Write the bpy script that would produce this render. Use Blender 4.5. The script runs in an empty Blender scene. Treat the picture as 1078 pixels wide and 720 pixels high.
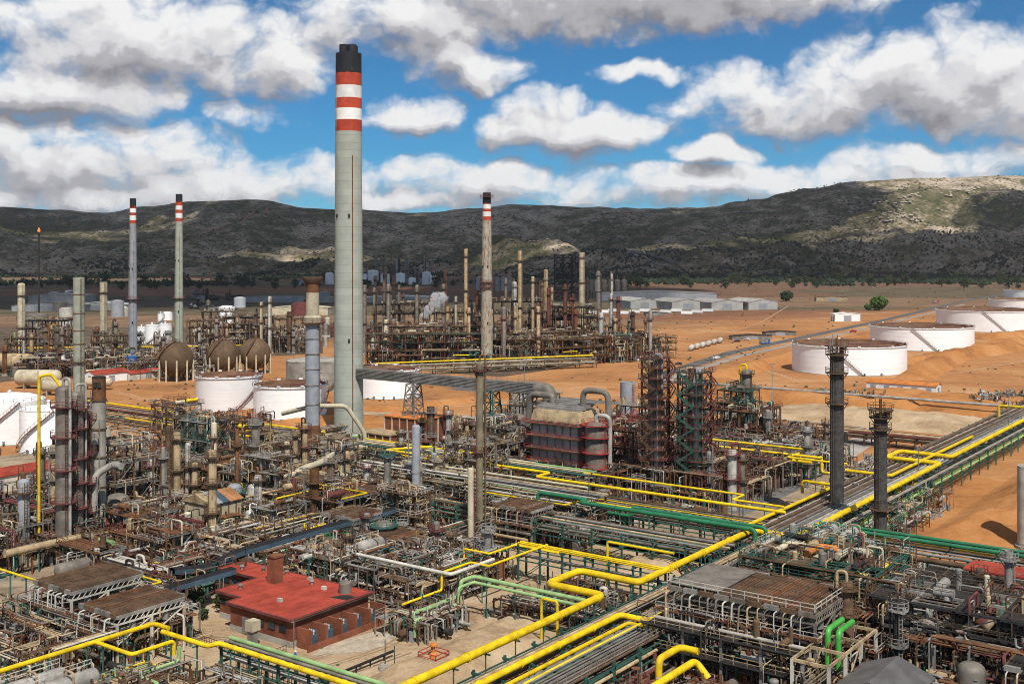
import bpy, math, random
from mathutils import Vector, Matrix, noise, Quaternion

R = math.radians
scene = bpy.context.scene
col = scene.collection

# ------------------------------------------------------------------ camera
F, H, CX, YH = 1200.0, 62.0, 539.0, 265.0        # focal length (photo px), eye height, principal column, horizon row
cam_d = bpy.data.cameras.new('camera')
cam_d.sensor_width = 36.0
cam_d.lens = 36.0 * F / 1078.0
cam_d.shift_y = -(360.0 - YH) / 1078.0
cam_d.clip_start = 1.0
cam_d.clip_end = 40000.0
cam = bpy.data.objects.new('camera', cam_d)
cam.location = (0, 0, H)
cam.rotation_euler = (R(90), 0, 0)
col.objects.link(cam)
scene.camera = cam

# ------------------------------------------------------------------ sun + sky
SUN_EL, SUN_AZ = 53.0, 165.0                       # azimuth clockwise from +Y (view direction): behind the camera, to the right
sd = Vector((math.sin(R(SUN_AZ)) * math.cos(R(SUN_EL)), math.cos(R(SUN_AZ)) * math.cos(R(SUN_EL)), math.sin(R(SUN_EL))))
sun_d = bpy.data.lights.new('sun', 'SUN')
sun_d.energy = 5.0
sun_d.angle = R(0.53)
sun_d.color = (1.0, 0.95, 0.87)
sun = bpy.data.objects.new('sun', sun_d)
sun.rotation_euler = (-sd).to_track_quat('-Z', 'Y').to_euler()
col.objects.link(sun)

scene.view_settings.view_transform = 'Standard'
scene.view_settings.look = 'None'
scene.view_settings.exposure = 0.0
scene.view_settings.gamma = 1.0
scene.view_settings.use_curve_mapping = False

cy = scene.cycles
cy.filter_width = .95
cy.use_adaptive_sampling = True; cy.adaptive_threshold = .02
cy.max_bounces = 5; cy.diffuse_bounces = 2; cy.glossy_bounces = 2; cy.transmission_bounces = 2; cy.transparent_max_bounces = 4; cy.volume_bounces = 1
world = bpy.data.worlds.new('World')
world.cycles.sampling_method = 'MANUAL'; world.cycles.sample_map_resolution = 512
scene.world = world
world.use_nodes = True
wn, wl = world.node_tree.nodes, world.node_tree.links
wn.clear()

# clouds seen in the photograph: column, row, half width, half height, weight
CLOUDS = [(150, 45, 200, 62, 1.3), (290, 66, 80, 44, 1.0), (60, 92, 150, 36, 1.2), (660, -12, 330, 64, 1.4), (440, 20, 150, 48, 1.2),
          (490, 66, 78, 30, 1.0), (440, 121, 66, 26, 1.3), (600, 138, 112, 36, 1.55), (580, 112, 66, 24, 1.1), (258, 124, 50, 16, .7),
          (70, 168, 200, 50, 1.25), (240, 192, 170, 34, 1.1), (510, 192, 140, 28, 1.1), (690, 198, 170, 22, 1.0), (830, 192, 130, 22, 1.0),
          (850, 105, 175, 46, 1.15), (985, 78, 140, 60, 1.25), (1080, 108, 110, 54, 1.1), (760, 161, 44, 18, 1.2), (1000, 168, 130, 22, .95), (672, 78, 66, 13, .85),
          (120, 208, 280, 20, 1.1), (420, 212, 150, 13, .9), (940, 186, 170, 12, .9), (560, 205, 160, 12, .8)]

def nd(t, kind, **kw):
    n = t.nodes.new(kind)
    for k, v in kw.items():
        setattr(n, k, v)
    return n

def mth(t, op, a, b=None, c=None, clamp=False):
    n = t.nodes.new('ShaderNodeMath'); n.operation = op; n.use_clamp = clamp
    for i, v in enumerate((a, b, c)):
        if v is None: continue
        if isinstance(v, (int, float)): n.inputs[i].default_value = v
        else: t.links.new(v, n.inputs[i])
    return n.outputs[0]

def vmt(t, op, a, b=None, c=None):
    n = t.nodes.new('ShaderNodeVectorMath'); n.operation = op
    for i, v in enumerate((a, b, c)):
        if v is None: continue
        if isinstance(v, (tuple, list)): n.inputs[i].default_value = v
        else: t.links.new(v, n.inputs[i])
    return n.outputs['Value'] if op in ('DOT_PRODUCT', 'LENGTH') else n.outputs[0]

def sstep(t, v, lo, hi):
    n = t.nodes.new('ShaderNodeMapRange'); n.interpolation_type = 'SMOOTHSTEP'
    n.inputs[1].default_value = lo; n.inputs[2].default_value = hi
    t.links.new(v, n.inputs[0])
    return n.outputs[0]

grp = bpy.data.node_groups.new('cloud_density', 'ShaderNodeTree')
grp.interface.new_socket('P', in_out='INPUT', socket_type='NodeSocketVector')
grp.interface.new_socket('D', in_out='OUTPUT', socket_type='NodeSocketFloat')
grp.interface.new_socket('S', in_out='OUTPUT', socket_type='NodeSocketFloat')
gi = grp.nodes.new('NodeGroupInput'); go = grp.nodes.new('NodeGroupOutput')
P0 = gi.outputs[0]
wob = nd(grp, 'ShaderNodeTexNoise', noise_dimensions='2D'); wob.inputs['Scale'].default_value = 16; wob.inputs['Detail'].default_value = 4
grp.links.new(P0, wob.inputs['Vector'])
P1 = vmt(grp, 'MULTIPLY_ADD', vmt(grp, 'SUBTRACT', wob.outputs['Color'], (.5, .5, .5)), (.045, .035, 0), P0)
acc = None
for (px, py, rx, ry, w) in CLOUDS:
    az = math.atan((px - CX) / F); el = math.atan((YH - py) / F * math.cos(az))
    ax, ay = F / rx, F / ry
    q = vmt(grp, 'MULTIPLY_ADD', P1, (ax, ay, 0), (-az * ax, -el * ay, 0))
    q = vmt(grp, 'DOT_PRODUCT', q, q)
    q = mth(grp, 'MULTIPLY_ADD', q, -w, w)
    acc = q if acc is None else mth(grp, 'SMOOTH_MAX', acc, q, 0.25)
acc = mth(grp, 'MAXIMUM', acc, -0.75)
low = nd(grp, 'ShaderNodeTexNoise', noise_dimensions='2D'); low.inputs['Scale'].default_value = 3.2; low.inputs['Detail'].default_value = 3
lowp = vmt(grp, 'MULTIPLY', P0, (1, 2.2, 1)); grp.links.new(lowp, low.inputs['Vector'])
lowf = mth(grp, 'MULTIPLY_ADD', low.outputs['Fac'], 5.0, -2.35)
sx = nd(grp, 'ShaderNodeSeparateXYZ'); grp.links.new(P0, sx.inputs[0])
inx = sstep(grp, mth(grp, 'ABSOLUTE', sx.outputs[0]), .62, .46)
iny = sstep(grp, sx.outputs[1], .31, .235)
mk = mth(grp, 'MULTIPLY', inx, iny)
field = mth(grp, 'ADD', mth(grp, 'MULTIPLY', acc, mk), mth(grp, 'MULTIPLY', lowf, mth(grp, 'SUBTRACT', 1.0, mk)))
fb = nd(grp, 'ShaderNodeTexNoise', noise_dimensions='2D'); fb.inputs['Scale'].default_value = 13; fb.inputs['Detail'].default_value = 9; fb.inputs['Roughness'].default_value = .56
grp.links.new(vmt(grp, 'MULTIPLY', P0, (1, 1.5, 1)), fb.inputs['Vector'])
vo = nd(grp, 'ShaderNodeTexVoronoi', voronoi_dimensions='2D'); vo.inputs['Scale'].default_value = 26; vo.inputs['Detail'].default_value = 3
vo.inputs['Roughness'].default_value = .55
grp.links.new(vmt(grp, 'MULTIPLY', P1, (1, 1.3, 1)), vo.inputs['Vector'])
fbc = mth(grp, 'MULTIPLY_ADD', fb.outputs['Fac'], 2.2, -1.07)
soft = mth(grp, 'ADD', mth(grp, 'MULTIPLY', field, 1.2), mth(grp, 'MULTIPLY', fbc, .42))
dd = mth(grp, 'ADD', fbc, mth(grp, 'MULTIPLY_ADD', vo.outputs['Distance'], -.95, .40))
dd = mth(grp, 'ADD', dd, mth(grp, 'MULTIPLY', field, 1.35))
grp.links.new(dd, go.inputs[0]); grp.links.new(soft, go.inputs[1])

wt = world.node_tree
tc = nd(wt, 'ShaderNodeTexCoord')
sp = nd(wt, 'ShaderNodeSeparateXYZ'); wl.new(tc.outputs['Generated'], sp.inputs[0])
azn = mth(wt, 'ARCTAN2', sp.outputs[0], sp.outputs[1]); eln = mth(wt, 'ARCSINE', sp.outputs[2])
pc = nd(wt, 'ShaderNodeCombineXYZ'); wl.new(azn, pc.inputs[0]); wl.new(eln, pc.inputs[1])
def dens(off):
    g = wt.nodes.new('ShaderNodeGroup'); g.node_tree = grp
    wl.new(vmt(wt, 'ADD', pc.outputs[0], (off[0], off[1], 0)), g.inputs[0])
    return g.outputs
o0_, o1_ = dens((0, 0)), dens((.005, .016))
d0, d1, s0, s1 = o0_[0], o1_[0], o0_[1], o1_[1]
alpha = mth(wt, 'MULTIPLY', sstep(wt, d0, -.45, .92), sstep(wt, eln, -.01, .012))
# light from above: thick cloud overhead turns the base grey, slopes towards the sun stay white
rel = mth(wt, 'MULTIPLY', mth(wt, 'SUBTRACT', d1, d0), .22)
slope = mth(wt, 'MULTIPLY', mth(wt, 'SUBTRACT', s1, s0), .75)
thick = mth(wt, 'MULTIPLY', sstep(wt, s0, .2, 2.4), .42)
occ = mth(wt, 'ADD', mth(wt, 'ADD', mth(wt, 'ADD', slope, thick), rel), .22, clamp=True)
cr = nd(wt, 'ShaderNodeValToRGB'); cr.color_ramp.interpolation = 'EASE'
e = cr.color_ramp.elements
e[0].position = .0; e[0].color = (.93, .93, .93, 1)
e[1].position = 1.0; e[1].color = (.26, .255, .28, 1)
for p_, c_ in ((.3, (.75, .745, .76, 1)), (.6, (.46, .455, .485, 1))):
    k = e.new(p_); k.color = c_
wl.new(occ, cr.inputs[0])
sky = nd(wt, 'ShaderNodeTexSky', sky_type='NISHITA')
sky.sun_disc = False
sky.sun_elevation = R(SUN_EL); sky.sun_rotation = R(SUN_AZ)
sky.altitude = 700; sky.air_density = .75; sky.dust_density = .15; sky.ozone_density = 3.0
tint = nd(wt, 'ShaderNodeMix', data_type='RGBA', blend_type='MULTIPLY'); tint.inputs[0].default_value = 1
wl.new(sky.outputs[0], tint.inputs[6]); tint.inputs[7].default_value = (.30, .78, 1.0, 1)
cb = nd(wt, 'ShaderNodeMix', data_type='RGBA', blend_type='MULTIPLY'); cb.inputs[0].default_value = 1
wl.new(cr.outputs[0], cb.inputs[6]); cb.inputs[7].default_value = (11.5, 11.5, 11.5, 1)
cb.clamp_result = False
mx = nd(wt, 'ShaderNodeMix', data_type='RGBA')
wl.new(alpha, mx.inputs[0]); wl.new(tint.outputs[2], mx.inputs[6]); wl.new(cb.outputs[2], mx.inputs[7])
bg = nd(wt, 'ShaderNodeBackground'); bg.inputs[1].default_value = .085
wl.new(mx.outputs[2], bg.inputs[0])
wo = nd(wt, 'ShaderNodeOutputWorld'); wl.new(bg.outputs[0], wo.inputs[0])

# ------------------------------------------------------------------ coordinates
TH = R(36.5); SN, CN = math.sin(TH), math.cos(TH)
RZ = -TH                                         # plant grid: local Y = axis a (far right), local X = axis b (near right)
RZB = -TH - math.pi / 2                          # local Y = axis b
def W(px, py, z=0.0):
    D = F * (H - z) / (py - YH)
    return Vector(((px - CX) * D / F, D, z))
def WD(px, D, z=0.0): return Vector(((px - CX) * D / F, D, z))
def HZ(py, D): return H - (py - YH) * D / F
def AB(a, b, z=0.0): return Vector((a * SN + b * CN, a * CN - b * SN, z))
def toab(p): return (p.x * SN + p.y * CN, p.x * CN - p.y * SN)

# ------------------------------------------------------------------ materials
MATS = {}
def mat(name, c, rough=.6, metal=0.0, var=.35, vs=.35, rust=0.0, rustc=(.16, .06, .025), streak=True, bump=0.0, bs=3.0, c2=None):
    m = bpy.data.materials.new(name); m.use_nodes = True
    t = m.node_tree; b = t.nodes['Principled BSDF']
    g = nd(t, 'ShaderNodeNewGeometry'); oi = nd(t, 'ShaderNodeObjectInfo')
    n1 = nd(t, 'ShaderNodeTexNoise'); n1.inputs['Scale'].default_value = vs; n1.inputs['Detail'].default_value = 6; n1.inputs['Roughness'].default_value = .65
    t.links.new(g.outputs['Position'], n1.inputs['Vector'])
    mix = nd(t, 'ShaderNodeMix', data_type='RGBA')
    d = c2 or tuple(x * (1 - var) for x in c)
    mix.inputs[6].default_value = (*[min(1, x * (1 + var * .25)) for x in c], 1); mix.inputs[7].default_value = (*d, 1)
    t.links.new(sstep(t, n1.outputs['Fac'], .35, .68), mix.inputs[0])
    out = mix.outputs[2]
    hv = nd(t, 'ShaderNodeHueSaturation'); t.links.new(out, hv.inputs['Color'])
    t.links.new(mth(t, 'MULTIPLY_ADD', oi.outputs['Random'], .3, .85), hv.inputs['Value'])
    out = hv.outputs[0]
    if rust > 0:
        n2 = nd(t, 'ShaderNodeTexNoise'); n2.inputs['Scale'].default_value = 1.6; n2.inputs['Detail'].default_value = 8; n2.inputs['Roughness'].default_value = .7
        t.links.new(vmt(t, 'MULTIPLY', g.outputs['Position'], (1, 1, .22 if streak else 1)), n2.inputs['Vector'])
        m2 = nd(t, 'ShaderNodeMix', data_type='RGBA')
        t.links.new(sstep(t, n2.outputs['Fac'], .72 - rust * .42, .86 - rust * .42), m2.inputs[0])
        t.links.new(out, m2.inputs[6]); m2.inputs[7].default_value = (*rustc, 1)
        out = m2.outputs[2]
    t.links.new(out, b.inputs['Base Color'])
    b.inputs['Roughness'].default_value = rough; b.inputs['Metallic'].default_value = metal
    if rough > .6: b.inputs['Specular IOR Level'].default_value = .22
    if bump > 0:
        n3 = nd(t, 'ShaderNodeTexNoise'); n3.inputs['Scale'].default_value = bs; n3.inputs['Detail'].default_value = 8
        t.links.new(g.outputs['Position'], n3.inputs['Vector'])
        bp = nd(t, 'ShaderNodeBump'); bp.inputs['Strength'].default_value = bump; bp.inputs['Distance'].default_value = .3
        t.links.new(n3.outputs['Fac'], bp.inputs['Height']); t.links.new(bp.outputs[0], b.inputs['Normal'])
    MATS[name] = m
    return m
mat('galv', (.25, .237, .215), .6, .1, .4, rust=.34, rustc=(.17, .095, .05))
mat('alu', (.42, .40, .36), .55, .15, .4, rust=.36, rustc=(.21, .13, .07))
mat('alud', (.20, .175, .145), .6, .1, .45, rust=.42, rustc=(.14, .08, .045))
mat('tan', (.42, .315, .185), .65, 0, .45, rust=.45, rustc=(.19, .095, .042))
mat('beige', (.50, .44, .31), .65, 0, .3, rust=.3, rustc=(.24, .12, .05))
mat('rust', (.165, .075, .036), .85, 0, .5)
mat('brown', (.125, .076, .044), .8, 0, .45)
mat('dark', (.035, .032, .03), .7, 0, .4)
mat('red', (.36, .035, .025), .6, 0, .4, rust=.25)
mat('maroon', (.15, .048, .042), .7, 0, .45, rust=.3)
mat('yellow', (.76, .52, .012), .62, 0, .3, vs=.6, rust=.33, rustc=(.42, .24, .035), streak=False)
mat('green', (.018, .16, .07), .6, 0, .35, rust=.22, rustc=(.03, .12, .06))
mat('teal', (.04, .115, .09), .65, 0, .35, rust=.35)
mat('pgreen', (.27, .42, .17), .55, 0, .3, rust=.2)
mat('lime', (.06, .33, .05), .45, 0, .2, rust=.1)
mat('white', (.78, .78, .76), .5, 0, .10, rust=.1, rustc=(.45, .38, .3))
mat('tankwhite', (.86, .86, .85), .5, 0, .05, vs=.12, rust=.06, rustc=(.62, .58, .52))
mat('offwhite', (.52, .49, .42), .65, 0, .3, rust=.34, rustc=(.3, .22, .14))
mat('conc', (.33, .31, .27), .9, 0, .35, vs=.15, bump=.3)
mat('greyblue', (.27, .285, .305), .62, 0, .2, rust=.16)
mat('greygreen', (.33, .35, .28), .7, 0, .2, rust=.15, rustc=(.24, .19, .12))
mat('steelblk', (.062, .060, .058), .7, .0, .5, vs=.9, rust=.3, rustc=(.12, .09, .07))
mat('blue', (.02, .12, .38), .5, 0, .2)
mat('bluegrey', (.075, .125, .165), .5, .2, .3, rust=.15)
mat('blackrub', (.018, .018, .02), .75, 0, .3)
mat('asphalt', (.13, .125, .12), .95, 0, .35, vs=.12, bump=.2)
mat('roofred', (.35, .056, .034), .85, 0, .35, vs=.3, rust=.33, rustc=(.14, .055, .04), streak=False)
mat('roofgrey', (.17, .165, .16), .55, .3, .3, rust=.2)
mat('brickred', (.22, .075, .04), .85, 0, .35, rust=.2)
mat('chimred', (.42, .06, .032), .7, 0, .25, rust=.22, rustc=(.27, .05, .03))
mat('chimwhite', (.78, .77, .74), .7, 0, .15, rust=.22, rustc=(.5, .42, .37))
mat('chimblack', (.022, .024, .03), .7, 0, .3)
mat('glass', (.02, .03, .04), .12, 0, .2)
mat('tyre', (.02, .02, .02), .8)
mat('carwhite', (.75, .75, .75), .3)
mat('foliage', (.03, .05, .018), .8, 0, .55, vs=.5)
mat('foliagel', (.06, .12, .025), .8, 0, .5, vs=.5)
mat('darkwood', (.034, .043, .022), .9, 0, .5, vs=.05)
mat('trunk', (.10, .07, .05), .9)
mat('skin', (.5, .3, .2), .6)
mat('rustshaft', (.36, .35, .28), .8, 0, .25, rust=.55, rustc=(.26, .10, .03))
mat('stackgrey', (.30, .28, .24), .7, 0, .3, rust=.35, rustc=(.19, .13, .08))
mat('olive', (.17, .15, .095), .8, 0, .35, rust=.4, rustc=(.14, .08, .045))
mat('patchorange', (.40, .19, .085), .8, 0, .35, rust=.3)
mat('orange', (.6, .2, .04), .6, 0, .3, rust=.3)
mat('heap', (.50, .42, .32), .95, 0, .3, vs=.6, bump=.5)

# chimney concrete: casting joints every few metres, faint runs
def lift_concrete():
    m = mat('shaft', (.325, .345, .295), .85, 0, .16, vs=.12, rust=.22, rustc=(.25, .235, .18))
    t = m.node_tree; b = t.nodes['Principled BSDF']
    src = b.inputs['Base Color'].links[0].from_socket
    g = nd(t, 'ShaderNodeNewGeometry'); s = nd(t, 'ShaderNodeSeparateXYZ'); t.links.new(g.outputs['Position'], s.inputs[0])
    fr = mth(t, 'FRACT', mth(t, 'MULTIPLY', s.outputs[2], .4))
    ln = mth(t, 'LESS_THAN', fr, .07)
    cellz = mth(t, 'FLOOR', mth(t, 'MULTIPLY', s.outputs[2], .4))
    wnz = nd(t, 'ShaderNodeTexWhiteNoise', noise_dimensions='1D'); t.links.new(cellz, wnz.inputs['W'])
    mx = nd(t, 'ShaderNodeMix', data_type='RGBA', blend_type='MULTIPLY'); mx.inputs[0].default_value = 1
    t.links.new(src, mx.inputs[6])
    v = mth(t, 'SUBTRACT', mth(t, 'MULTIPLY_ADD', wnz.outputs[0], .12, .92), mth(t, 'MULTIPLY', ln, .16))
    cc = nd(t, 'ShaderNodeCombineXYZ')
    for i in range(3): t.links.new(v, cc.inputs[i])
    t.links.new(cc.outputs[0], mx.inputs[7]); t.links.new(mx.outputs[2], b.inputs['Base Color'])
lift_concrete()

# finned tube bundles: fine parallel tubes
def bundle_mat(name, c):
    m = mat(name, c, .75, 0, .4, rust=.35)
    t = m.node_tree; b = t.nodes['Principled BSDF']
    tcn = nd(t, 'ShaderNodeTexCoord'); w = nd(t, 'ShaderNodeTexWave'); w.inputs['Scale'].default_value = 1.6; w.inputs['Distortion'].default_value = .3
    t.links.new(tcn.outputs['Object'], w.inputs['Vector'])
    bp = nd(t, 'ShaderNodeBump'); bp.inputs['Strength'].default_value = .8; bp.inputs['Distance'].default_value = .15
    t.links.new(w.outputs['Fac'], bp.inputs['Height']); t.links.new(bp.outputs[0], b.inputs['Normal'])
bundle_mat('bundle', (.15, .095, .06)); bundle_mat('bundle2', (.23, .165, .11))
bundle_mat('corr', (.20, .20, .205))

# ------------------------------------------------------------------ mesh builder
class MB:
    def __init__(s): s.v = []; s.f = []; s.m = []; s.s = []
    def add(s, vs, fs, m, smooth=False):
        o = len(s.v); s.v.extend(vs)
        for f in fs:
            s.f.append([i + o for i in f]); s.m.append(m); s.s.append(smooth)
    def box(s, c, d, m, rz=0.0):
        x, y, z = d[0] / 2, d[1] / 2, d[2] / 2; ca, sa = math.cos(rz), math.sin(rz)
        vs = []
        for k in (-z, z):
            for (i, j) in ((-x, -y), (x, -y), (x, y), (-x, y)):
                vs.append((c[0] + i * ca - j * sa, c[1] + i * sa + j * ca, c[2] + k))
        s.add(vs, ((3, 2, 1, 0), (4, 5, 6, 7), (0, 1, 5, 4), (1, 2, 6, 5), (2, 3, 7, 6), (3, 0, 4, 7)), m)
        return s
    def bar(s, p0, p1, w, m, h=None):
        p0 = Vector(p0); p1 = Vector(p1); d = p1 - p0
        if d.length < 1e-4: return s
        d.normalize(); up = Vector((0, 0, 1)) if abs(d.z) < .95 else Vector((0, 1, 0))
        x = d.cross(up).normalized() * (w / 2); y = x.cross(d).normalized() * ((h or w) / 2)
        vs = [p + a for p in (p0, p1) for a in (-x - y, x - y, x + y, -x + y)]
        s.add([tuple(v) for v in vs], ((3, 2, 1, 0), (4, 5, 6, 7), (0, 1, 5, 4), (1, 2, 6, 5), (2, 3, 7, 6), (3, 0, 4, 7)), m)
        return s
    def tube(s, pts, r, m, n=6, caps=True, closed=False):
        pts = [Vector(p) for p in pts]
        if len(pts) < 2: return s
        k = len(pts); vs = []
        t0 = (pts[1] - pts[0]).normalized()
        up = Vector((0, 0, 1)) if abs(t0.z) < .9 else Vector((0, 1, 0))
        x = t0.cross(up).normalized(); prev = t0
        cs = [(math.cos(2 * math.pi * i / n), math.sin(2 * math.pi * i / n)) for i in range(n)]
        for i in range(k):
            if closed: t = (pts[(i + 1) % k] - pts[i - 1]).normalized()
            elif i == 0: t = t0
            elif i == k - 1: t = (pts[i] - pts[i - 1]).normalized()
            else: t = ((pts[i + 1] - pts[i]).normalized() + (pts[i] - pts[i - 1]).normalized())
            if t.length < 1e-6: t = prev
            t.normalize()
            if i: x = prev.rotation_difference(t) @ x
            prev = t; y = t.cross(x)
            sc = 1.0
            if 0 < i < k - 1 and not closed:
                c_ = t.dot((pts[i] - pts[i - 1]).normalized()); sc = 1 / max(c_, .6)
            rr = r[i] if isinstance(r, (list, tuple)) else r
            for (a, b) in cs:
                p = pts[i] + (x * a + y * b) * rr * (1 + (sc - 1) * .5)
                vs.append((p.x, p.y, p.z))
        fs = []
        for i in range(k if closed else k - 1):
            i2 = (i + 1) % k
            for j in range(n):
                j2 = (j + 1) % n
                fs.append((i * n + j, i * n + j2, i2 * n + j2, i2 * n + j))
        s.add(vs, fs, m, n > 5)
        if caps and not closed:
            o = len(s.v) - len(vs)
            oc = len(s.v); s.v.extend(vs[:n]); s.v.extend(vs[-n:])
            s.f.append([oc + j for j in range(n)][::-1]); s.m.append(m); s.s.append(False)
            s.f.append([oc + n + j for j in range(n)]); s.m.append(m); s.s.append(False)
        return s
    def lathe(s, prof, m, n=24, c=(0, 0, 0), smooth=True, axis='z', ms=None, caps=True):
        if smooth and not ms and len(prof) > 2:          # keep sharp profile corners sharp
            q = [prof[0]]
            for i in range(1, len(prof) - 1):
                a, b_, d = prof[i - 1], prof[i], prof[i + 1]
                t1 = math.atan2(b_[1] - a[1], b_[0] - a[0]); t2 = math.atan2(d[1] - b_[1], d[0] - b_[0]); dt = abs((t2 - t1 + math.pi) % (2 * math.pi) - math.pi)
                q.append(b_)
                if dt > .7: q.append(b_)
            prof = q + [prof[-1]]
        k = len(prof); vs = []
        for (r, z) in prof:
            for j in range(n):
                a = 2 * math.pi * j / n
                x, y = r * math.cos(a), r * math.sin(a)
                if axis == 'z': p = (c[0] + x, c[1] + y, c[2] + z)
                elif axis == 'x': p = (c[0] + z, c[1] + x, c[2] + y)
                else: p = (c[0] + y, c[1] + z, c[2] + x)
                vs.append(p)
        o = len(s.v); s.v.extend(vs)
        for i in range(k - 1):
            if prof[i] == prof[i + 1]: continue
            for j in range(n):
                j2 = (j + 1) % n
                s.f.append([o + i * n + j, o + i * n + j2, o + (i + 1) * n + j2, o + (i + 1) * n + j])
                s.m.append(ms[i] if ms else m); s.s.append(smooth)
        for i, rev in ((0, True), (k - 1, False)):
            if caps and prof[i][0] > 1e-3:
                oc = len(s.v); s.v.extend(vs[i * n:i * n + n]); f = [oc + j for j in range(n)]
                s.f.append(f[::-1] if rev else f); s.m.append(ms[min(i, k - 2)] if ms else m); s.s.append(False)
        return s
    def poly(s, pts, m): s.add([tuple(p) for p in pts], [tuple(range(len(pts)))], m); return s
    def prism(s, outline, z0, z1, m):
        n = len(outline)
        vs = [(x, y, z0) for x, y in outline] + [(x, y, z1) for x, y in outline]
        fs = [tuple(range(n))[::-1], tuple(range(n, 2 * n))] + [(i, (i + 1) % n, n + (i + 1) % n, n + i) for i in range(n)]
        s.add(vs, fs, m); return s
    def mesh(s, name):
        me = bpy.data.meshes.new(name)
        me.from_pydata(s.v, [], s.f)
        names = []
        for k in s.m:
            if k not in names: names.append(k)
        for k in names: me.materials.append(MATS[k])
        ix = {k: i for i, k in enumerate(names)}
        me.polygons.foreach_set('material_index', [ix[k] for k in s.m])
        me.polygons.foreach_set('use_smooth', s.s)
        me.update()
        return me
    def part(s, name, parent=None):
        o = bpy.data.objects.new(name, s.mesh(name)); col.objects.link(o); o.parent = parent
        return o
    def solo(s, name, label, cat, loc=(0, 0, 0), rz=0.0, group=None, kind=None):
        o = s.part(name); o.location = loc; o.rotation_euler = (0, 0, rz)
        return tag(o, label, cat, group, kind or 'thing')

def tag(o, label=None, cat=None, group=None, kind=None):
    for k, v in (('label', label), ('category', cat), ('group', group), ('kind', kind)):
        if v: o[k] = v
    return o
def thing(name, label, cat, loc=(0, 0, 0), rz=None, group=None):
    o = bpy.data.objects.new(name, None); col.objects.link(o)
    o.empty_display_size = .5
    o.location = loc; o.rotation_euler = (0, 0, RZ if rz is None else rz)
    return tag(o, label, cat, group, 'thing')
def clone(o, parent=None):
    c = o.copy(); col.objects.link(c); c.parent = parent
    for ch in o.children: clone(ch, c)
    return c

UNIT = {}
def unit(shape, m):
    if (shape, m) in UNIT: return UNIT[(shape, m)]
    b = MB()
    if shape == 'I':                                # rolled steel section, length along z
        for (cx, cy, w, h) in ((0, -.44, 1, .12), (0, .44, 1, .12), (0, 0, .14, .76)): b.box((cx, cy, .5), (w, h, 1), m)
    elif shape == 'cyl': b.lathe([(.5, 0), (.5, 1)], m, 10)
    else: b.box((0, 0, .5), (1, 1, 1), m)
    UNIT[(shape, m)] = b.mesh(shape)
    return UNIT[(shape, m)]
def piece(name, parent, p0, p1, w, m, h=None, shape='box'):
    o = bpy.data.objects.new(name, unit(shape, m)); col.objects.link(o); o.parent = parent
    p0 = Vector(p0); p1 = Vector(p1); d = p1 - p0
    o.location = p0; o.rotation_mode = 'QUATERNION'
    dn = d.normalized()
    up = Vector((0, 0, 1)) if abs(dn.z) < .95 else Vector((0, 1, 0))
    x = up.cross(dn).normalized(); y = dn.cross(x)
    o.rotation_quaternion = Matrix((x, y, dn)).transposed().to_quaternion()
    o.scale = (w, h or w, d.length)
    return o

def bend(pts, rad, seg=4):
    pts = [Vector(p) for p in pts]; out = [pts[0]]
    for i in range(1, len(pts) - 1):
        a, b, c = pts[i - 1], pts[i], pts[i + 1]
        d0 = (a - b); d1 = (c - b)
        r = min(rad, d0.length * .45, d1.length * .45)
        if d0.length < 1e-4 or d1.length < 1e-4: continue
        p, q = b + d0.normalized() * r, b + d1.normalized() * r
        for k in range(seg + 1):
            t = k / seg
            out.append(p * (1 - t) ** 2 + b * 2 * t * (1 - t) + q * t * t)
    out.append(pts[-1])
    return out
def snap(pix):
    """pixel + height points -> plant grid points whose legs run along the grid axes"""
    out = []
    for i, (px, py, z) in enumerate(pix):
        a, b = toab(W(px, py, z))
        if i:
            a0, b0, z0 = out[-1]
            if abs(a - a0) > abs(b - b0): b = b0
            else: a = a0
            if abs(z - z0) > .01: out.append((a, b, z0))
        out.append((a, b, z))
    return out
def rail(b, pts, m='offwhite', h=1.1, closed=False, w=.07, step=2.0):
    pts = [Vector(p) for p in pts]
    if closed: pts = pts + [pts[0]]
    for p, q in zip(pts, pts[1:]):
        for z in (h, h * .5): b.bar(p + Vector((0, 0, z)), q + Vector((0, 0, z)), w, m)
        n = max(1, int((q - p).length / step))
        for i in range(n + 1):
            t = p.lerp(q, i / n); b.bar(t, t + Vector((0, 0, h)), w, m)
def rectrail(b, x0, y0, x1, y1, z, m='offwhite', w=.07):
    rail(b, [(x0, y0, z), (x1, y0, z), (x1, y1, z), (x0, y1, z)], m, closed=True, w=w)

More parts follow.
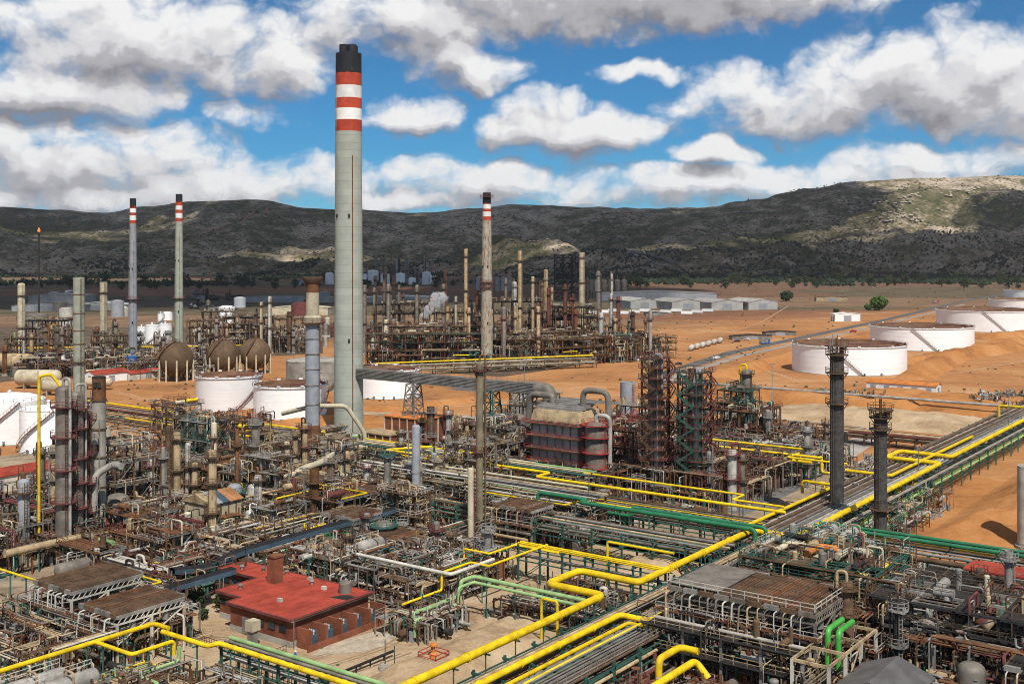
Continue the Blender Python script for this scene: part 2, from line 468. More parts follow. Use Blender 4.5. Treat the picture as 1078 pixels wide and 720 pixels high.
# ------------------------------------------------------------------ soils
def soil(name, stops, vs=.02, bump=.5, fine=.35):
    m = bpy.data.materials.new(name); m.use_nodes = True
    t = m.node_tree; b = t.nodes['Principled BSDF']
    g = nd(t, 'ShaderNodeNewGeometry')
    n1 = nd(t, 'ShaderNodeTexNoise'); n1.inputs['Scale'].default_value = vs; n1.inputs['Detail'].default_value = 9; n1.inputs['Roughness'].default_value = .62
    n1.inputs['Distortion'].default_value = .6
    t.links.new(g.outputs['Position'], n1.inputs['Vector'])
    n2 = nd(t, 'ShaderNodeTexNoise'); n2.inputs['Scale'].default_value = fine; n2.inputs['Detail'].default_value = 8; n2.inputs['Roughness'].default_value = .7
    t.links.new(g.outputs['Position'], n2.inputs['Vector'])
    f = mth(t, 'ADD', mth(t, 'MULTIPLY', n1.outputs['Fac'], .68), mth(t, 'MULTIPLY', n2.outputs['Fac'], .32))
    r = nd(t, 'ShaderNodeValToRGB'); e = r.color_ramp.elements
    e[0].position = stops[0][0]; e[0].color = (*stops[0][1], 1); e[1].position = stops[-1][0]; e[1].color = (*stops[-1][1], 1)
    for p, c in stops[1:-1]:
        k = e.new(p); k.color = (*c, 1)
    t.links.new(f, r.inputs[0]); t.links.new(r.outputs[0], b.inputs['Base Color'])
    b.inputs['Roughness'].default_value = .95; b.inputs['Specular IOR Level'].default_value = .15
    bp = nd(t, 'ShaderNodeBump'); bp.inputs['Strength'].default_value = bump; bp.inputs['Distance'].default_value = .5
    t.links.new(n2.outputs['Fac'], bp.inputs['Height']); t.links.new(bp.outputs[0], b.inputs['Normal'])
    MATS[name] = m
    return m, r.outputs[0], f
soil('soil_orange', [(.30, (.13, .065, .03)), (.41, (.30, .13, .045)), (.5, (.40, .175, .058)), (.6, (.45, .22, .085)), (.72, (.50, .29, .14))], .04, .8, .4)
soil('soil_tan', [(.30, (.19, .125, .07)), (.42, (.34, .235, .14)), (.5, (.43, .31, .19)), (.58, (.48, .36, .235)), (.72, (.58, .47, .33))], .09, .9, .9)
soil('soil_dark_shaded', [(.3, (.035, .028, .02)), (.45, (.085, .062, .042)), (.6, (.15, .11, .075)), (.75, (.22, .16, .11))], .1, .4, .6)  # dark brown works floor, with cloud shade on the plain put into the colour
soil('soil_dark', [(.3, (.09, .065, .042)), (.42, (.20, .15, .10)), (.54, (.33, .255, .175)), (.72, (.46, .37, .265))], .12, .4, .9)
gm, gout, gf = soil('ground', [(.30, (.12, .065, .035)), (.40, (.26, .125, .052)), (.47, (.36, .165, .062)), (.54, (.41, .20, .08)), (.61, (.45, .255, .12)), (.72, (.50, .35, .21))], .016, .6, .16)
t = gm.node_tree; b_ = t.nodes['Principled BSDF']
g_ = nd(t, 'ShaderNodeNewGeometry'); s_ = nd(t, 'ShaderNodeSeparateXYZ'); t.links.new(g_.outputs['Position'], s_.inputs[0])
# farmland and scrub beyond the works: fields of different crops
vz = nd(t, 'ShaderNodeTexVoronoi'); vz.inputs['Scale'].default_value = .0035; vz.inputs['Randomness'].default_value = .9
t.links.new(vmt(t, 'MULTIPLY', g_.outputs['Position'], (.45, 1.5, 0)), vz.inputs['Vector'])
rr = nd(t, 'ShaderNodeValToRGB'); rr.color_ramp.interpolation = 'CONSTANT'
el = rr.color_ramp.elements; el[0].color = (.15, .085, .05, 1); el[1].position = .85; el[1].color = (.13, .10, .06, 1)
for p, c in ((.25, (.11, .085, .05)), (.45, (.19, .12, .07)), (.62, (.075, .07, .04)), (.70, (.19, .09, .05))):
    k = el.new(p); k.color = (*c, 1)
t.links.new(vz.outputs['Color'], rr.inputs[0])
n5 = nd(t, 'ShaderNodeTexNoise'); n5.inputs['Scale'].default_value = .03; n5.inputs['Detail'].default_value = 8; t.links.new(g_.outputs['Position'], n5.inputs['Vector'])
hs = nd(t, 'ShaderNodeHueSaturation'); t.links.new(rr.outputs[0], hs.inputs['Color']); t.links.new(mth(t, 'MULTIPLY_ADD', n5.outputs['Fac'], 1.6, .2), hs.inputs['Value'])
fm = nd(t, 'ShaderNodeMix', data_type='RGBA')
edge = mth(t, 'ADD', mth(t, 'ADD', s_.outputs[1], mth(t, 'MULTIPLY', s_.outputs[0], -.75)), mth(t, 'MULTIPLY', n5.outputs['Fac'], 300))
t.links.new(sstep(t, edge, 930, 1120), fm.inputs[0]); t.links.new(gout, fm.inputs[6]); t.links.new(hs.outputs[0], fm.inputs[7])
t.links.new(fm.outputs[2], b_.inputs['Base Color'])

def hillmat():
    m = bpy.data.materials.new('hillside'); m.use_nodes = True
    t = m.node_tree; b = t.nodes['Principled BSDF']
    g = nd(t, 'ShaderNodeNewGeometry')
    def nz(sc, det=8, ro=.62, vec=None):
        n = nd(t, 'ShaderNodeTexNoise'); n.inputs['Scale'].default_value = sc; n.inputs['Detail'].default_value = det; n.inputs['Roughness'].default_value = ro
        t.links.new(vec if vec else g.outputs['Position'], n.inputs['Vector']); return n.outputs['Fac']
    st = vmt(t, 'MULTIPLY', g.outputs['Position'], (1, .6, 2.6))
    big = nz(.0022, 5, .55); mid = nz(.012, 8, .68, st); fine = nz(.06, 6, .75)
    rock = mth(t, 'ADD', mth(t, 'MULTIPLY', big, .5), mth(t, 'ADD', mth(t, 'MULTIPLY', mid, .66), mth(t, 'MULTIPLY', fine, .46)))
    r1 = nd(t, 'ShaderNodeValToRGB'); e = r1.color_ramp.elements
    e[0].position = .66; e[0].color = (.082, .086, .040, 1); e[1].position = .99; e[1].color = (.60, .50, .38, 1)
    for p, c in ((.755, (.15, .132, .070)), (.81, (.25, .205, .135)), (.87, (.43, .35, .26))):
        k = e.new(p); k.color = (*c, 1)
    t.links.new(rock, r1.inputs[0])
    vo = nd(t, 'ShaderNodeTexVoronoi'); vo.inputs['Scale'].default_value = .085
    t.links.new(g.outputs['Position'], vo.inputs['Vector'])
    sh = mth(t, 'MULTIPLY', sstep(t, vo.outputs['Distance'], .48, .28), sstep(t, nz(.008, 6), .34, .5))
    mx = nd(t, 'ShaderNodeMix', data_type='RGBA'); t.links.new(mth(t, 'MULTIPLY', sh, .6), mx.inputs[0])
    t.links.new(r1.outputs[0], mx.inputs[6]); mx.inputs[7].default_value = (.034, .044, .018, 1)
    t.links.new(mx.outputs[2], b.inputs['Base Color']); b.inputs['Roughness'].default_value = 1; b.inputs['Specular IOR Level'].default_value = .05
    bp = nd(t, 'ShaderNodeBump'); bp.inputs['Strength'].default_value = .9; bp.inputs['Distance'].default_value = 10
    t.links.new(mth(t, 'ADD', fine, mid), bp.inputs['Height']); t.links.new(bp.outputs[0], b.inputs['Normal'])
    MATS['hillside'] = m
hillmat()

# ------------------------------------------------------------------ ground and hills
gb = MB()
xs = [-14000, -7000, -3500, -1800, -900, -400, 0, 400, 900, 1800, 3500, 7000, 14000]
ys = [-600, 0, 250, 500, 900, 1600, 2600, 4000, 7000, 13000]
vs = [(x, y, 0) for y in ys for x in xs]; nx = len(xs)
gb.add(vs, [(j * nx + i, j * nx + i + 1, (j + 1) * nx + i + 1, (j + 1) * nx + i) for j in range(len(ys) - 1) for i in range(nx - 1)], 'ground')
gb.part('ground')['kind'] = 'structure'

RIDGE = [(-2500, 205), (-1200, 190), (-500, 205), (-150, 212), (0, 217), (60, 221), (110, 224), (150, 217), (200, 212), (270, 210), (330, 219), (380, 221), (440, 224),
         (500, 219), (540, 215), (600, 217), (650, 218), (690, 219), (740, 218), (790, 210), (850, 198), (900, 191), (960, 188), (1078, 185), (1250, 180), (1600, 195), (2400, 190), (3600, 205)]
def ridge_row(px):
    for (x0, y0), (x1, y1) in zip(RIDGE, RIDGE[1:]):
        if x0 <= px <= x1:
            t = (px - x0) / (x1 - x0); t = t * t * (3 - 2 * t)
            return y0 + (y1 - y0) * t
    return 205
def hill_z(X, Y):
    px = CX + X / Y * F
    rt = max(0, min(1, (px - 560) / 350)); rt = rt * rt * (3 - 2 * rt)
    D0 = 2650 + 150 * noise.noise((X / 900, 3.1, 0)) - 350 * rt
    D1 = 4900 - 500 * rt
    RZ_ = H + (YH - ridge_row(px)) / F * D1
    t = (Y - D0) / (D1 - D0)
    if t <= 0: return -4 + 6 * t
    q = Vector((X / 620, Y / 800, 0))
    rdg = abs(noise.fractal(q, 1.0, 2.1, 5)) + .35 * abs(noise.noise(q * 3.1 + Vector((5, 2, 0))))
    fine = noise.fractal(Vector((X / 120, Y / 120, 1.7)), .9, 2.0, 4)
    if t < 1:
        base = RZ_ * (.25 * t + .75 * t ** 1.7)
        cut = RZ_ * .62 * min(1, rdg * 1.15) * (t * (1 - t) * 4) ** .8
        return base - cut * .75 + fine * 9 * min(1, t * 4) * (1 - .6 * t ** 6)
    return max(80, RZ_ - (Y - D1) * .14) + fine * 3
hb = MB()
cols_ = list(range(-2200, -120, 60)) + list(range(-120, 1210, 6)) + list(range(1210, 3300, 60))
rows_ = [2150 + 45 * i for i in range(75)] + [5600, 6000, 6800]
hv = []
for D in rows_:
    for px in cols_:
        X = (px - CX) * D / F
        hv.append((X, D, hill_z(X, D)))
nc = len(cols_)
hb.add(hv, [(j * nc + i, j * nc + i + 1, (j + 1) * nc + i + 1, (j + 1) * nc + i) for j in range(len(rows_) - 1) for i in range(nc - 1)], 'hillside', True)
hb.part('hills')['kind'] = 'structure'

def on_hill(px, py, D0=2200, D1=5200):
    """first point of the hill surface met by the sight line through a pixel"""
    D = D0
    while D < D1:
        X = (px - CX) * D / F
        if HZ(py, D) <= max(0, hill_z(X, D)): return Vector((X, D, max(0, hill_z(X, D))))
        D += 15
    return None

def strip(name, pts, w, m, z=.012, kind='structure', part_of=None):
    b = MB(); pts = [Vector(p) for p in pts]; L = []
    for i, p in enumerate(pts):
        d = (pts[min(i + 1, len(pts) - 1)] - pts[max(i - 1, 0)]); d.z = 0; d.normalize()
        n = Vector((-d.y, d.x, 0)) * (w / 2)
        L += [p + n, p - n]
    b.add([(v.x, v.y, v.z + z) for v in L], [(2 * i, 2 * i + 1, 2 * i + 3, 2 * i + 2) for i in range(len(pts) - 1)], m)
    o = b.part(name, part_of)
    if kind: o['kind'] = kind
    return o
def dense(pts, step):
    out = []
    for p, q in zip(pts, pts[1:]):
        n = max(1, int((q - p).length / step))
        out += [p.lerp(q, i / n) for i in range(n)]
    return out + [pts[-1]]
def hill_strip(name, pix, w, m, lift):
    pts = [on_hill(*p) for p in pix]; pts = [p for p in pts if p]
    out = []
    for p in dense(pts, 25):
        p.z = max(0, hill_z(p.x, p.y)) + lift; out.append(p)
    strip(name, out, w, m, 0)
mat('trackred', (.40, .19, .11), .95, 0, .3, vs=.02)
mat('roadpale', (.34, .31, .28), .95, 0, .25, vs=.05)
hill_strip('hill_track', [(168, 264), (190, 257), (215, 247), (240, 237), (268, 225), (282, 220)], 13, 'trackred', 4.0)
hill_strip('hill_road', [(655, 262), (672, 268), (690, 274), (712, 281)], 32, 'asphalt', 4.0)
hill_strip('hill_road_verge', [(650, 264), (668, 271), (686, 278), (708, 283)], 10, 'roadpale', 4.4)

# roads in the works
ROADZ = .016
strip('tank_farm_road', dense([W(690, 397), W(770, 371), W(860, 352), W(940, 335), W(1010, 318), W(1078, 306)], 40), 9, 'asphalt', ROADZ)
strip('tank_farm_verge', dense([W(700, 400), W(780, 374.5), W(870, 355), W(950, 337), W(1015, 320.5)], 40), 5, 'roadpale', ROADZ + .004)
strip('cross_road', dense([W(560, 560), W(640, 548), W(735, 533), W(800, 512), W(880, 482), W(918, 458), W(938, 442), W(960, 430)], 12), 9, 'roadpale', ROADZ)
strip('inner_road', dense([W(770, 540), W(820, 517), W(850, 505)], 12), 7, 'asphalt', ROADZ + .004)
strip('plant_road', dense([AB(400, -330), AB(400, -230), AB(400, -140)], 20), 8, 'asphalt', ROADZ)
strip('far_road', dense([W(400, 302), W(700, 303), W(900, 303), W(1078, 300)], 100), 14, 'asphalt', ROADZ)
strip('perimeter_road', dense([W(0, 328), W(200, 318), W(420, 312), W(640, 318)], 60), 10, 'asphalt', ROADZ)

def mound(name, a0, a1, b0, b1, h, seed, m, n=36, flat=.35, z0=-.25):
    b = MB(); vs = []
    for i in range(n + 1):
        for j in range(n + 1):
            u, v = i / n, j / n
            e = min(u, 1 - u, v, 1 - v) / flat; e = min(1, e); e = e * e * (3 - 2 * e)
            a, bb = a0 + (a1 - a0) * u, b0 + (b1 - b0) * v
            nz = noise.fractal(Vector((a / 14, bb / 14, seed)), .8, 2.1, 5) + .55 * noise.fractal(Vector((a / 3.6, bb / 5.5, seed)), .7, 2.1, 3)
            p = AB(a, bb); vs.append((p.x, p.y, z0 + e * h * (1 + .35 * nz) - z0 * min(1, e * 0)))
    b.add(vs, [(i * (n + 1) + j, i * (n + 1) + j + 1, (i + 1) * (n + 1) + j + 1, (i + 1) * (n + 1) + j) for i in range(n) for j in range(n)], m, True)
    # faces wind downwards on this grid: flip
    b.f = [f[::-1] for f in b.f]
    o = b.part(name); o['kind'] = 'structure'
    return o
def berm(name, pts, w, h, m='soil_orange', seed=0):
    b = MB(); P = dense([Vector(p) for p in pts], 6); vs = []
    prof = [(-.5, -.2), (-.36, .35 * h), (-.16, h), (.16, h), (.36, .35 * h), (.5, -.2)]
    for i, p in enumerate(P):
        d = (P[min(i + 1, len(P) - 1)] - P[max(i - 1, 0)]).normalized(); n = Vector((-d.y, d.x, 0)); tp = min(1, i / 3, (len(P) - 1 - i) / 3)
        for k, z in prof:
            wob = noise.noise(Vector((p.x / 9, p.y / 9, seed + k * 3))) * .22
            q = p + n * (k * w * (1 + wob * .6)); vs.append((q.x, q.y, (z * (1 + wob) + .2) * tp - .2))
    n = len(prof)
    b.add(vs, [(i * n + j, (i + 1) * n + j, (i + 1) * n + j + 1, i * n + j + 1)[::-1] for i in range(len(P) - 1) for j in range(n - 1)], m, True)
    o = b.part(name); o['kind'] = 'structure'
    return o
mound('earth_bank', 250, 340, -78, -26, 6.5, 3.1, 'soil_orange', 60)
mound('yard_bank', 108, 156, -117, -99, 2.3, 8.2, 'soil_tan', 56)
mound('sand_heap', 180, 205, -118, -101, 2.6, 1.4, 'soil_tan')
mound('sand_heap', 146, 158, -117, -106, 1.6, 2.7, 'soil_tan', 30)
mound('soil_heap', 205, 222, -178, -150, 1.8, 5.4, 'soil_tan')
mound('tank_bank', 272, 318, -368, -262, 2.2, 4.4, 'soil_orange', 44)
mound('graded_slope', 395, 445, -190, -95, 3.5, 6.6, 'soil_tan', 44)
mound('cut_slope', 440, 500, -215, -60, 4.5, 7.9, 'soil_orange', 44)
berm('tank_berm', [W(745, 402), W(800, 420), W(930, 432), W(1078, 425)], 18, 4.2, seed=1)
berm('tank_berm', [W(745, 402), W(840, 375), W(930, 352)], 17, 3.8, seed=2)
berm('tank_berm', [W(960, 400), W(1000, 378), W(1078, 366)], 20, 5.0, seed=3)
berm('tank_berm', [W(1020, 372), W(1078, 361)], 22, 4.5, seed=5)
berm('tank_berm', [W(905, 372), W(960, 383), W(1010, 374)], 16, 3.6, seed=8)
berm('tank_berm', [W(985, 352), W(1040, 357), W(1100, 352)], 20, 4.0, seed=9)
berm('tank_berm', [W(640, 408), W(700, 418), W(770, 424)], 13, 2.6, seed=10)
berm('tank_berm', [W(115, 425), W(190, 447), W(270, 462), W(340, 458)], 12, 1.8, seed=4)
berm('tank_berm', [W(345, 430), W(420, 432), W(520, 418), W(560, 410)], 12, 1.8, seed=6)

# sand yard and paved plant ground
def sheet(name, pts, m, z=.008):
    b = MB(); b.poly([(p[0], p[1], z) for p in pts], m)
    if b.v and (Vector(b.v[1]) - Vector(b.v[0])).cross(Vector(b.v[2]) - Vector(b.v[1])).z < 0: b.f = [f[::-1] for f in b.f]
    o = b.part(name); o['kind'] = 'structure'; return o
def absheet(name, a0, a1, b0, b1, m, z=.008):
    return sheet(name, [AB(a0, b0), AB(a1, b0), AB(a1, b1), AB(a0, b1)], m, z)
absheet('sand_yard', 60, 215, -165, -98, 'soil_tan', .004)
absheet('plant_floor', 205, 330, -320, -98, 'soil_dark', .004)
absheet('plant_floor', 60, 205, -330, -165, 'soil_dark', .004)
absheet('plant_floor', 60, 232, -98, 30, 'soil_dark', .0045)
absheet('far_unit_floor', 450, 600, -430, -340, 'soil_dark_shaded', .004)
sheet('far_unit_floor', [W(-60, 410), W(180, 380), W(340, 372), W(340, 345), W(-60, 345)], 'soil_dark_shaded', .0042)
absheet('bare_earth', 232, 330, -98, 30, 'soil_orange', .0035)

def blob(b, p, r, h, m, rnd):
    k = 5; vs = [(p[0], p[1], p[2] + h)]
    for (zz, rr) in ((.68, .75), (.28, 1.0)):
        for j in range(k):
            a = 2 * math.pi * (j + rnd.random() * .5) / k; q = r * rr * rnd.uniform(.75, 1.2)
            vs.append((p[0] + q * math.cos(a), p[1] + q * math.sin(a), p[2] + h * zz))
    vs.append((p[0], p[1], p[2] - h * .1))
    fs = [(0, 1 + j, 1 + (j + 1) % k) for j in range(k)]
    fs += [(1 + j, 1 + k + j, 1 + k + (j + 1) % k, 1 + (j + 1) % k) for j in range(k)]
    fs += [(2 * k + 1, 1 + k + (j + 1) % k, 1 + k + j) for j in range(k)]
    b.add(vs, fs, m)
# tyre tracks, weeds and stones on the open ground
mat('trackpale', (.46, .31, .19), .95, 0, .3, vs=.2); mat('weed', (.09, .085, .035), .9, 0, .5, vs=.3); mat('stone', (.36, .27, .19), .95, 0, .4)
for i, pts in enumerate((((760, 395), (800, 388), (838, 400), (930, 404)), ((690, 345), (770, 340), (850, 336), (920, 330)), ((820, 410), (900, 428), (1000, 436), (1078, 430)), ((600, 420), (700, 412), (800, 404), (870, 408)), ((120, 412), (150, 420), (200, 428)), ((960, 395), (1010, 392), (1078, 380)), ((345, 440), (430, 432), (520, 424)), ((700, 360), (760, 352), (800, 340), (830, 322)))):
    P = [W(x, y) for x, y in pts]
    for k, off in enumerate((-1.1, 1.1)): strip('tyre_track', [p + Vector((off * .6, off, 0)) for p in dense(P, 15)], .7, 'trackpale', .007 + .001 * k)
mat('rutdark', (.27, .185, .11), .95, 0, .35, vs=.5)
for i, pts in enumerate((((104, -128), (118, -124), (134, -122), (150, -128)), ((106, -122), (120, -119), (132, -118)), ((112, -130), (124, -127), (144, -127.5)), ((128, -131.5), (146, -130), (156, -126)), ((110, -152), (118, -150), (121, -142), (118, -132)))):
    P = [AB(a, b) for a, b in pts]
    for k, off in enumerate((-.8, .8)): strip('tyre_track', [p + Vector((off, off * .3, 0)) for p in bend(P, 6, 6)], .45, 'rutdark', .010 + .001 * k)
rnd = random.Random(91); wd = MB(); st_ = MB()
for i in range(420):
    p = AB(rnd.uniform(104, 200), rnd.uniform(-132, -98)); r = rnd.uniform(.06, .22)
    if rnd.random() < .75: blob(st_, (p.x, p.y, 0), r, r, 'stone', rnd)
    else: blob(wd, (p.x, p.y, 0), r * 1.6, r * 1.4, 'weed', rnd)
for i in range(2600):
    px, py = rnd.uniform(560, 1090), 302 + 150 * rnd.random() ** 1.3
    if i % 4 == 0: px, py = rnd.uniform(100, 570), rnd.uniform(398, 470)
    p = W(px, py)
    if noise.noise(Vector((p.x / 40, p.y / 60, 2))) + rnd.uniform(-.3, .3) < .05: continue
    r = rnd.uniform(.2, .6) * (1 + p.y / 900)
    if rnd.random() < .6: blob(wd, (p.x, p.y, 0), r, r * .9, 'weed', rnd)
    else: blob(st_, (p.x, p.y, 0), r * .7, r * .6, 'stone', rnd)
tag(wd.part('weeds'), 'dry olive weeds scattered over the orange ground', 'weeds', kind='stuff')
tag(st_.part('stones'), 'loose pale stones scattered over the orange ground', 'stones', kind='stuff')

# ------------------------------------------------------------------ out-of-frame clouds, added and shaped only to shade the far plain and hills
def cloud_mat():
    m = bpy.data.materials.new('cumulus'); m.use_nodes = True
    t = m.node_tree; t.nodes.clear()
    d = nd(t, 'ShaderNodeBsdfDiffuse'); d.inputs[0].default_value = (.9, .9, .9, 1)
    tr = nd(t, 'ShaderNodeBsdfTranslucent'); tr.inputs[0].default_value = (.8, .8, .82, 1)
    mx = nd(t, 'ShaderNodeMixShader'); mx.inputs[0].default_value = .35
    t.links.new(d.outputs[0], mx.inputs[1]); t.links.new(tr.outputs[0], mx.inputs[2])
    tp = nd(t, 'ShaderNodeBsdfTransparent'); m2 = nd(t, 'ShaderNodeMixShader'); m2.inputs[0].default_value = .65
    t.links.new(mx.outputs[0], m2.inputs[1]); t.links.new(tp.outputs[0], m2.inputs[2])
    o = nd(t, 'ShaderNodeOutputMaterial'); t.links.new(m2.outputs[0], o.inputs[0])
    MATS['cumulus'] = m
cloud_mat()
CL_Z = 1700.0
def over(px, py, D=None):
    """where a cloud must float to shade the ground or hill point seen at a pixel"""
    p = W(px, py) if py > 295 else (on_hill(px, py) or W(px, 290))
    k = (CL_Z - p.z) / sd.z
    return p + sd * k
def cloud(cx, cy, rx, ry, seed):
    rnd = random.Random(seed); b = MB(); n, k = 30, 12
    vs = []
    for i in range(k + 1):
        ph = math.pi * i / k
        for j in range(n):
            th = 2 * math.pi * j / n
            d = Vector((math.sin(ph) * math.cos(th), math.sin(ph) * math.sin(th), math.cos(ph)))
            r = 1 + .38 * noise.fractal(d * 1.7 + Vector((seed * 7.7, 0, 0)), .8, 2.0, 4)
            vs.append((cx + d.x * rx * r, cy + d.y * ry * r, CL_Z + min(1, rx / 200) * (d.z * 190 * r if d.z > 0 else d.z * 45)))
    b.add(vs, [(i * n + j, (i + 1) * n + j, (i + 1) * n + (j + 1) % n, i * n + (j + 1) % n) for i in range(k) for j in range(n)], 'cumulus', True)
    return b
CLSH = [(60, 262, 700, 620), (230, 250, 620, 600), (400, 252, 620, 640), (560, 250, 560, 560), (690, 240, 480, 520), (800, 232, 380, 480), (850, 275, 520, 400),
        (1020, 280, 430, 280), (60, 305, 520, 300), (240, 300, 460, 330), (420, 297, 420, 330), (560, 292, 380, 330), (720, 285, 380, 380), (1180, 255, 420, 520),
        (60, 225, 600, 520), (330, 225, 600, 480), (600, 222, 520, 460), (-200, 270, 700, 700), (840, 215, 260, 300), (1060, 250, 200, 200),
        (100, 284, 520, 420), (300, 284, 520, 420), (500, 281, 460, 400), (640, 274, 420, 380), (880, 291, 520, 230), (1050, 292, 420, 210), (740, 292, 380, 260), (1085, 232, 190, 300), (930, 264, 420, 330), (815, 225, 380, 460), (1020, 252, 260, 260), (880, 203, 200, 160), (40, 316, 330, 230), (190, 316, 300, 240), (330, 314, 280, 230), (470, 312, 280, 220), (590, 306, 260, 240)]
for i, (px, py, rx, ry) in enumerate(CLSH):
    p = over(px, py) if px is not None else py + sd * (CL_Z / sd.z)
    cb_ = cloud(p.x, p.y, rx, ry, i + 1); c2_ = cloud(p.x, p.y, rx * .74, ry * .74, i + 31); cb_.add(c2_.v, c2_.f, 'cumulus', True)
    o = cb_.part('shade_cloud'); tag(o, 'unseen cumulus cloud added to shade the hills and far plain', 'cloud', 'unseen clouds added for shade'); o['kind'] = 'stuff'

mat('pinewood', (.022, .036, .018), .9, 0, .5, vs=.03)
# ------------------------------------------------------------------ scrub on the hills, woods at their foot
rnd = random.Random(11); sb = MB(); n = 0
while n < 9000:
    D = rnd.uniform(2500, 4700); px = rnd.uniform(-60, 1140); X = (px - CX) * D / F
    if noise.noise(Vector((X / 260, D / 300, 4))) + .6 * noise.noise(Vector((X / 70, D / 80, 14))) + rnd.uniform(-.25, .25) < .08: continue
    z = hill_z(X, D)
    if z < 1: n += 1; continue
    r = rnd.uniform(2, 4.2); blob(sb, (X, D, z), r, r * rnd.uniform(.9, 1.5), 'darkwood', rnd); n += 1
rk_ = MB(); n = 0
mat('rockpale', (.44, .37, .29), .95, 0, .35, vs=.03, bump=.5, bs=.3)
while n < 1500:
    D = rnd.uniform(2900, 4400); px = rnd.uniform(540, 1100); X = (px - CX) * D / F; z = hill_z(X, D); py = YH + (H - z) * F / D
    zone = ((px - 925) / 95) ** 2 + ((py - 224 + (px - 925) * .12) / 17) ** 2 < 1 or ((px - 1045) / 60) ** 2 + ((py - 208) / 14) ** 2 < 1
    zone2 = abs(py - (250 - (px - 560) * .2)) < 6 and px < 800
    n += .12
    if not (zone or zone2) or noise.noise(Vector((X / 60, D / 45, 3))) < .02: continue
    r = rnd.uniform(2.5, 6.5); blob(rk_, (X, D, z - 1), r * rnd.uniform(1, 1.8), r * rnd.uniform(.8, 1.3), 'rockpale', rnd); n += 1
tag(rk_.part('rock_outcrop'), 'pale limestone outcrops breaking through the scrub on the hillside', 'rocks', kind='stuff')
o = sb.part('hill_scrub'); tag(o, 'dark evergreen scrub dotted over the rocky hills', 'scrub', kind='stuff')
wb = MB(); n = 0
while n < 9500:
    px = rnd.uniform(-80, 1160); D = rnd.uniform(2050, 3700); X = (px - CX) * D / F; z = max(0, hill_z(X, D)); py = YH + (H - z) * F / D
    if px > 600: keep = .34 - max(0, (262 - py)) * .03 - (.6 if py > 298 else 0)
    else: keep = -.12 - (.5 if py < 272 else 0)
    if noise.noise(Vector((X / 170, D / 260, 9))) + keep + rnd.uniform(-.12, .12) < 0: n += .25; continue
    r = rnd.uniform(2.5, 5.0); blob(wb, (X, D, z - .3), r, rnd.uniform(4.5, 9), 'pinewood', rnd); n += 1
o = wb.part('pine_wood'); tag(o, 'dark pine wood covering the foot of the hills', 'wood', kind='stuff')

# ------------------------------------------------------------------ trees
def tree(label, p, h, w, m, seed, group=None, leaves=150, name='tree'):
    rnd = random.Random(seed); t = thing(name, label, 'tree', p, 0, group)
    b = MB(); b.tube([(0, 0, -.1), (.02 * h, 0, h * .25), (0, .02 * h, h * .7)], [w * .06, w * .045, w * .015], 'trunk', 6)
    for k in range(4):
        a = k * 1.7 + seed; b.tube([(0, 0, h * (.2 + .1 * k)), (math.cos(a) * w * .3, math.sin(a) * w * .3, h * (.45 + .1 * k))], [w * .03, w * .01], 'trunk', 4)
    b.part('trunk', t)
    c = MB()
    for k in range(leaves):
        d = Vector((rnd.gauss(0, 1), rnd.gauss(0, 1), rnd.gauss(0, 1))).normalized(); rr = rnd.random() ** .45
        lob = 1 + .3 * noise.noise(d * 2.1 + Vector((seed, 0, 0)))
        q = Vector((d.x * w * .5 * rr * lob, d.y * w * .5 * rr * lob, h * .56 + d.z * h * .45 * rr * lob))
        s = w * rnd.uniform(.06, .13)
        ax = Vector((rnd.gauss(0, 1), rnd.gauss(0, 1), rnd.gauss(0, 1))).normalized(); e1 = ax.orthogonal().normalized() * s; e2 = ax.cross(e1).normalized() * s * .8; e3 = ax * s * .6
        c.add([tuple(q + v) for v in (e1, e2, -e1, -e2, e3, -e3)], ((0, 1, 4), (1, 2, 4), (2, 3, 4), (3, 0, 4), (1, 0, 5), (2, 1, 5), (3, 2, 5), (0, 3, 5)), m)
    c.part('crown', t)
    return t
tree('broad bright green tree beside the tank farm road, largest on the orange plain', W(925, 327), 15, 18, 'foliagel', 3, leaves=420)
tree('small round green bush touching the big roadside tree', W(914, 327), 7, 9, 'foliagel', 5, leaves=160, name='bush')
tree('dark round tree alone on the orange plain near the far sheds', W(828, 317), 13, 17, 'foliage', 8, leaves=260)
tree('low green bush near the white cabin on the plain', W(880, 330), 5, 7, 'foliage', 9, leaves=120, name='bush')
tree('tiny green bush in front of the white cabin on the plain', W(879, 333), 3.5, 6, 'foliagel', 12, leaves=90, name='bush')
protos = []
for k in range(4):
    protos.append(tree('dark olive tree standing in the loose row at the hill foot', (0, 0, 0), 11, 11, 'foliage', 20 + k, 'trees along the hill foot', 110))
rnd = random.Random(5); first = [True] * 4
for i in range(130):
    if i < 80: px, py = rnd.uniform(650, 1078), rnd.uniform(292, 304)
    else: px, py = rnd.uniform(-10, 480), rnd.uniform(297, 306)
    k = rnd.randrange(4)
    o = protos[k] if first[k] else clone(protos[k]); first[k] = False
    p = W(px, py); p.z = max(0, hill_z(p.x, p.y)); o.location = p
    if i >= 80: o['label'] = 'dark olive tree in the loose row across the far left plain'; o['group'] = 'trees across the far left plain'
    s = rnd.uniform(.9, 1.9); o.scale = (s, s, s * rnd.uniform(.8, 1.15)); o.rotation_euler = (0, 0, rnd.uniform(0, 6))
rnd = random.Random(61)
for i, (px, py, s) in enumerate([(207, 641, .3), (196, 648, .2), (232, 640, .24), (214, 652, .18)]):
    tree(['leafy green shrub in front of the red roofed control building', 'low shrub farthest from the control building beside the sand track', 'shrub touching the control building corner under the blue cable bridge', 'knee-high shrub nearest the pump skid before the control building'][i],
         W(px, py), 11 * s, 11 * s, 'foliage', 70 + i, leaves=200, name='shrub')

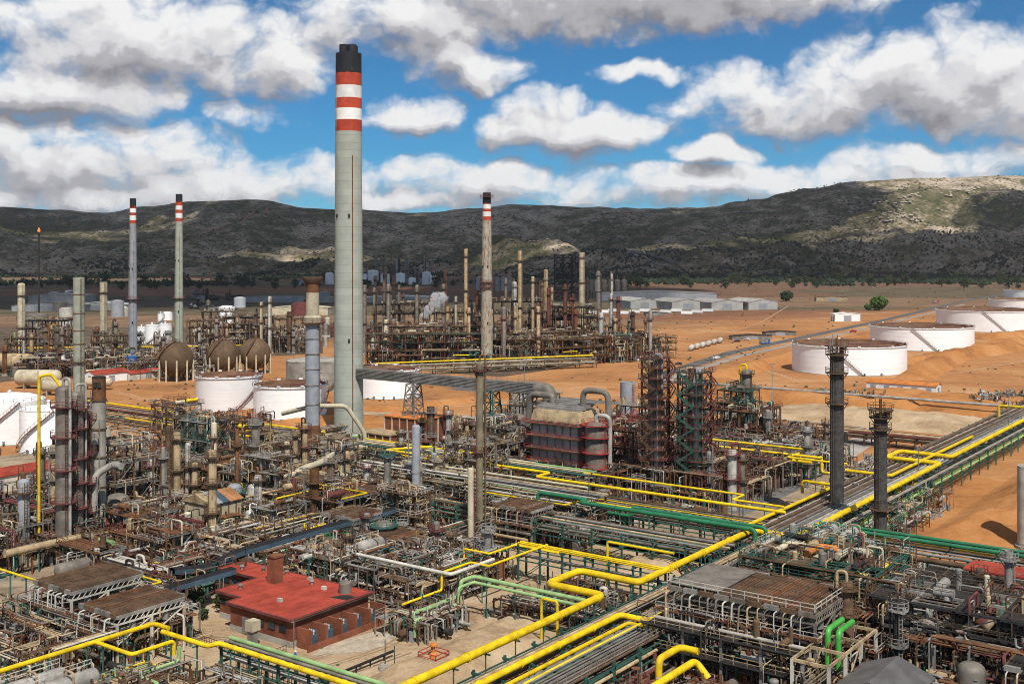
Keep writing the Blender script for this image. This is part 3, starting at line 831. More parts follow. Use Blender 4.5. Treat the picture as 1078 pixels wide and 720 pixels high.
# ------------------------------------------------------------------ builders
def ringdeck(b, r0, r1, z, m, mr, n=20):
    b.lathe([(r0, z), (r1, z), (r1, z + .18), (r0, z + .18), (r0, z)], m, n, smooth=False, caps=False)
    pts = [(r1 * math.cos(2 * math.pi * i / n), r1 * math.sin(2 * math.pi * i / n), z + .18) for i in range(n)]
    for h in (1.15, .6): b.tube([(x, y, q + h) for x, y, q in pts], .05, mr, 4, closed=True)
    for x, y, q in pts[::2]: b.bar((x, y, q), (x, y, q + 1.15), .08, mr)
    for i in range(0, n, 4):
        a = 2 * math.pi * i / n; b.bar((r0 * math.cos(a), r0 * math.sin(a), z - 1.2), (r1 * .97 * math.cos(a), r1 * .97 * math.sin(a), z), .12, m)

def ladder_mesh(b, x, y, z0, z1, dx, dy, m):
    n = Vector((-dy, dx, 0)) * .25; o = Vector((dx, dy, 0)) * .25
    p = Vector((x, y, 0)) + o
    for s in (-1, 1): b.bar(p + n * s + Vector((0, 0, z0)), p + n * s + Vector((0, 0, z1)), .08, m)
    z = z0
    while z < z1:
        b.bar(p - n + Vector((0, 0, z)), p + n + Vector((0, 0, z)), .05, m); z += .6
    z = z0 + 2.5
    while z < z1:
        c = p + Vector((dx, dy, 0)) * .4
        pts = [c + n * 1.6 * math.cos(t) + Vector((dx, dy, 0)) * .55 * math.sin(t) + Vector((0, 0, z)) for t in (0, .8, 1.57, 2.35, 3.14)]
        b.tube(pts, .04, m, 4); z += 2.2

def vessel(name, label, cat, base, r, h, m='alud', plats=(), mp='maroon', rings=(), mring='dark', top='dome', skirt='conc', ladder=True, riser=None, group=None, cone=None, face=-.9, n=20, platr=1.0):
    t = thing(name, label, cat, base, 0, group)
    b = MB()
    rb = cone or r
    if top == 'dome': prof = [(rb, 1.2), (r, h - r * .55), (r * .92, h - r * .3), (r * .7, h - r * .1), (r * .35, h), (0, h + .02)]
    else: prof = [(rb, 1.2), (r, h), (r * .82, h), (r * .82, h - 2), (0, h - 2)]
    b.lathe(prof, m, n); b.part('body', t)
    MB().lathe([(rb * 1.25, 0), (rb * 1.25, .7), (rb * 1.06, .75), (rb * 1.06, 1.3)], skirt, n, smooth=False).part('skirt', t)
    for z in rings:
        rr = r + (rb - r) * (1 - z / h); MB().lathe([(rr - .02, z - .2), (rr + .12, z - .2), (rr + .12, z + .2), (rr - .02, z + .2)], mring, n, smooth=False).part('band', t)
    for z in plats:
        q = MB(); rr = r + (rb - r) * (1 - z / h); ringdeck(q, rr, rr + platr, z, mp, mp); q.part('platform', t)
    if ladder:
        q = MB(); dx, dy = math.cos(face), math.sin(face)
        ladder_mesh(q, dx * max(r, rb) * 1.0, dy * max(r, rb) * 1.0, 0, h - .5, dx, dy, mp); q.part('ladder', t)
    if riser:
        q = MB(); a, rp, mr = riser; dx, dy = math.cos(a), math.sin(a); d = max(r, rb) + rp + .25
        q.tube(bend([(0, 0, h - .3), (0, 0, h + 1.2 + rp), (dx * d, dy * d, h + 1.2 + rp), (dx * d, dy * d, 1.0), (dx * (d + 2), dy * (d + 2), 1.0)], 3 * rp), rp, mr, 10)
        q.part('overhead_pipe', t)
    return t

def chimney(label, base, segs, m_cap='chimblack', rb=4.8, rt=4.2, plats=(), mp='maroon', name='striped_chimney', stripe=None, n=40, group=None, flues=4):
    """segs: list of (z top, material, part name) from the ground up"""
    t = thing(name, label, 'chimney', base, 0, group); h = segs[-1][0]; z0 = 0
    rad = lambda z: rb + (rt - rb) * (z / h)
    for i, (z1, m, nm) in enumerate(segs):
        k = max(1, int((z1 - z0) / 8)); pr = [(rad(z0 + (z1 - z0) * j / k), z0 + (z1 - z0) * j / k) for j in range(k + 1)]
        if i == len(segs) - 1: pr += [(rt * .86, z1), (rt * .86, z1 - 3), (0, z1 - 3)]
        sh_ = MB().lathe(pr, m, n, caps=False).part(nm, t); z0 = z1
        if i == 0: shaft = sh_
    for z in plats:
        q = MB(); ringdeck(q, rad(z) - .02, rad(z) + 1.5, z, mp, mp, 24); q.part('platform', t)
    if flues:
        for k in range(flues):
            a = math.pi / 4 + k * 2 * math.pi / flues; f = MB()
            f.lathe([(rt * .36, 0), (rt * .36, rt * .64), (rt * .28, rt * .64), (rt * .28, -1), (0, -1)], m_cap, 14, c=(math.cos(a) * rt * .45, math.sin(a) * rt * .45, h - 2.8 + 2.8)); f.part('flue', t)
    q = MB(); a = -1.15; zz = stripe or h * .75
    pts = [(math.cos(a) * (rad(z) + .08), math.sin(a) * (rad(z) + .08), z) for z in [zz * k / 10 for k in range(11)]]
    q.tube(pts, .16, 'rust' if stripe else 'galv', 4); q.part('cable_run', shaft)
    q = MB(); a = -2.5; dx, dy = math.cos(a), math.sin(a)
    ladder_mesh(q, dx * rb, dy * rb, 0, h * .05, dx, dy, 'galv')
    for k in range(20):
        z = h * .92 * k / 20; z2 = h * .92 * (k + 1) / 20
        for s in (-.04, .04): q.bar((math.cos(a + s) * (rad(z) + .3), math.sin(a + s) * (rad(z) + .3), z), (math.cos(a + s) * (rad(z2) + .3), math.sin(a + s) * (rad(z2) + .3), z2), .07, 'galv')
    q.part('ladder', shaft)
    for (a, z) in ((-1.4, h * .58), (-2.4, h * .58), (-1.4, h * .26), (-1.75, h * .955), (-1.2, h * .955)):
        f = MB(); f.box((math.cos(a) * rad(z), math.sin(a) * rad(z), z), (.7, .7, 1.1), 'dark', a); f.part('port', shaft)
    return t

mat('roofrust', (.20, .11, .065), .9, 0, .4, vs=.2, rust=.3, rustc=(.10, .055, .035), streak=False)
def tank(label, base, r, h, roof='float', m='tankwhite', stair=-1.0, group='white storage tanks', ms='rust', rail_m='maroon', sdir=1):
    t = thing('storage_tank', label, 'tank', base, 0, group); n = 64
    tsh_ = MB().lathe([(r, 0), (r, h), (r - .15, h)] if roof == 'float' else [(r, 0), (r, h)], m, n, caps=False).part('shell', t)
    nc = max(3, int(h / 2.4)); q = MB()
    for k in range(1, nc):
        z = h * k / nc; q.lathe([(r - .01, z - .05), (r + .035, z - .05), (r + .035, z + .05), (r - .01, z + .05)], m, n, smooth=False, caps=False)
    q.part('shell_seam', tsh_)
    MB().lathe([(r + .01, -.02), (r + .5, -.02), (r + .5, .25), (r + .01, .25)], 'conc', n, smooth=False, caps=False).part('footing', t)
    if roof == 'float':
        MB().lathe([(r - .05, h - .5), (r + .45, h - .5), (r + .45, h - .38), (r - .05, h - .38)], m, n, smooth=False, caps=False).part('wind_girder', t)
        MB().lathe([(r - .15, h), (r - .16, h * .5), (0, h * .5)], 'rust', n, caps=False).part('inner_wall', t)
        zf = h * .92; fr_ = MB(); fr_.lathe([(0, zf + .3), (r * .5, zf + .15), (r * .86, zf), (r * .87, zf + .8), (r * .975, zf + .8), (r * .98, zf)], 'roofrust', n, caps=False); fr_ = fr_.part('floating_roof', t)
        q = MB(); rail(q, [((r + .42) * math.cos(2 * math.pi * i / 32), (r + .42) * math.sin(2 * math.pi * i / 32), h - .38) for i in range(32)], 'maroon', closed=True, step=4); q.part('railing', t)
        q = MB()
        for i in range(10):
            a = 2 * math.pi * i / 10 + .2; q.box(((r + .2) * math.cos(a), (r + .2) * math.sin(a), h + .3), (1.3, .3, .5), m, a + 1.57)
        q.part('foam_box', t)['kind'] = 'stuff'
        q = MB(); q.bar((0, 0, zf + .5), (r * .93, -r * .3, h + .6), .9, 'maroon', .35); q.part('rolling_ladder', fr_)
    else:
        pr = [(r, h), (r * .66, h + r * .11), (r * .33, h + r * .165), (0.01, h + r * .18)] if roof == 'dome' else [(r + .12, h - .05), (r + .12, h + .08), (0.01, h + r * .14)]
        MB().lathe(pr, m, n).part('roof', t)
        q = MB(); rail(q, [((r - .1) * math.cos(2 * math.pi * i / 24), (r - .1) * math.sin(2 * math.pi * i / 24), h + .06) for i in range(24)], 'maroon' if roof == 'dome' else 'offwhite', closed=True, step=3); q.part('railing', t)
        q = MB(); q.lathe([(.35, 0), (.35, .8), (.6, .9), (.6, 1.2), (0, 1.4)], m, 10, c=(0, 0, h + r * .14)); q.part('vent', t)
    # spiral stair
    q = MB(); k = int(h / .45); sw = k * .5 / r
    prev = None
    for i in range(k):
        a = stair + sdir * sw * i / k; z = h * (i + 1) / k
        c, s = math.cos(a), math.sin(a)
        q.box(((r + .55) * c, (r + .55) * s, z - .05), (.95, .5, .08), ms, a)
        if i % 2 == 0:
            p = Vector(((r + 1.0) * c, (r + 1.0) * s, z))
            if prev is not None:
                q.bar(prev + Vector((0, 0, 1.1)), p + Vector((0, 0, 1.1)), .08, rail_m); q.bar(prev - Vector((0, 0, .1)), p - Vector((0, 0, .1)), .1, ms, .3)
                q.bar(p, p + Vector((0, 0, 1.1)), .07, rail_m)
            prev = p
    q.part('spiral_stair', t)
    q = MB()
    for k2 in range(3):
        a = -1.9 + .3 * k2; q.lathe([(.3, 0), (.3, 1.2), (.45, 1.2), (.45, 1.35), (0, 1.35)], 'galv', 8, c=(math.cos(a) * (r + .9), math.sin(a) * (r + .9), .1))
        q.tube([((r - .05) * math.cos(a), (r - .05) * math.sin(a), .9), ((r + 3) * math.cos(a), (r + 3) * math.sin(a), .9)], .18, 'galv', 6)
    q.part('nozzle_set', tsh_)['kind'] = 'stuff'
    return t

def sphere_tank(label, base, r, seed):
    t = thing('sphere_tank', label, 'tank', base, seed, 'brown spherical gas tanks'); zc = r * 1.25
    MB().lathe([(r * math.sin(math.pi * i / 18), -r * math.cos(math.pi * i / 18)) for i in range(19)], 'sphere', 36, c=(0, 0, zc)).part('ball', t)
    q = MB()
    for k in range(12):
        a = 2 * math.pi * k / 12; q.tube([((r + .03) * math.sin(math.pi * i / 16) * math.cos(a), (r + .03) * math.sin(math.pi * i / 16) * math.sin(a), zc + (r + .03) * math.cos(math.pi * i / 16)) for i in range(17)], .07, 'rust', 4)
    q.part('seam', t)
    for k in range(10):
        a = 2 * math.pi * k / 10; piece('leg', t, (r * .98 * math.cos(a), r * .98 * math.sin(a), 0), (r * .98 * math.cos(a), r * .98 * math.sin(a), zc), .9, 'beige', shape='cyl')
    q = MB()
    for k in range(10):
        a, a2 = 2 * math.pi * k / 10, 2 * math.pi * (k + 1) / 10
        q.bar((r * .98 * math.cos(a), r * .98 * math.sin(a), .8), (r * .98 * math.cos(a2), r * .98 * math.sin(a2), zc * .7), .14, 'brown')
    q.part('brace', t)
    q = MB(); pv = None
    for k in range(15):
        ph = math.pi * (.52 - .5 * k / 14); a = -2.5 + .7 * k / 14
        p = Vector((math.sin(ph) * math.cos(a), math.sin(ph) * math.sin(a), math.cos(ph))) * (r + .6) + Vector((0, 0, zc))
        if pv is not None:
            q.bar(pv, p, 1.0, 'rust', .15); q.bar(pv + Vector((0, 0, 1.1)), p + Vector((0, 0, 1.1)), .1, 'brown')
        q.bar(p, p + Vector((0, 0, 1.1)), .1, 'brown'); pv = p
    q.part('stairway', t)
    q = MB(); ringdeck(q, 0.3, 2.2, zc * 0 + zc + r - .1, 'brown', 'brown', 12); q.lathe([(.4, 0), (.4, 1.6), (0, 1.7)], 'galv', 8, c=(0, 0, zc + r)); q.part('top_platform', t)
    return t
mat('sphere', (.125, .082, .048), .75, 0, .4, vs=.15, rust=.4, rustc=(.10, .055, .03))

def drum(label, base, L, r, m='alud', rz=None, z=1.6, group=None, saddle='conc', name='horizontal_drum', noz=True):
    t = thing(name, label, 'vessel', base, RZ if rz is None else rz, group)
    shl_ = MB().lathe([(0, -L / 2 - r * .5), (r * .55, -L / 2 - r * .42), (r * .88, -L / 2 - r * .2), (r, -L / 2), (r, L / 2), (r * .88, L / 2 + r * .2), (r * .55, L / 2 + r * .42), (0, L / 2 + r * .5)], m, 18, c=(0, 0, z + r), axis='y').part('shell', t)
    for s in (-1, 1): MB().box((0, s * L * .3, z / 2 + r * .25), (r * 1.5, .5, z + r * .5), saddle).part('saddle', t)
    if noz:
        q = MB()
        for k in (-.35, 0, .35): q.lathe([(.18, 0), (.18, .5), (.3, .5), (.3, .62), (0, .62)], m, 8, c=(0, L * k, z + 2 * r - .05))
        q.tube(bend([(0, L * .2, z + 2 * r - .1), (0, L * .2, z + 2 * r + 1), (r + 1, L * .2, z + 2 * r + 1), (r + 1, L * .2, .2)], .5), .16, 'tan', 8); q.part('nozzle_set', shl_)['kind'] = 'stuff'
        q = MB(); rail(q, [(-r * .5, -L / 2, z + 2 * r * .96), (-r * .5, L / 2, z + 2 * r * .96)], 'offwhite'); q.part('railing', shl_)
    return t

def frame(label, a0, b0, nb, na, db, da, levels, mp='brown', mb='galv', mdeck='brown', rail_m='brown', group=None, detail=True, decks=True, brace=True, name='steel_structure', rz=None, loc=None, stair=True, w=.4):
    """open steel structure: nb bays along b, na bays along a"""
    t = thing(name, label, 'structure', loc if loc is not None else AB(a0, b0), rz, group)
    X = [i * db for i in range(nb + 1)]; Y = [j * da for j in range(na + 1)]; top = levels[-1]
    if detail:
        for x in X:
            for y in Y: piece('post', t, (x, y, 0), (x, y, top + .1), w, mp, shape='I')
        for z in levels:
            for y in Y: piece('beam', t, (0, y, z), (X[-1], y, z), w * .7, mb, w)
            for x in X: piece('beam', t, (x, 0, z + .03), (x, Y[-1], z + .03), w * .7, mb, w)
    else:
        q = MB()
        for x in X:
            for y in Y: q.box((x, y, top / 2), (w, w, top), mp)
        q.part('post_set', t)['kind'] = 'stuff'; q = MB()
        for z in levels:
            for y in Y: q.bar((0, y, z), (X[-1], y, z), w * .7, mb, w)
            for x in X: q.bar((x, 0, z + .03), (x, Y[-1], z + .03), w * .7, mb, w)
        q.part('beam_set', t)['kind'] = 'stuff'
    rnd = random.Random(hash((round(X[-1], 1), round(Y[-1], 1), len(label), label[-3:] == 'xxx')) % 9973 + len(label) * 31)
    if decks:
        for i, z in enumerate(levels):
            q = MB(); zd = z + w * .5 + .1; topl = i == len(levels) - 1
            for cx in range(nb):
                for cy in range(na):
                    k = rnd.random(); x0, y0 = X[cx], Y[cy]
                    if k < (.30 if topl else .5): q.box((x0 + db / 2, y0 + da / 2, zd), (db - .1, da - .1, .1), mdeck)
                    elif k < .75: q.box((x0 + db * .2, y0 + da / 2, zd), (db * .38, da - .1, .1), mdeck)
                    else:
                        for u in range(4): q.bar((x0, y0 + da * (u + .5) / 4, zd - .1), (x0 + db, y0 + da * (u + .5) / 4, zd - .1), .16, mb)
            for (cx, cy, sx, sy) in ((X[-1] / 2, -.4, X[-1] + 1.6, .8), (X[-1] / 2, Y[-1] + .4, X[-1] + 1.6, .8)): q.box((cx, cy, zd), (sx, sy, .1), mdeck)
            deck_ = q.part('deck', t)
            q = MB(); rectrail(q, -.55, -.55, X[-1] + .55, Y[-1] + .55, zd + .06, rail_m)
            if topl and rnd.random() < .6: rectrail(q, X[-1] * .2, Y[-1] * .25, X[-1] * .7, Y[-1] * .8, zd + 1.4, rail_m)
            q.part('railing', deck_)
            q = MB()
            for cx in range(nb):
                for cy in range(na):
                    for rep in range(2 if detail else 1):
                        x, y = X[cx] + rnd.uniform(.25, .75) * db, Y[cy] + rnd.uniform(.25, .75) * da; e = rnd.random(); m = pick(rnd, 'std'); sc = min(db, da) / 6
                        if e < .3:
                            L, r1, ax = rnd.uniform(2.2, 4.5) * sc, rnd.uniform(.35, .75) * sc, rnd.choice('xy')
                            q.lathe([(0, -L / 2 - r1 * .3), (r1 * .8, -L / 2 - r1 * .15), (r1, -L / 2), (r1, L / 2), (r1 * 1.15, L / 2), (r1 * 1.15, L / 2 + .2), (0, L / 2 + .2)], m, 10, c=(x, y, zd + .3 + r1), axis=ax)
                            for s_ in (-.3, .3): q.box((x + (s_ * L if ax == 'x' else 0), y + (s_ * L if ax == 'y' else 0), zd + .25), (.4, .4, .5), 'brown')
                        elif e < .5:
                            h, r1 = rnd.uniform(1.2, 3.2) * sc, rnd.uniform(.35, .8) * sc
                            q.lathe([(r1, 0), (r1, h), (r1 * .7, h + r1 * .3), (0, h + r1 * .42)], m, 10, c=(x, y, zd))
                        else:
                            for u in range(rnd.randint(2, 5)):
                                r1 = rnd.uniform(.07, .2); d = rnd.choice(((1, 0), (0, 1), (-1, 0), (0, -1))); L = rnd.uniform(1.5, db * .9); hh = rnd.uniform(.5, 2.4); xx, yy = x + u * .45, y + u * .2
                                q.tube(bend([(xx, yy, zd - rnd.choice((0, 2))), (xx, yy, zd + hh), (xx + d[0] * L, yy + d[1] * L, zd + hh), (xx + d[0] * L, yy + d[1] * L, zd - rnd.choice((0, 2.5)))], .4, 2), r1, pick(rnd, 'std'), 6, caps=False)
            q.part('deck_equipment', deck_)['kind'] = 'stuff'
    if brace:
        q = MB(); zz = [0] + list(levels)
        for k, (z0, z1) in enumerate(zip(zz, zz[1:])):
            for y in (0, Y[-1]):
                i = k % nb; q.bar((X[i], y, z0), (X[i + 1], y, z1), w * .4, mb)
            for x in (0, X[-1]):
                j = k % na; q.bar((x, Y[j], z0), (x, Y[j + 1], z1), w * .4, mb)
        q.part('brace', t)
    if stair:
        q = MB(); zz = [0] + list(levels)
        for k, (z0, z1) in enumerate(zip(zz, zz[1:])):
            L = (z1 - z0) * .9; y0, y1 = (.5, .5 + L) if k % 2 == 0 else (.5 + L, .5)
            for xo in (-1.5, -.7): q.bar((xo, y0, z0 + .2), (xo, y1, z1 + .3), .1, rail_m, .25); q.bar((xo, y0, z0 + 1.3), (xo, y1, z1 + 1.4), .07, rail_m)
            n = int((z1 - z0) / .4)
            for i in range(n): q.box((-1.1, y0 + (y1 - y0) * i / n, z0 + (z1 - z0) * i / n + .2), (.8, .25, .05), mdeck)
        q.part('stair', t)
    return t

PAL = {'std': [('tan', 11), ('alud', 8), ('alu', 6), ('galv', 4), ('rust', 4), ('brown', 9), ('maroon', 2), ('offwhite', 1.3), ('teal', 1), ('beige', 5), ('dark', 4), ('yellow', .4), ('pgreen', .5)],
       'rackp': [('alud', 9), ('galv', 8), ('alu', 2.5), ('tan', 4), ('brown', 4), ('pgreen', 1.6), ('yellow', .7), ('teal', 1), ('dark', 1.5)],
       'dark': [('alud', 6), ('brown', 10), ('dark', 10), ('galv', 3), ('rust', 6), ('tan', 4), ('alu', 2.5), ('maroon', 3), ('teal', 1), ('offwhite', 1)],
       'green': [('teal', 3), ('pgreen', 4), ('alud', 6), ('alu', 5), ('tan', 6), ('galv', 5), ('yellow', 1.0), ('offwhite', 2), ('brown', 5), ('rust', 3)],
       'silver': [('alu', 6), ('alud', 8), ('galv', 6), ('offwhite', 1.5), ('tan', 6), ('brown', 6), ('rust', 3), ('teal', .8), ('green', .5), ('dark', 2)]}
def cluster(label, group, where, n, seed, pal, hr, rr, plats=True, name='process_column', loc=None, rz=None, LX=None, LY=None):
    """upright columns of different height standing in a unit; where = (a0, a1, b0, b1)"""
    rnd = random.Random(seed); L = []
    for i in range(n):
        if loc is None: p = AB(rnd.uniform(where[0], where[1]), rnd.uniform(where[2], where[3]))
        else: p = loc + Matrix.Rotation(rz, 3, 'Z') @ Vector((rnd.uniform(0, LX), rnd.uniform(0, LY), 0))
        h = rnd.uniform(*hr); r = rnd.uniform(*rr) * (.7 + .3 * h / hr[1]); m = pick(rnd, pal)
        if m in ('yellow', 'pgreen', 'teal', 'maroon', 'green', 'offwhite'): m = rnd.choice(('alud', 'beige', 'greyblue', 'tan'))
        a_, b_ = toab(p)
        if any(x0 < a_ < x1 and y0 < b_ < y1 for x0, x1, y0, y1 in KEEP_CLEAR): continue
        L.append((h, r, m, p))
    CN_ = {'alud': 'dull grey', 'galv': 'steel grey', 'greyblue': 'blue-grey', 'alu': 'silver', 'beige': 'cream', 'tan': 'tan', 'rust': 'rusty', 'brown': 'brown', 'dark': 'black'}
    L.sort(key=lambda q: -q[0]); cnt = {}
    tot = {}
    for q in L: tot[q[2]] = tot.get(q[2], 0) + 1
    for i, (h, r, m, p) in enumerate(L):
        cnt[m] = cnt.get(m, 0) + 1; k = cnt[m]
        rank = 'only ' if tot[m] == 1 else ('tallest ' if k == 1 else ('shortest ' if k == tot[m] else ORD[min(k, 12) - 1] + ' tallest '))
        vessel(name, rank + CN_.get(m, m) + ' ' + label, 'column', p, r, h, m, plats=[h * k_ for k_ in ((.5, .9), (.35, .65, .92), (.8,))[i % 3]] if plats else (), mp=rnd.choice(('brown', 'maroon', 'galv', 'brown')), n=12, group=group, top='dome' if i % 4 else 'open', riser=(rnd.uniform(0, 6), r * .25, pick(rnd, 'dark')) if i % 2 else None, platr=.8, face=rnd.uniform(-3, 0))
KEEP_CLEAR = [(120, 158, -216, -200), (157, 176, -214, -197), (262, 290, -254, -222), (120, 146, -170, -128), (255, 276, -196, -166)]
ORD = ('first', 'second', 'third', 'fourth', 'fifth', 'sixth', 'seventh', 'eighth', 'ninth', 'tenth', 'eleventh', 'twelfth')
def pick(rnd, pal):
    w = PAL[pal]; s = rnd.random() * sum(x for _, x in w)
    for m, x in w:
        s -= x
        if s <= 0: return m
    return w[0][0]

def maze(label, a0, a1, b0, b1, seed, n=70, zmax=9, pal='std', r=(.06, .2), gear=60, loc=None, rz=None, LX=None, LY=None, small=1.0):
    """dense pipework on steel goal posts with valves, pumps and small vessels"""
    rnd = random.Random(seed); b = MB()
    LX = LX or b1 - b0; LY = LY or a1 - a0
    levels = [z for z in (.6, 1.0, 2.6, 3.6, 4.6, 5.6, 7.2, 8.4, 10, 12) if z <= zmax]
    for k in range(n):
        along = rnd.random() < .5; Lm = LY if along else LX; Cm = LX if along else LY
        ln = min(Lm * .98, rnd.uniform(4, 22)); s = rnd.uniform(0, Lm - ln); c = rnd.uniform(.3, max(.4, Cm - 2)); z = rnd.choice(levels)
        lanes = rnd.randint(1, 6); m = pick(rnd, pal); rr = rnd.uniform(*r)
        def P(u, v, w): return (v, u, w) if along else (u, v, w)
        off = 0
        for i in range(lanes):
            if rnd.random() < .5: m = pick(rnd, pal)
            r1 = rr * rnd.uniform(.7, 1.3); cc = c + off; off += r1 * 2 + rnd.uniform(.15, .4)
            if cc > Cm: break
            s0, s1 = s + rnd.uniform(0, 1.5), s + ln - rnd.uniform(0, 1.5)
            pts = [P(s0, cc, z), P(s1, cc, z)]
            e = rnd.random()
            if e < .45: pts.append(P(s1, cc, rnd.choice((.3, .3, 1.2, max(.3, z - 2.2), z + 1.8))))
            elif e < .8: pts.append(P(s1, min(Cm, max(0, cc + rnd.choice((-1, 1)) * rnd.uniform(1, 5))), z)); pts.append((*pts[-1][:2], rnd.choice((.3, .8, z + 1.5))))
            if rnd.random() < .6: pts.insert(0, P(s0, cc, rnd.choice((.3, .6, z + 1.2, max(.3, z - 2)))))
            if rnd.random() < .25 and s1 - s0 > 6:          # expansion loop
                mid = (s0 + s1) / 2; dz = rnd.uniform(.8, 1.6); i0 = pts.index(P(s0, cc, z))
                pts[i0 + 1:i0 + 1] = [P(mid - 1, cc, z), P(mid - 1, cc, z + dz), P(mid + 1, cc, z + dz), P(mid + 1, cc, z)]
            pts = [p for i_, p in enumerate(pts) if i_ == 0 or (Vector(p) - Vector(pts[i_ - 1])).length > .05]
            b.tube(bend(pts, r1 * 2.5, 2) if r1 > .1 else pts, r1, m, 6, caps=False)
            for v in range(rnd.randint(0, 2)):
                q = P(rnd.uniform(s0, s1), cc, z); mv = rnd.choice(('maroon', 'galv', 'rust', 'brown', 'alud'))
                b.box(q, (r1 * 3.4, r1 * 3.4, r1 * 3.4), mv); b.bar(q, (q[0], q[1], q[2] + r1 * 5), r1 * .7, mv); b.lathe([(r1 * 2, 0), (r1 * 2, .05)], mv, 8, c=(q[0], q[1], q[2] + r1 * 5), smooth=False)
        if z > 1.5:
            u = s + .5; wd = off + .6; ms = rnd.choice(('galv', 'brown', 'brown', 'rust', 'brown', 'teal'))
            while u < s + ln:
                for v in (c - .5, c + wd - .5): b.bar(P(u, v, 0), P(u, v, z - rr), .2, ms)
                b.bar(P(u, c - .8, z - rr - .15), P(u, c + wd - .2, z - rr - .15), .22, ms); u += rnd.uniform(4, 6)
    for k in range(gear):
        x, y = rnd.uniform(0, LX), rnd.uniform(0, LY); e = rnd.random(); m = pick(rnd, pal)
        if e < .22:                                        # pump and motor on a plinth
            b.box((x, y, .25), (.9, 2.2, .5), 'conc'); b.lathe([(.35, 0), (.35, 1.0), (.2, 1.05), (.2, 1.2)], rnd.choice(('teal', 'galv', 'greyblue', 'maroon')), 8, c=(x, y - .2, .9), axis='y'); b.box((x, y - .7, .9), (.6, .6, .8), 'galv')
            b.tube([(x, y - .7, 1), (x, y - .7, 3)], .12, m, 6)
        elif e < .42:                                      # riser
            h = rnd.uniform(2.5, zmax + 1); r1 = rnd.uniform(.06, .18); d = rnd.choice(((1, 0), (-1, 0), (0, 1), (0, -1))); L = rnd.uniform(1, 4)
            b.tube(bend([(x, y, 0), (x, y, h), (x + d[0] * L, y + d[1] * L, h), (x + d[0] * L, y + d[1] * L, h - rnd.uniform(.5, 2.4))], .4, 2), r1, m, 6)
        elif e < .6:                                       # small upright vessel
            h = rnd.uniform(1.6, 4.5) * small; r1 = rnd.uniform(.35, .9) * small
            b.lathe([(r1, .3), (r1, h), (r1 * .7, h + r1 * .3), (0, h + r1 * .42)], m, 10, c=(x, y, 0)); b.box((x, y, .2), (r1 * 2, r1 * 2, .4), 'conc')
        elif e < .78:                                      # exchanger on two saddles
            L = rnd.uniform(2, 5) * small; r1 = rnd.uniform(.3, .65) * small; zb = rnd.choice((.8, .8, 2.8, 4.4)) if zmax > 5 else .8; ax = rnd.choice('xy')
            b.lathe([(0, -L / 2 - r1 * .3), (r1 * .8, -L / 2 - r1 * .15), (r1, -L / 2), (r1, L / 2), (r1 * 1.15, L / 2), (r1 * 1.15, L / 2 + .2), (0, L / 2 + .2)], m, 10, c=(x, y, zb + r1), axis=ax)
            for s in (-.3, .3): b.box((x + (s * L if ax == 'x' else 0), y + (s * L if ax == 'y' else 0), zb / 2), (.35, .35, zb), 'brown')
        elif e < .9:                                       # platform on legs with rail
            w, d, h = rnd.uniform(1.5, 4), rnd.uniform(1.5, 4), rnd.uniform(2.2, max(2.6, zmax * .8)); mm = rnd.choice(('maroon', 'galv', 'brown', 'offwhite'))
            b.box((x, y, h), (w, d, .1), rnd.choice(('rust', 'galv', 'brown')))
            for i, j in ((-1, -1), (1, -1), (1, 1), (-1, 1)): b.bar((x + i * w / 2, y + j * d / 2, 0), (x + i * w / 2, y + j * d / 2, h), .15, mm)
            rectrail(b, x - w / 2, y - d / 2, x + w / 2, y + d / 2, h, mm)
        else:                                              # lamp post or cabinet
            if rnd.random() < .5: b.bar((x, y, 0), (x, y, rnd.uniform(4, 7)), .12, 'galv')
            else: b.box((x, y, .9), (.8, .5, 1.8), rnd.choice(('offwhite', 'galv', 'greyblue')))
    return b.solo('pipework', label, 'pipework', loc if loc is not None else AB(a0, b0), RZ if rz is None else rz, kind='stuff')

def pipe_rack(label, start, length, width, levels, rz, lines, step=6.0, mp='teal', mb='teal', w=.32, name='pipe_rack', z0=0.0, walk=None):
    """lines: (x offset, height, radius, material, y0, y1)"""
    t = thing(name, label, 'pipe rack', start, rz)
    n = int(length / step)
    for i in range(n + 1):
        y = i * step
        for x in (0, width): piece('post', t, (x, y, z0), (x, y, levels[-1] + .3), w, mp, shape='I')
        for z in levels: piece('crossbeam', t, (-.4, y, z - .2), (width + .4, y, z - .2), w * .8, mb, w)
    q = MB()
    for z in levels:
        for x in (0, width): q.bar((x, 0, z - .55), (x, n * step, z - .55), w * .6, mb)
    for i in range(0, n, 3):
        for x in (0, width): q.bar((x, i * step, .3), (x, (i + 1) * step, levels[0] - .6), w * .4, mb)
    q.part('side_girder', t)
    for (x, z, r, m, y0, y1) in lines:
        q = MB(); q.tube([(x, y0, z + r), (x, y1, z + r)], r, m, 8); q.part('pipe', t)
    if walk:
        x, z = walk; q = MB(); q.box((x, length / 2, z), (1.0, length, .1), 'galv'); rail(q, [(x - .5, 0, z), (x - .5, length, z)], 'galv'); rail(q, [(x + .5, 0, z), (x + .5, length, z)], 'galv'); q.part('walkway', t)
    return t
def lanes(seed, width, levels, length, pal, n=9, rr=(.1, .32)):
    rnd = random.Random(seed); out = []
    for z in levels:
        x = .3
        while x < width - .3:
            r = rnd.uniform(*rr); x += r
            if rnd.random() < .88: 
                y0 = 0 if rnd.random() < .8 else rnd.uniform(0, length * .5); out.append((x, z, r, pick(rnd, pal), y0 - 1, length + 1 if rnd.random() < .8 else rnd.uniform(length * .5, length)))
            x += r + rnd.uniform(.12, .6)
    return out

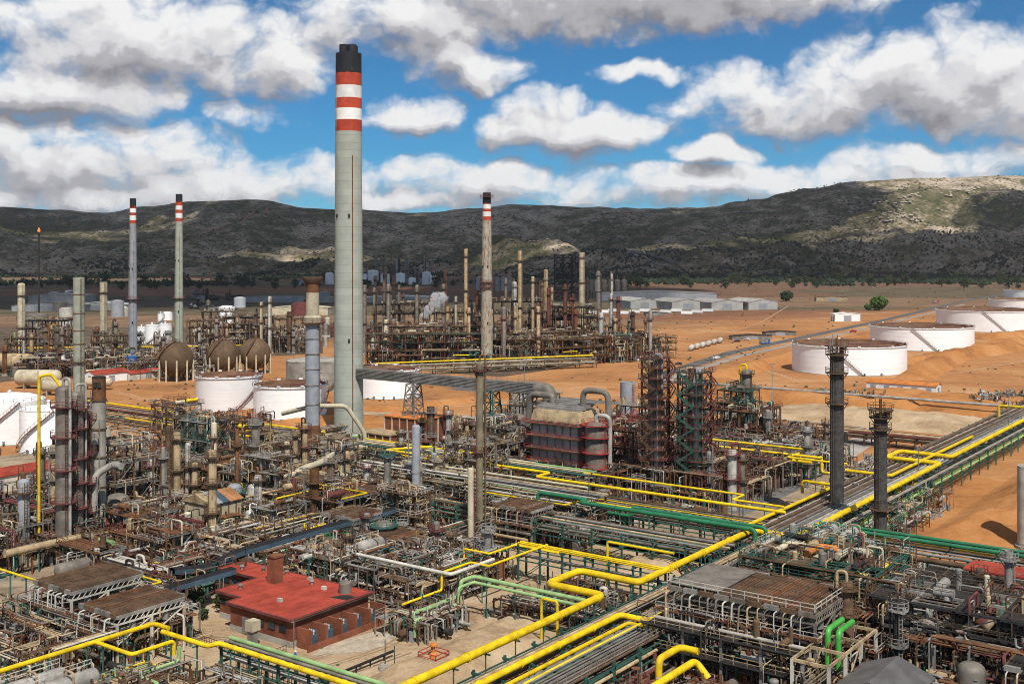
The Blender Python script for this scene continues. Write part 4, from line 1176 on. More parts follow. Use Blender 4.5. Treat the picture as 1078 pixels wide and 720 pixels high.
def route(label, pts, r, m, name='pipe', n=12, flange=0, sup=None, br=2.2, group=None):
    """a single long pipe given on the plant grid"""
    b = MB(); P = [AB(*p) for p in pts]; o = P[0].copy(); o.z = 0
    Q = bend([p - o for p in P], r * br, 6); b.tube(Q, r, m, n)
    t = b.solo(name, label, 'pipe', o, 0, group)
    if flange:
        q = MB()
        for p, p2 in zip(Q, Q[1:]):
            L = (p2 - p).length
            if L > flange:
                d = (p2 - p).normalized()
                for k in range(1, int(L / flange) + 1):
                    c = p + d * (k * flange); q.tube([c - d * .12, c + d * .12], r * 1.22, m, n)
        if q.v: q.part('flange_row', t)['kind'] = 'stuff'
    if sup:
        q = MB(); z = sup
        for p, p2 in zip(Q, Q[1:]):
            L = (p2 - p).length
            if L > 4 and abs(p2.z - p.z) < .1:
                d = (p2 - p).normalized(); k = 2
                while k < L:
                    c = p + d * k; q.bar((c.x, c.y, 0), (c.x, c.y, c.z - r), .2, 'teal'); q.bar(c + d.cross(Vector((0, 0, 1))) * .8 - Vector((0, 0, r + .1)), c - d.cross(Vector((0, 0, 1))) * .8 - Vector((0, 0, r + .1)), .2, 'teal'); k += z
        if q.v: q.part('support_row', t)['kind'] = 'stuff'
    return t

def air_cooler(label, a0, b0, wb, wa, zt, bays, mleg='alud', m='bundle', group='air cooler banks', rim='galv', split='b', sub=True, seed=0):
    """bank of finned tube bundles over fans on a steel frame; bays side by side along b or a"""
    t = thing('air_cooler', label, 'air cooler', AB(a0, b0), None, group); rnd = random.Random(seed)
    ny = max(2, int(wa / 6) + 1); nx = max(2, int(wb / 6) + 1)
    for i in range(nx):
        for j in range(ny):
            if 0 < i < nx - 1 and 0 < j < ny - 1: continue
            piece('leg', t, (wb * i / (nx - 1), wa * j / (ny - 1), 0), (wb * i / (nx - 1), wa * j / (ny - 1), zt - 1.5), .35, mleg, shape='I')
    q = MB()
    for s, (x0, y0, x1, y1) in enumerate(((0, 0, wb, 0), (wb, 0, wb, wa), (wb, wa, 0, wa), (0, wa, 0, 0))):
        q.bar((x0, y0, zt - .45), (x1, y1, zt - .45), .18, rim, .5); q.bar((x0, y0, zt - 1.5), (x1, y1, zt - 1.5), .16, mleg, .25)
    n_ = int(wb / 1.0)
    for i in range(n_): q.bar((wb * i / n_, -.05, zt - 1.4), (wb * (i + .7) / n_, -.05, zt - .6), .1, 'offwhite' if rim == 'offwhite' else mleg)
    n_ = int(wa / 1.0)
    for i in range(n_): q.bar((wb + .05, wa * i / n_, zt - 1.4), (wb + .05, wa * (i + .7) / n_, zt - .6), .1, 'offwhite' if rim == 'offwhite' else mleg)
    q.part('side_plate', t)
    nb = bays
    for k in range(nb):
        if split == 'b': x0, x1, y0, y1 = wb * k / nb + .12, wb * (k + 1) / nb - .12, .15, wa - .15
        else: x0, x1, y0, y1 = .15, wb - .15, wa * k / nb + .12, wa * (k + 1) / nb - .12
        d = rnd.uniform(-.12, .15)
        mm = m if m == 'dark' else rnd.choice((m, m, 'brown', 'bundle2', 'rust', 'bundle')); p = MB().box(((x0 + x1) / 2, (y0 + y1) / 2, zt - .2 + d), (x1 - x0, y1 - y0, .4), mm)
        for u in range(4):
            f_ = (u + .5) / 4
            if split == 'b': p.bar((x0 + (x1 - x0) * f_, y0, zt + .06 + d), (x0 + (x1 - x0) * f_, y1, zt + .06 + d), (x1 - x0) * .12, rnd.choice((mm, mm, 'brown', 'rust') if m != 'dark' else ('dark', 'brown', 'dark')), .18)
            else: p.bar((x0, y0 + (y1 - y0) * f_, zt + .06 + d), (x1, y0 + (y1 - y0) * f_, zt + .06 + d), (y1 - y0) * .12, mm, .18)
        for u in range(3):
            f_ = (u + .5) / 3 + rnd.uniform(-.08, .08)
            if split == 'b': p.bar((x0, y0 + (y1 - y0) * f_, zt + .14 + d), (x1, y0 + (y1 - y0) * f_, zt + .14 + d), .16, 'brown' if m != 'dark' else 'dark', .2)
        bun_ = p.part('tube_bundle', t)
        if split == 'b':
            for yy in (y0 - .35, y1 + .35): MB().box(((x0 + x1) / 2, yy, zt - .2), (x1 - x0 - .2, .5, .7), rnd.choice(('alud', 'brown', 'galv'))).part('header_box', bun_)
        fx = 1 if split == 'b' else 2
        fr = min((x1 - x0) / (2.2 if split == 'b' else 4.4), (y1 - y0) / (4.4 if split == 'b' else 2.2))
        for s in (-.25, .25):
            cx, cy = ((x0 + x1) / 2, (y0 + y1) / 2 + s * (y1 - y0)) if split == 'b' else ((x0 + x1) / 2 + s * (x1 - x0), (y0 + y1) / 2)
            f = MB(); f.lathe([(fr * 1.05, zt - 3.0), (fr, zt - 2.6), (fr, zt - 1.6), (fr * .96, zt - 1.6), (fr * .96, zt - 2.9)], 'galv', 14, c=(cx, cy, 0), caps=False); f.part('fan_ring', bun_)
    q = MB()
    if split == 'b':
        zw = zt - 3.2
        for y in (-1.2, wa + 1.2):
            q.box((wb / 2, y, zw), (wb + 2.4, 1.3, .12), 'rust'); rail(q, [(-1.1, y - .6 if y < 0 else y + .6, zw), (wb + 1.1, y - .6 if y < 0 else y + .6, zw)], 'offwhite')
            for i in range(nx): q.bar((wb * i / (nx - 1), 0 if y < 0 else wa, zw - 1.2), (wb * i / (nx - 1), y, zw), .14, mleg)
    else:
        zw = zt - 3.2
        for x in (-1.2, wb + 1.2):
            q.box((x, wa / 2, zw), (1.3, wa + 2.4, .12), 'rust'); rail(q, [(x - .6 if x < 0 else x + .6, -1.1, zw), (x - .6 if x < 0 else x + .6, wa + 1.1, zw)], 'maroon')
    q.part('walkway', t)
    q = MB()
    for i in range(nx - 1):
        q.bar((wb * i / (nx - 1), 0, zt - 4.5), (wb * (i + 1) / (nx - 1), 0, zt - 1.6), .16, mleg); q.bar((wb * i / (nx - 1), 0, zt - 4.5), (wb * (i + 1) / (nx - 1), 0, zt - 4.5), .2, mleg)
    for j in range(ny - 1):
        q.bar((wb, wa * j / (ny - 1), zt - 4.5), (wb, wa * (j + 1) / (ny - 1), zt - 1.6), .16, mleg)
    q.part('brace', t)
    if sub:
        q = MB()
        for k in range(int(wb / 1.3)):
            x = .6 + k * 1.3; r = rnd.uniform(.08, .16); mm = rnd.choice(('alu', 'tan', 'offwhite', 'alud', 'maroon'))
            q.tube(bend([(x, -.4, zt - .6), (x, -1.0 - rnd.random() * .8, zt - .6), (x, -1.0 - rnd.random(), zt - rnd.uniform(4, zt - .5))], .4, 2), r, mm, 6)
        for k in range(2): q.tube([(-1, -2.0 - k * .9, zt - 4.4 - k), (wb + 1, -2.0 - k * .9, zt - 4.4 - k)], .3, rnd.choice(('tan', 'alud', 'alu')), 8)
        q.part('inlet_piping', t)
    return t

def shed(label, base, L, Wd_, h, hr, rz, mw='offwhite', mr='roofgrey', name='shed', group=None, doors=1, bays=0, cat='building'):
    """gabled building: L along local y, Wd_ along local x"""
    t = thing(name, label, cat, base, rz, group); x, y = Wd_ / 2, L / 2
    q = MB()
    q.box((-x + .1, 0, h / 2), (.2, L, h), mw); q.box((x - .1, 0, h / 2), (.2, L, h), mw)
    for s in (-1, 1):
        q.add([(-x, s * y, 0), (x, s * y, 0), (x, s * y, h), (0, s * y, hr - .05), (-x, s * y, h)], [(0, 1, 2, 3, 4) if s < 0 else (4, 3, 2, 1, 0)], mw)
    q.part('wall', t)
    q = MB()
    for s in (-1, 1):
        q.add([(s * (x + .4), -y - .4, h - .1), (s * (x + .4), y + .4, h - .1), (0, y + .4, hr), (0, -y - .4, hr), (s * (x + .4), -y - .4, h + .15), (s * (x + .4), y + .4, h + .15), (0, y + .4, hr + .25), (0, -y - .4, hr + .25)],
              [(0, 1, 2, 3), (7, 6, 5, 4), (0, 4, 5, 1), (1, 5, 6, 2), (2, 6, 7, 3), (3, 7, 4, 0)], mr)
    q.part('roof', t)
    for k in range(doors):
        yy = -y + L * (k + .5) / doors
        for s in (-1, 1): MB().box((s * (x + .02), yy, min(2.2, h * .38)), (.08, min(3.4, L / doors * .4), min(4.4, h * .76)), 'greyblue').part('door', t)
    for s in (-1, 1): MB().box((0, s * (y + .02), h * .4), (Wd_ * .3, .08, h * .8), 'greyblue').part('gable_door', t)
    return t
def lattice(b, x, y, z0, z1, w, wt, m, n=6, t=.16):
    zs = [z0 + (z1 - z0) * i / n for i in range(n + 1)]
    ww = [w + (wt - w) * i / n for i in range(n + 1)]
    cs = ((-1, -1), (1, -1), (1, 1), (-1, 1))
    for i in range(n):
        for k in range(4):
            c, c2 = cs[k], cs[(k + 1) % 4]
            p = lambda c, i: (x + c[0] * ww[i] / 2, y + c[1] * ww[i] / 2, zs[i])
            b.bar(p(c, i), p(c, i + 1), t * 1.4, m); b.bar(p(c, i), p(c2, i + 1), t * .8, m); b.bar(p(c2, i), p(c, i + 1), t * .8, m); b.bar(p(c, i + 1), p(c2, i + 1), t, m)
ORD_ = ('first', 'second', 'third', 'fourth', 'fifth', 'sixth', 'seventh', 'eighth', 'ninth', 'tenth', 'eleventh', 'twelfth')

# ================================================================== landmarks
p = W(367, 463); k = p.y / F; zz = lambda y: H - (y - YH) * k
chimney('giant pale concrete chimney with red and white bands and black crown, tallest in view', p,
        [(zz(139), 'shaft', 'shaft'), (zz(127), 'chimred', 'red_band'), (zz(115), 'chimwhite', 'white_band'), (zz(104), 'chimred', 'red_band'), (zz(91), 'chimwhite', 'white_band'), (zz(78), 'chimred', 'red_band'), (zz(57), 'chimblack', 'black_crown')],
        rb=4.85, rt=4.22, stripe=zz(165))
def small_chimney(label, px, py, rows, rb, rt, m, plat, flues=0):
    p = W(px, py); k = p.y / F; z = lambda y: H - (y - YH) * k
    ms = ['chimred', 'chimwhite', 'chimred', 'chimwhite', 'chimred', 'chimblack']; nm = ['red_band', 'white_band', 'red_band', 'white_band', 'red_band', 'black_crown']
    t = chimney(label, p, [(z(rows[0]), m, 'shaft')] + [(z(r), a, b) for r, a, b in zip(rows[1:], ms, nm)], rb=rb, rt=rt, plats=[z(q) for q in plat], flues=flues, n=24)
    return t
small_chimney('slim blue-grey chimney with red and white bands, shorter and farther left of the twin pair', 140, 385, (235.6, 231.9, 227, 224, 219.6, 216.8, 209), 2.4, 1.65, 'greyblue', (315,))
small_chimney('slim grey-green chimney with red and white bands behind the three white upright tanks', 188.5, 371, (233.4, 229.6, 224.6, 221, 216.6, 212.6, 204.5), 2.7, 2.0, 'greygreen', (314,))
small_chimney('rust-streaked banded chimney rising from the far process unit', 512.5, 388, (232, 228, 223, 220, 215.2, 214.3, 203), 3.3, 2.15, 'rustshaft' if 'rustshaft' in MATS else 'greygreen', (208, 297, 302))

# flare far left
t = thing('flare_stack', 'thin black flare stack with a small orange flame at its tip', 'flare', W(41, 337), 0); hf = HZ(247, t.location.y)
q = MB(); q.lathe([(1.0, 0), (.7, hf), (1.1, hf), (1.1, hf + 2)], 'dark', 10); q.part('stack', t)
q = MB()
for a in range(3):
    for z in (.5, .85): q.bar((0, 0, hf * z), (math.cos(a * 2.1) * 40 * z, math.sin(a * 2.1) * 40 * z, 0), .12, 'dark')
q.part('guy_wire', t)
fm_ = bpy.data.materials.new('flame'); fm_.use_nodes = True; fb_ = fm_.node_tree.nodes['Principled BSDF']; fb_.inputs['Emission Color'].default_value = (1, .22, .03, 1); fb_.inputs['Emission Strength'].default_value = .8; fb_.inputs['Base Color'].default_value = (.6, .1, .01, 1); MATS['flame'] = fm_
q = MB(); q.lathe([(.3, 0), (1.5, 1.2), (1.1, 2.6), (.2, 4.6), (0, 4.8)], 'flame', 8, c=(0, 0, hf + 1.8)); q.part('flame', t)

# ------------------------------------------------------------------ tanks
def tank_at(label, px, D, r, h, **kw): return tank(label, WD(px, D), r, h, **kw)
tank_at('white open-topped storage tank nearest the brown spheres', 241, 450, 12.8, 13.6, stair=-1.2, ms='maroon')
tank_at('white floating roof tank with rusty inside directly left of the giant chimney', 305.5, 426, 13.4, 12.8, stair=-.75)
tank_at('white open-topped tank half hidden right behind the giant chimney', 409, 491, 13.4, 11.9, stair=-.8, ms='brown')
tank_at('dull grey-brown tank glimpsed between the giant chimney and the two white tanks', 332, 515, 13, 13, m='conc', group=None, roof='cone')
tank_at('white domed tank at the picture edge behind the shorter white cone tank', 10, 375, 11.2, 13.6, roof='dome', stair=-2.2)
tank_at('smaller white cone-roofed tank partly behind the twin reactor columns', 51, 357, 8.4, 13.1, roof='cone', stair=-2.7)
tank_at('wide white crude tank, nearest of the row on the orange tank farm', 893.5, 597, 29, 14.2, stair=-1.62, sdir=-1, ms='alud')
tank_at('wide white crude tank second in the row, zigzag stair on its wall', 970, 740, 32, 14.2, stair=-1.62, sdir=-1, ms='alud')
tank_at('wide white crude tank third in the row, cut by the picture edge', 1040, 913, 39, 16, stair=-1.62, sdir=-1, ms='alud')
tank_at('far white crude tank fourth in the row behind the third', 1082, 1230, 39, 11, stair=-2)
tank_at('farthest white tank at the edge of the tank farm', 1094, 1470, 42, 13, stair=-2)
for px, py, r, h, lb in ((149, 361.5, 3.4, 11, 'white upright tank, shortest of the trio beside the blue-grey chimney'), (160, 362, 4.6, 12.6, 'white upright tank in the middle of the trio beside the blue-grey chimney'), (174, 361.5, 4.4, 12.8, 'white upright tank of the trio closest to the grey-green chimney')):
    tank(lb, W(px, py), r, h, roof='cone', group='white upright tanks by the twin chimneys', stair=-2)
tank('small bright white dome-topped tank behind the flanged column', W(70, 389), 5, 7, roof='dome', group=None, stair=-2)
tank('slim white upright tank standing behind the trio', W(169, 357), 2, 18, roof='cone', group=None, stair=-2)
for i, (px, py) in enumerate(((185.5, 404), (234.5, 399), (268.5, 396))):
    sphere_tank(('brown gas sphere on legs farthest from the white tanks', 'brown gas sphere on legs in the middle of three', 'brown gas sphere on legs right behind the white tanks')[i], W(px, py - 3), 8.3 - .15 * i, i * .3)
# far white tanks and silos
for i, (px, w, top) in enumerate(((384, 6, 289), (393, 11, 285.5), (405.5, 10, 289), (421.5, 10, 288.5), (434, 8, 293), (449, 9, 287), (456, 8, 291), (347, 9, 288))):
    D = 2150; r = w / 2 * D / F; t = thing('far_tank', ('tiny white tank far left of the giant chimney below the hills' if i == 7 else ORD[i] + ' tiny white tank right of the giant chimney in the far row below the hills'), 'tank', WD(px, D), 0, 'far white tanks'); h = HZ(top, D)
    MB().lathe([(r, 0), (r, h)], 'tankwhite', 20).part('shell', t); MB().lathe([(r * 1.02, h), (r * .6, h + r * .18), (0, h + r * .24)], 'tankwhite', 20).part('roof', t)
for i in range(6):
    D = 1500; px = 622 + i * 7; t = thing('silo', ORD[i] + ' silo of the dark cluster beside the far sheds, counted from the lattice tower', 'silo', WD(px, D), 0, 'grey silos'); h = HZ(294, D)
    MB().lathe([(1.2, 6), (4.0, 11), (4.0, h - 2), (1.5, h), (0, h)], 'alud' if i != 1 else 'offwhite', 16).part('body', t)
    q = MB()
    for a in range(4): q.bar((3 * math.cos(a * 1.57 + .8), 3 * math.sin(a * 1.57 + .8), 0), (3 * math.cos(a * 1.57 + .8), 3 * math.sin(a * 1.57 + .8), 12), .7, 'dark')
    q.part('leg', t); q = MB(); q.bar((0, 0, h - 1), (0, 0, h + 5), .5, 'galv'); q.part('vent_pipe', t)
for i in range(6):
    px = 535 + i * 3.4 - (i > 2) * 1; D = 1800; t = thing('silo', ORD[i] + ' pale silo from the left in the row behind the rust-streaked chimney', 'silo', WD(504 + i * 6.5, D), 0, 'pale silos behind the rusty chimney'); h = HZ(291, D)
    MB().lathe([(4.3, 0), (4.3, h - 2), (1.5, h), (0, h)], 'alu', 16).part('body', t); q = MB(); rail(q, [(4.3 * math.cos(j), 4.3 * math.sin(j), h - 2) for j in range(6)], 'galv', closed=True, w=.2); q.part('railing', t)

# far sheds
mat('concwall', (.36, .355, .335), .8, 0, .25, vs=.1, rust=.2, rustc=(.25, .22, .18))
for i, (px, py, L, wd, rot, lb) in enumerate(((668, 327, 50, 34, 70, 'nearest pale grey gabled warehouse of the far row beside the silos'), (712, 328, 52, 38, 70, 'second pale grey gabled warehouse of the far row'),
                                    (752, 328.5, 54, 38, 70, 'third pale grey gabled warehouse of the far row'), (790, 328, 50, 36, 70, 'last pale warehouse of the far row, facing the orange plain'))):
    shed(lb, W(px, py - 3), L, wd, 8.5, 11.5, R(-rot + 90), 'concwall', 'alu', 'warehouse', 'far warehouses', 3)
shed('long low grey warehouse behind the far pale row', W(690, 316), 40, 150, 9, 12, 0, 'greyblue', 'galv', 'warehouse', doors=2)
shed('tallest pale factory hall standing far on the left plain', W(66, 324), 40, 60, 14, 16, 0, 'concwall', 'alu', 'warehouse', doors=3)
shed('low blue-grey hall in front of the far factory hall', W(56, 327), 30, 75, 6, 9, 0, 'greyblue', 'alud', 'warehouse', doors=3)
shed('long white roofed hall beside the flanged column', W(108, 326), 30, 62, 6, 8.5, 0, 'offwhite', 'white', 'warehouse', doors=3)
shed('low pale hall left of the giant chimney on the plain', W(318, 331), 24, 55, 7, 9.5, 0, 'beige', 'beige', 'warehouse', doors=3)
shed('flat brown roofed hall far left of the giant chimney', W(316, 300), 40, 70, 11, 13, 0, 'tan', 'rust', 'warehouse', doors=2)
shed('long dark roofed hall crossing the plain left of the giant chimney', W(300, 318), 24, 120, 6, 8, 0, 'concwall', 'alud', 'warehouse', doors=2)
shed('long low white hall behind the far process unit', W(425, 318), 24, 110, 6, 8, 0, 'offwhite', 'white', 'warehouse', doors=2)
shed('small white cabin with dark front alone on the orange plain', W(890, 338), 9, 24, 6.5, 7.6, R(8), 'white', 'white', 'cabin', doors=2)
shed('tiny white hut at the edge of the orange plain', W(808, 325), 6, 10, 5, 6, 0, 'white', 'white', 'cabin')
shed('long low ruin of a brown barn on the plain', W(875, 317), 8, 40, 5, 6, 0, 'tan', 'brown', 'barn', doors=3)
shed('white pump house with orange roof below the nearest crude tank', W(951, 414), 30, 8, 4.4, 5.4, RZB, 'white', 'orange', 'pump_house', doors=5)
shed('long shed with red roof seen behind the beige banded chimney', W(152, 494), 32, 9, 4.2, 5.6, RZ, 'offwhite', 'roofred', 'workshop', doors=3)
shed('red roofed white workshop below the white tanks at the picture edge', W(22, 510), 26, 8, 3.8, 5.2, RZ, 'offwhite', 'roofred', 'workshop', doors=3)
shed('small red roofed hut near the blue tank below the brown spheres', W(112, 401), 18, 9, 4, 5.5, RZ, 'white', 'roofred', 'workshop')
shed('low red roofed store beside the spheres', W(152, 398), 20, 7, 3.2, 4.3, RZ, 'offwhite', 'roofred', 'workshop')
tank('small blue upright tank in front of the blue-grey chimney', W(139, 393), 2.6, 8.5, roof='cone', m='blue', group=None, stair=-2)

# ------------------------------------------------------------------ columns
vessel('process_column', 'tall grey ring-banded column behind the twin reactor columns', 'column', W(83, 432), 2.15, HZ(292, W(83, 432).y), 'greygreen', plats=(HZ(381, W(83, 432).y),), rings=[HZ(y, W(83, 432).y) for y in (310, 330, 348, 362)], mring='brown', mp='brown', top='open')
vessel('process_column', 'spotted grey column at the far left edge', 'column', W(22.5, 376), 2.1, HZ(298, W(22, 376).y), 'beige', plats=[HZ(y, W(22, 376).y) for y in (311, 345)], mp='brown')
vessel('process_column', 'beige column with dark spiral streaks next to the ring-banded column', 'column', W(109, 374), 2.2, HZ(297, W(109, 374).y), 'beige', plats=[HZ(y, W(109, 374).y) for y in (308, 350)], mp='brown', top='open')
vessel('reactor_column', 'grey twin reactor column nearest the yellow riser', 'column', W(67, 592), 1.55, HZ(406, W(67, 592).y), 'alud', plats=(12, 18.5, 25, 31), mp='maroon', riser=(-.6, .3, 'alu'))
vessel('reactor_column', 'dark twin reactor column behind its grey neighbour', 'column', W(80, 586), 1.45, HZ(412, W(80, 586).y), 'alud', plats=(10, 15, 20, 26, 30), mp='maroon', riser=(.5, .22, 'alu'))
vessel('process_column', 'slim dark column close behind the twin reactors', 'column', W(91, 580), 1.0, 29, 'brown', plats=(8, 14, 20, 27), mp='maroon')
p = W(104, 571)
t = chimney('beige ring-banded chimney with brown top, in front of the orange tank bank', p, [(30.5, 'stackgrey', 'shaft'), (35, 'rust', 'rusty_top'), (35.4, 'dark', 'rim')], rb=1.55, rt=1.42, name='steel_chimney', n=24, flues=0)
for z in (6, 12, 18.3, 24.3, 30.4): MB().lathe([(1.45, z - .15), (1.66, z - .15), (1.66, z + .15), (1.45, z + .15)], 'brown', 24, smooth=False).part('band', t)
vessel('process_column', 'short grey-blue column with a yellow pipe beside it at the left edge', 'column', W(25, 592), 1.15, HZ(504, W(25, 592).y), 'greyblue', plats=(14,), mp='brown')
vessel('process_column', 'tall slender olive column with red ladder standing mid-plant', 'column', W(505, 577), .75, HZ(381, W(505, 577).y), 'olive', plats=(20, 37), mp='maroon', face=-2.6, platr=.7, riser=(-.3, .22, 'brown'))
vessel('process_column', 'shorter cream column touching the tall slender olive column', 'column', W(495.5, 585), .62, HZ(492, W(495, 585).y), 'beige', plats=(), mp='maroon', face=-.3)
vessel('process_column', 'plain silver-grey column beside the brick-red switch house', 'column', W(438, 541), 1.0, HZ(447, W(438, 541).y), 'greyblue', plats=(), rings=(10,), mring='alu', mp='galv', face=-.4)
vessel('process_column', 'small silver column with green ring platform in front of the brick-red switch house', 'column', W(408, 558), .85, HZ(482, W(408, 558).y), 'alud', plats=(6, 16.5), mp='teal')
vessel('process_column', 'rusty flue leg standing under the beige elephant ducts', 'column', W(331, 560), 1.1, 14, 'rust', plats=(11,), mp='brown', top='open', face=-2)
vessel('vent_stack', 'wide grey vent stack standing over the red-railed heater', 'column', W(660.5, 470), 2.3, HZ(402, W(660, 470).y), 'greyblue', plats=(10,), mp='red', top='open')
vessel('vent_stack', 'tall black lattice-clad tower with crown platform, taller of the two on the right', 'column', W(881, 556), 1.52, HZ(372, W(881, 556).y), 'steelblk', plats=(3, HZ(393, W(881, 556).y), HZ(372, W(881, 556).y) - .4, HZ(425, W(881, 556).y)), mp='brown', top='open', face=-2.4, riser=None)
vessel('vent_stack', 'shorter black tower with crown platform, nearer the orange bank', 'column', W(927, 582), 1.3, HZ(436, W(927, 582).y), 'steelblk', plats=(4, 9, HZ(452, W(927, 582).y), HZ(440, W(927, 582).y)), mp='brown', top='open', face=-2.2)
for (px, pt, pb, lb) in ((881, 356, 556, 'taller'), (927, 420, 582, 'shorter')):
    D = W(px, pb).y; z0 = HZ(372 if lb == 'taller' else 440, D); b = MB()
    for k_ in range(7):
        a = k_ * .9; b.bar((math.cos(a) * 1.9, math.sin(a) * 1.9, 0), (math.cos(a) * 1.9, math.sin(a) * 1.9, 2.2 + k_ % 3), .16, 'maroon' if k_ % 2 else 'galv')
    b.tube([(0, 0, -.1), (0, 0, HZ(pt, D) - z0)], .3, 'brown', 8); b.lathe([(.5, 0), (.5, 1.6), (0, 1.7)], 'maroon', 8, c=(.9, -.5, 0)); ringdeck(b, 1.2, 2.6, 1.6, 'brown', 'brown', 14)
    b.solo('tip_burner', 'cluster of pipes and guards crowning the %s black tower' % lb, 'burner', WD(px, D, z0))
vessel('vent_stack', 'pale grey stack cut by the picture edge above the earth bank', 'column', W(1081, 577), 1.9, HZ(490, W(1081, 577).y), 'offwhite', top='open', mp='dark')
# the stack with a collar in front of the floating roof tank
p = W(329, 486); D = p.y; z = lambda y: HZ(y, D)
t = thing('steel_chimney', 'two-tone steel chimney with collar platform and flared top left of the giant chimney', 'chimney', p, 0)
MB().lathe([(3.4, 0), (3.4, 2), (3.0, 6), (2.15, z(447))], 'rust', 24).part('base_cone', t)
MB().lathe([(2.1, z(447)), (2.1, z(342))], 'greyblue', 24).part('lower_shaft', t)
MB().lathe([(2.1, z(342)), (2.6, z(340)), (2.6, z(334)), (1.95, z(332)), (1.95, z(308))], 'beige', 24).part('upper_shaft', t)
MB().lathe([(1.95, z(308)), (1.95, z(299))], 'rust', 24).part('rusty_top', t)
MB().lathe([(1.95, z(299)), (3.0, z(294)), (3.0, z(291.5)), (1.8, z(291.5)), (1.8, z(300)), (0, z(300))], 'brown', 24).part('flared_cap', t)
for y in (425, 405, 388, 372, 356): MB().lathe([(2.05, z(y) - .15), (2.28, z(y) - .15), (2.28, z(y) + .15), (2.05, z(y) + .15)], 'galv', 24, smooth=False).part('band', t)
q = MB(); ringdeck(q, 2.1, 3.4, z(340), 'maroon', 'maroon', 18); q.part('platform', t)
q = MB(); ladder_mesh(q, 2.0, -.6, 4, z(342), .95, -.3, 'maroon'); q.part('ladder', t)

# slender far columns
FARC = ['tall tan far column just left of the rust-streaked chimney', 'tall tan far column just right of the rust-streaked chimney', 'shorter tan far column next to the tall one right of the rust-streaked chimney', 'maroon far column left of the dark lattice tower', 'taller maroon far column before the dark lattice tower', 'thin maroon far column left of the thick beige column',
        'thick beige far column, broadest right of the rust-streaked chimney', 'silver far column before the silos', 'maroon far column touching the silver one before the silos', 'grey far column closest to the giant chimney', 'thin grey far column second from the giant chimney', 'grey far column third from the giant chimney', 'thin grey far column fourth from the giant chimney',
        'grey far column left of the steam plume', 'grey far column right of the steam plume', 'short beige far column right of the steam plume', 'black far column rising behind the grey ones', 'pale far column left of the two-tone steel chimney', 'small beige far column farther left of the two-tone steel chimney', 'short pale far column behind the farthest sphere', 'short silver far column right of the rust-streaked chimney foot']
rnd = random.Random(3)
for i, (px, pt, pb, r, m) in enumerate(((490.5, 262, 372, 1.25, 'tan'), (547.5, 264, 372, 1.4, 'tan'), (561, 291, 372, 1.0, 'tan'), (577.5, 303, 374, 1.2, 'maroon'), (595, 299, 374, 1.2, 'maroon'), (603, 309, 374, .8, 'maroon'),
                                (612.5, 266, 345, 2.3, 'beige'), (643.5, 309, 372, 1.1, 'alu'), (651, 312, 372, 1.2, 'maroon'), (384, 300, 374, 1.2, 'alud'), (394, 303, 372, .9, 'alud'), (409, 299, 374, 1.3, 'alud'), (420, 300, 372, .9, 'alud'),
                                (439, 300, 374, 1.2, 'alud'), (467, 299, 374, 1.3, 'alud'), (480, 312, 372, .9, 'beige'), (395, 290, 350, 1.2, 'dark'), (284, 312, 372, 1.1, 'offwhite'), (275, 318, 372, .9, 'beige'), (210, 345, 372, .9, 'offwhite'), (531, 330, 378, 1.1, 'alu'))):
    D = W(px, pb).y; h = HZ(pt, D)
    vessel('far_column', FARC[i], 'column', W(px, pb), r, h, m, plats=[h * q_ for q_ in ((.45, .9) if i % 2 else (.6, .93))], mp='brown', n=12, group='far columns', top='dome' if i % 3 else 'open')

# far lattice tower and hazy far plant
q = MB()
for i in range(3):
    for j in range(2): lattice(q, i * 12, j * 10, 0, 58, 10, 10, 'dark', 8, .5)
for z_ in (12, 26, 40, 54): q.box((12, 5, z_), (36, 22, 1.2), 'dark')
for i in range(8): q.box((rnd.uniform(-3, 28), rnd.uniform(0, 10), rnd.choice((16, 30, 44))), (6, 6, 7), 'dark')
q.solo('lattice_tower', 'dark open lattice tower block beside the grey silos', 'tower', WD(588, 1500), 0)
for k_, (px0, px1, ptop, n_, D, lb) in enumerate(((385, 455, 266, 26, 2350, 'distant dark forest of thin columns below the hills'), (640, 700, 300, 6, 1800, 'distant poles behind the far warehouses'), (180, 260, 305, 20, 1500, 'distant grey plant behind the twin chimneys'), (200, 250, 315, 16, 1250, 'clustered grey vessels far behind the brown spheres'))):
    q = MB()
    for i in range(n_):
        px = rnd.uniform(px0, px1); r = rnd.uniform(.8, 2.6); h = HZ(rnd.uniform(ptop, ptop + 22), D + rnd.uniform(-60, 60)); p = WD(px, D + rnd.uniform(-60, 60))
        q.lathe([(r, 0), (r, h), (0, h + r)], rnd.choice(('dark', 'brown', 'alud', 'greyblue')), 8, c=(p.x, p.y, 0))
        q.box((p.x, p.y, h * .5), (r * 5, r * 5, .8), 'dark'); q.box((p.x + 8, p.y, h * .15), (14, 10, h * .3), rnd.choice(('dark', 'brown', 'greyblue', 'maroon')))
    q.solo('distant_plant', lb, 'plant', kind='stuff')

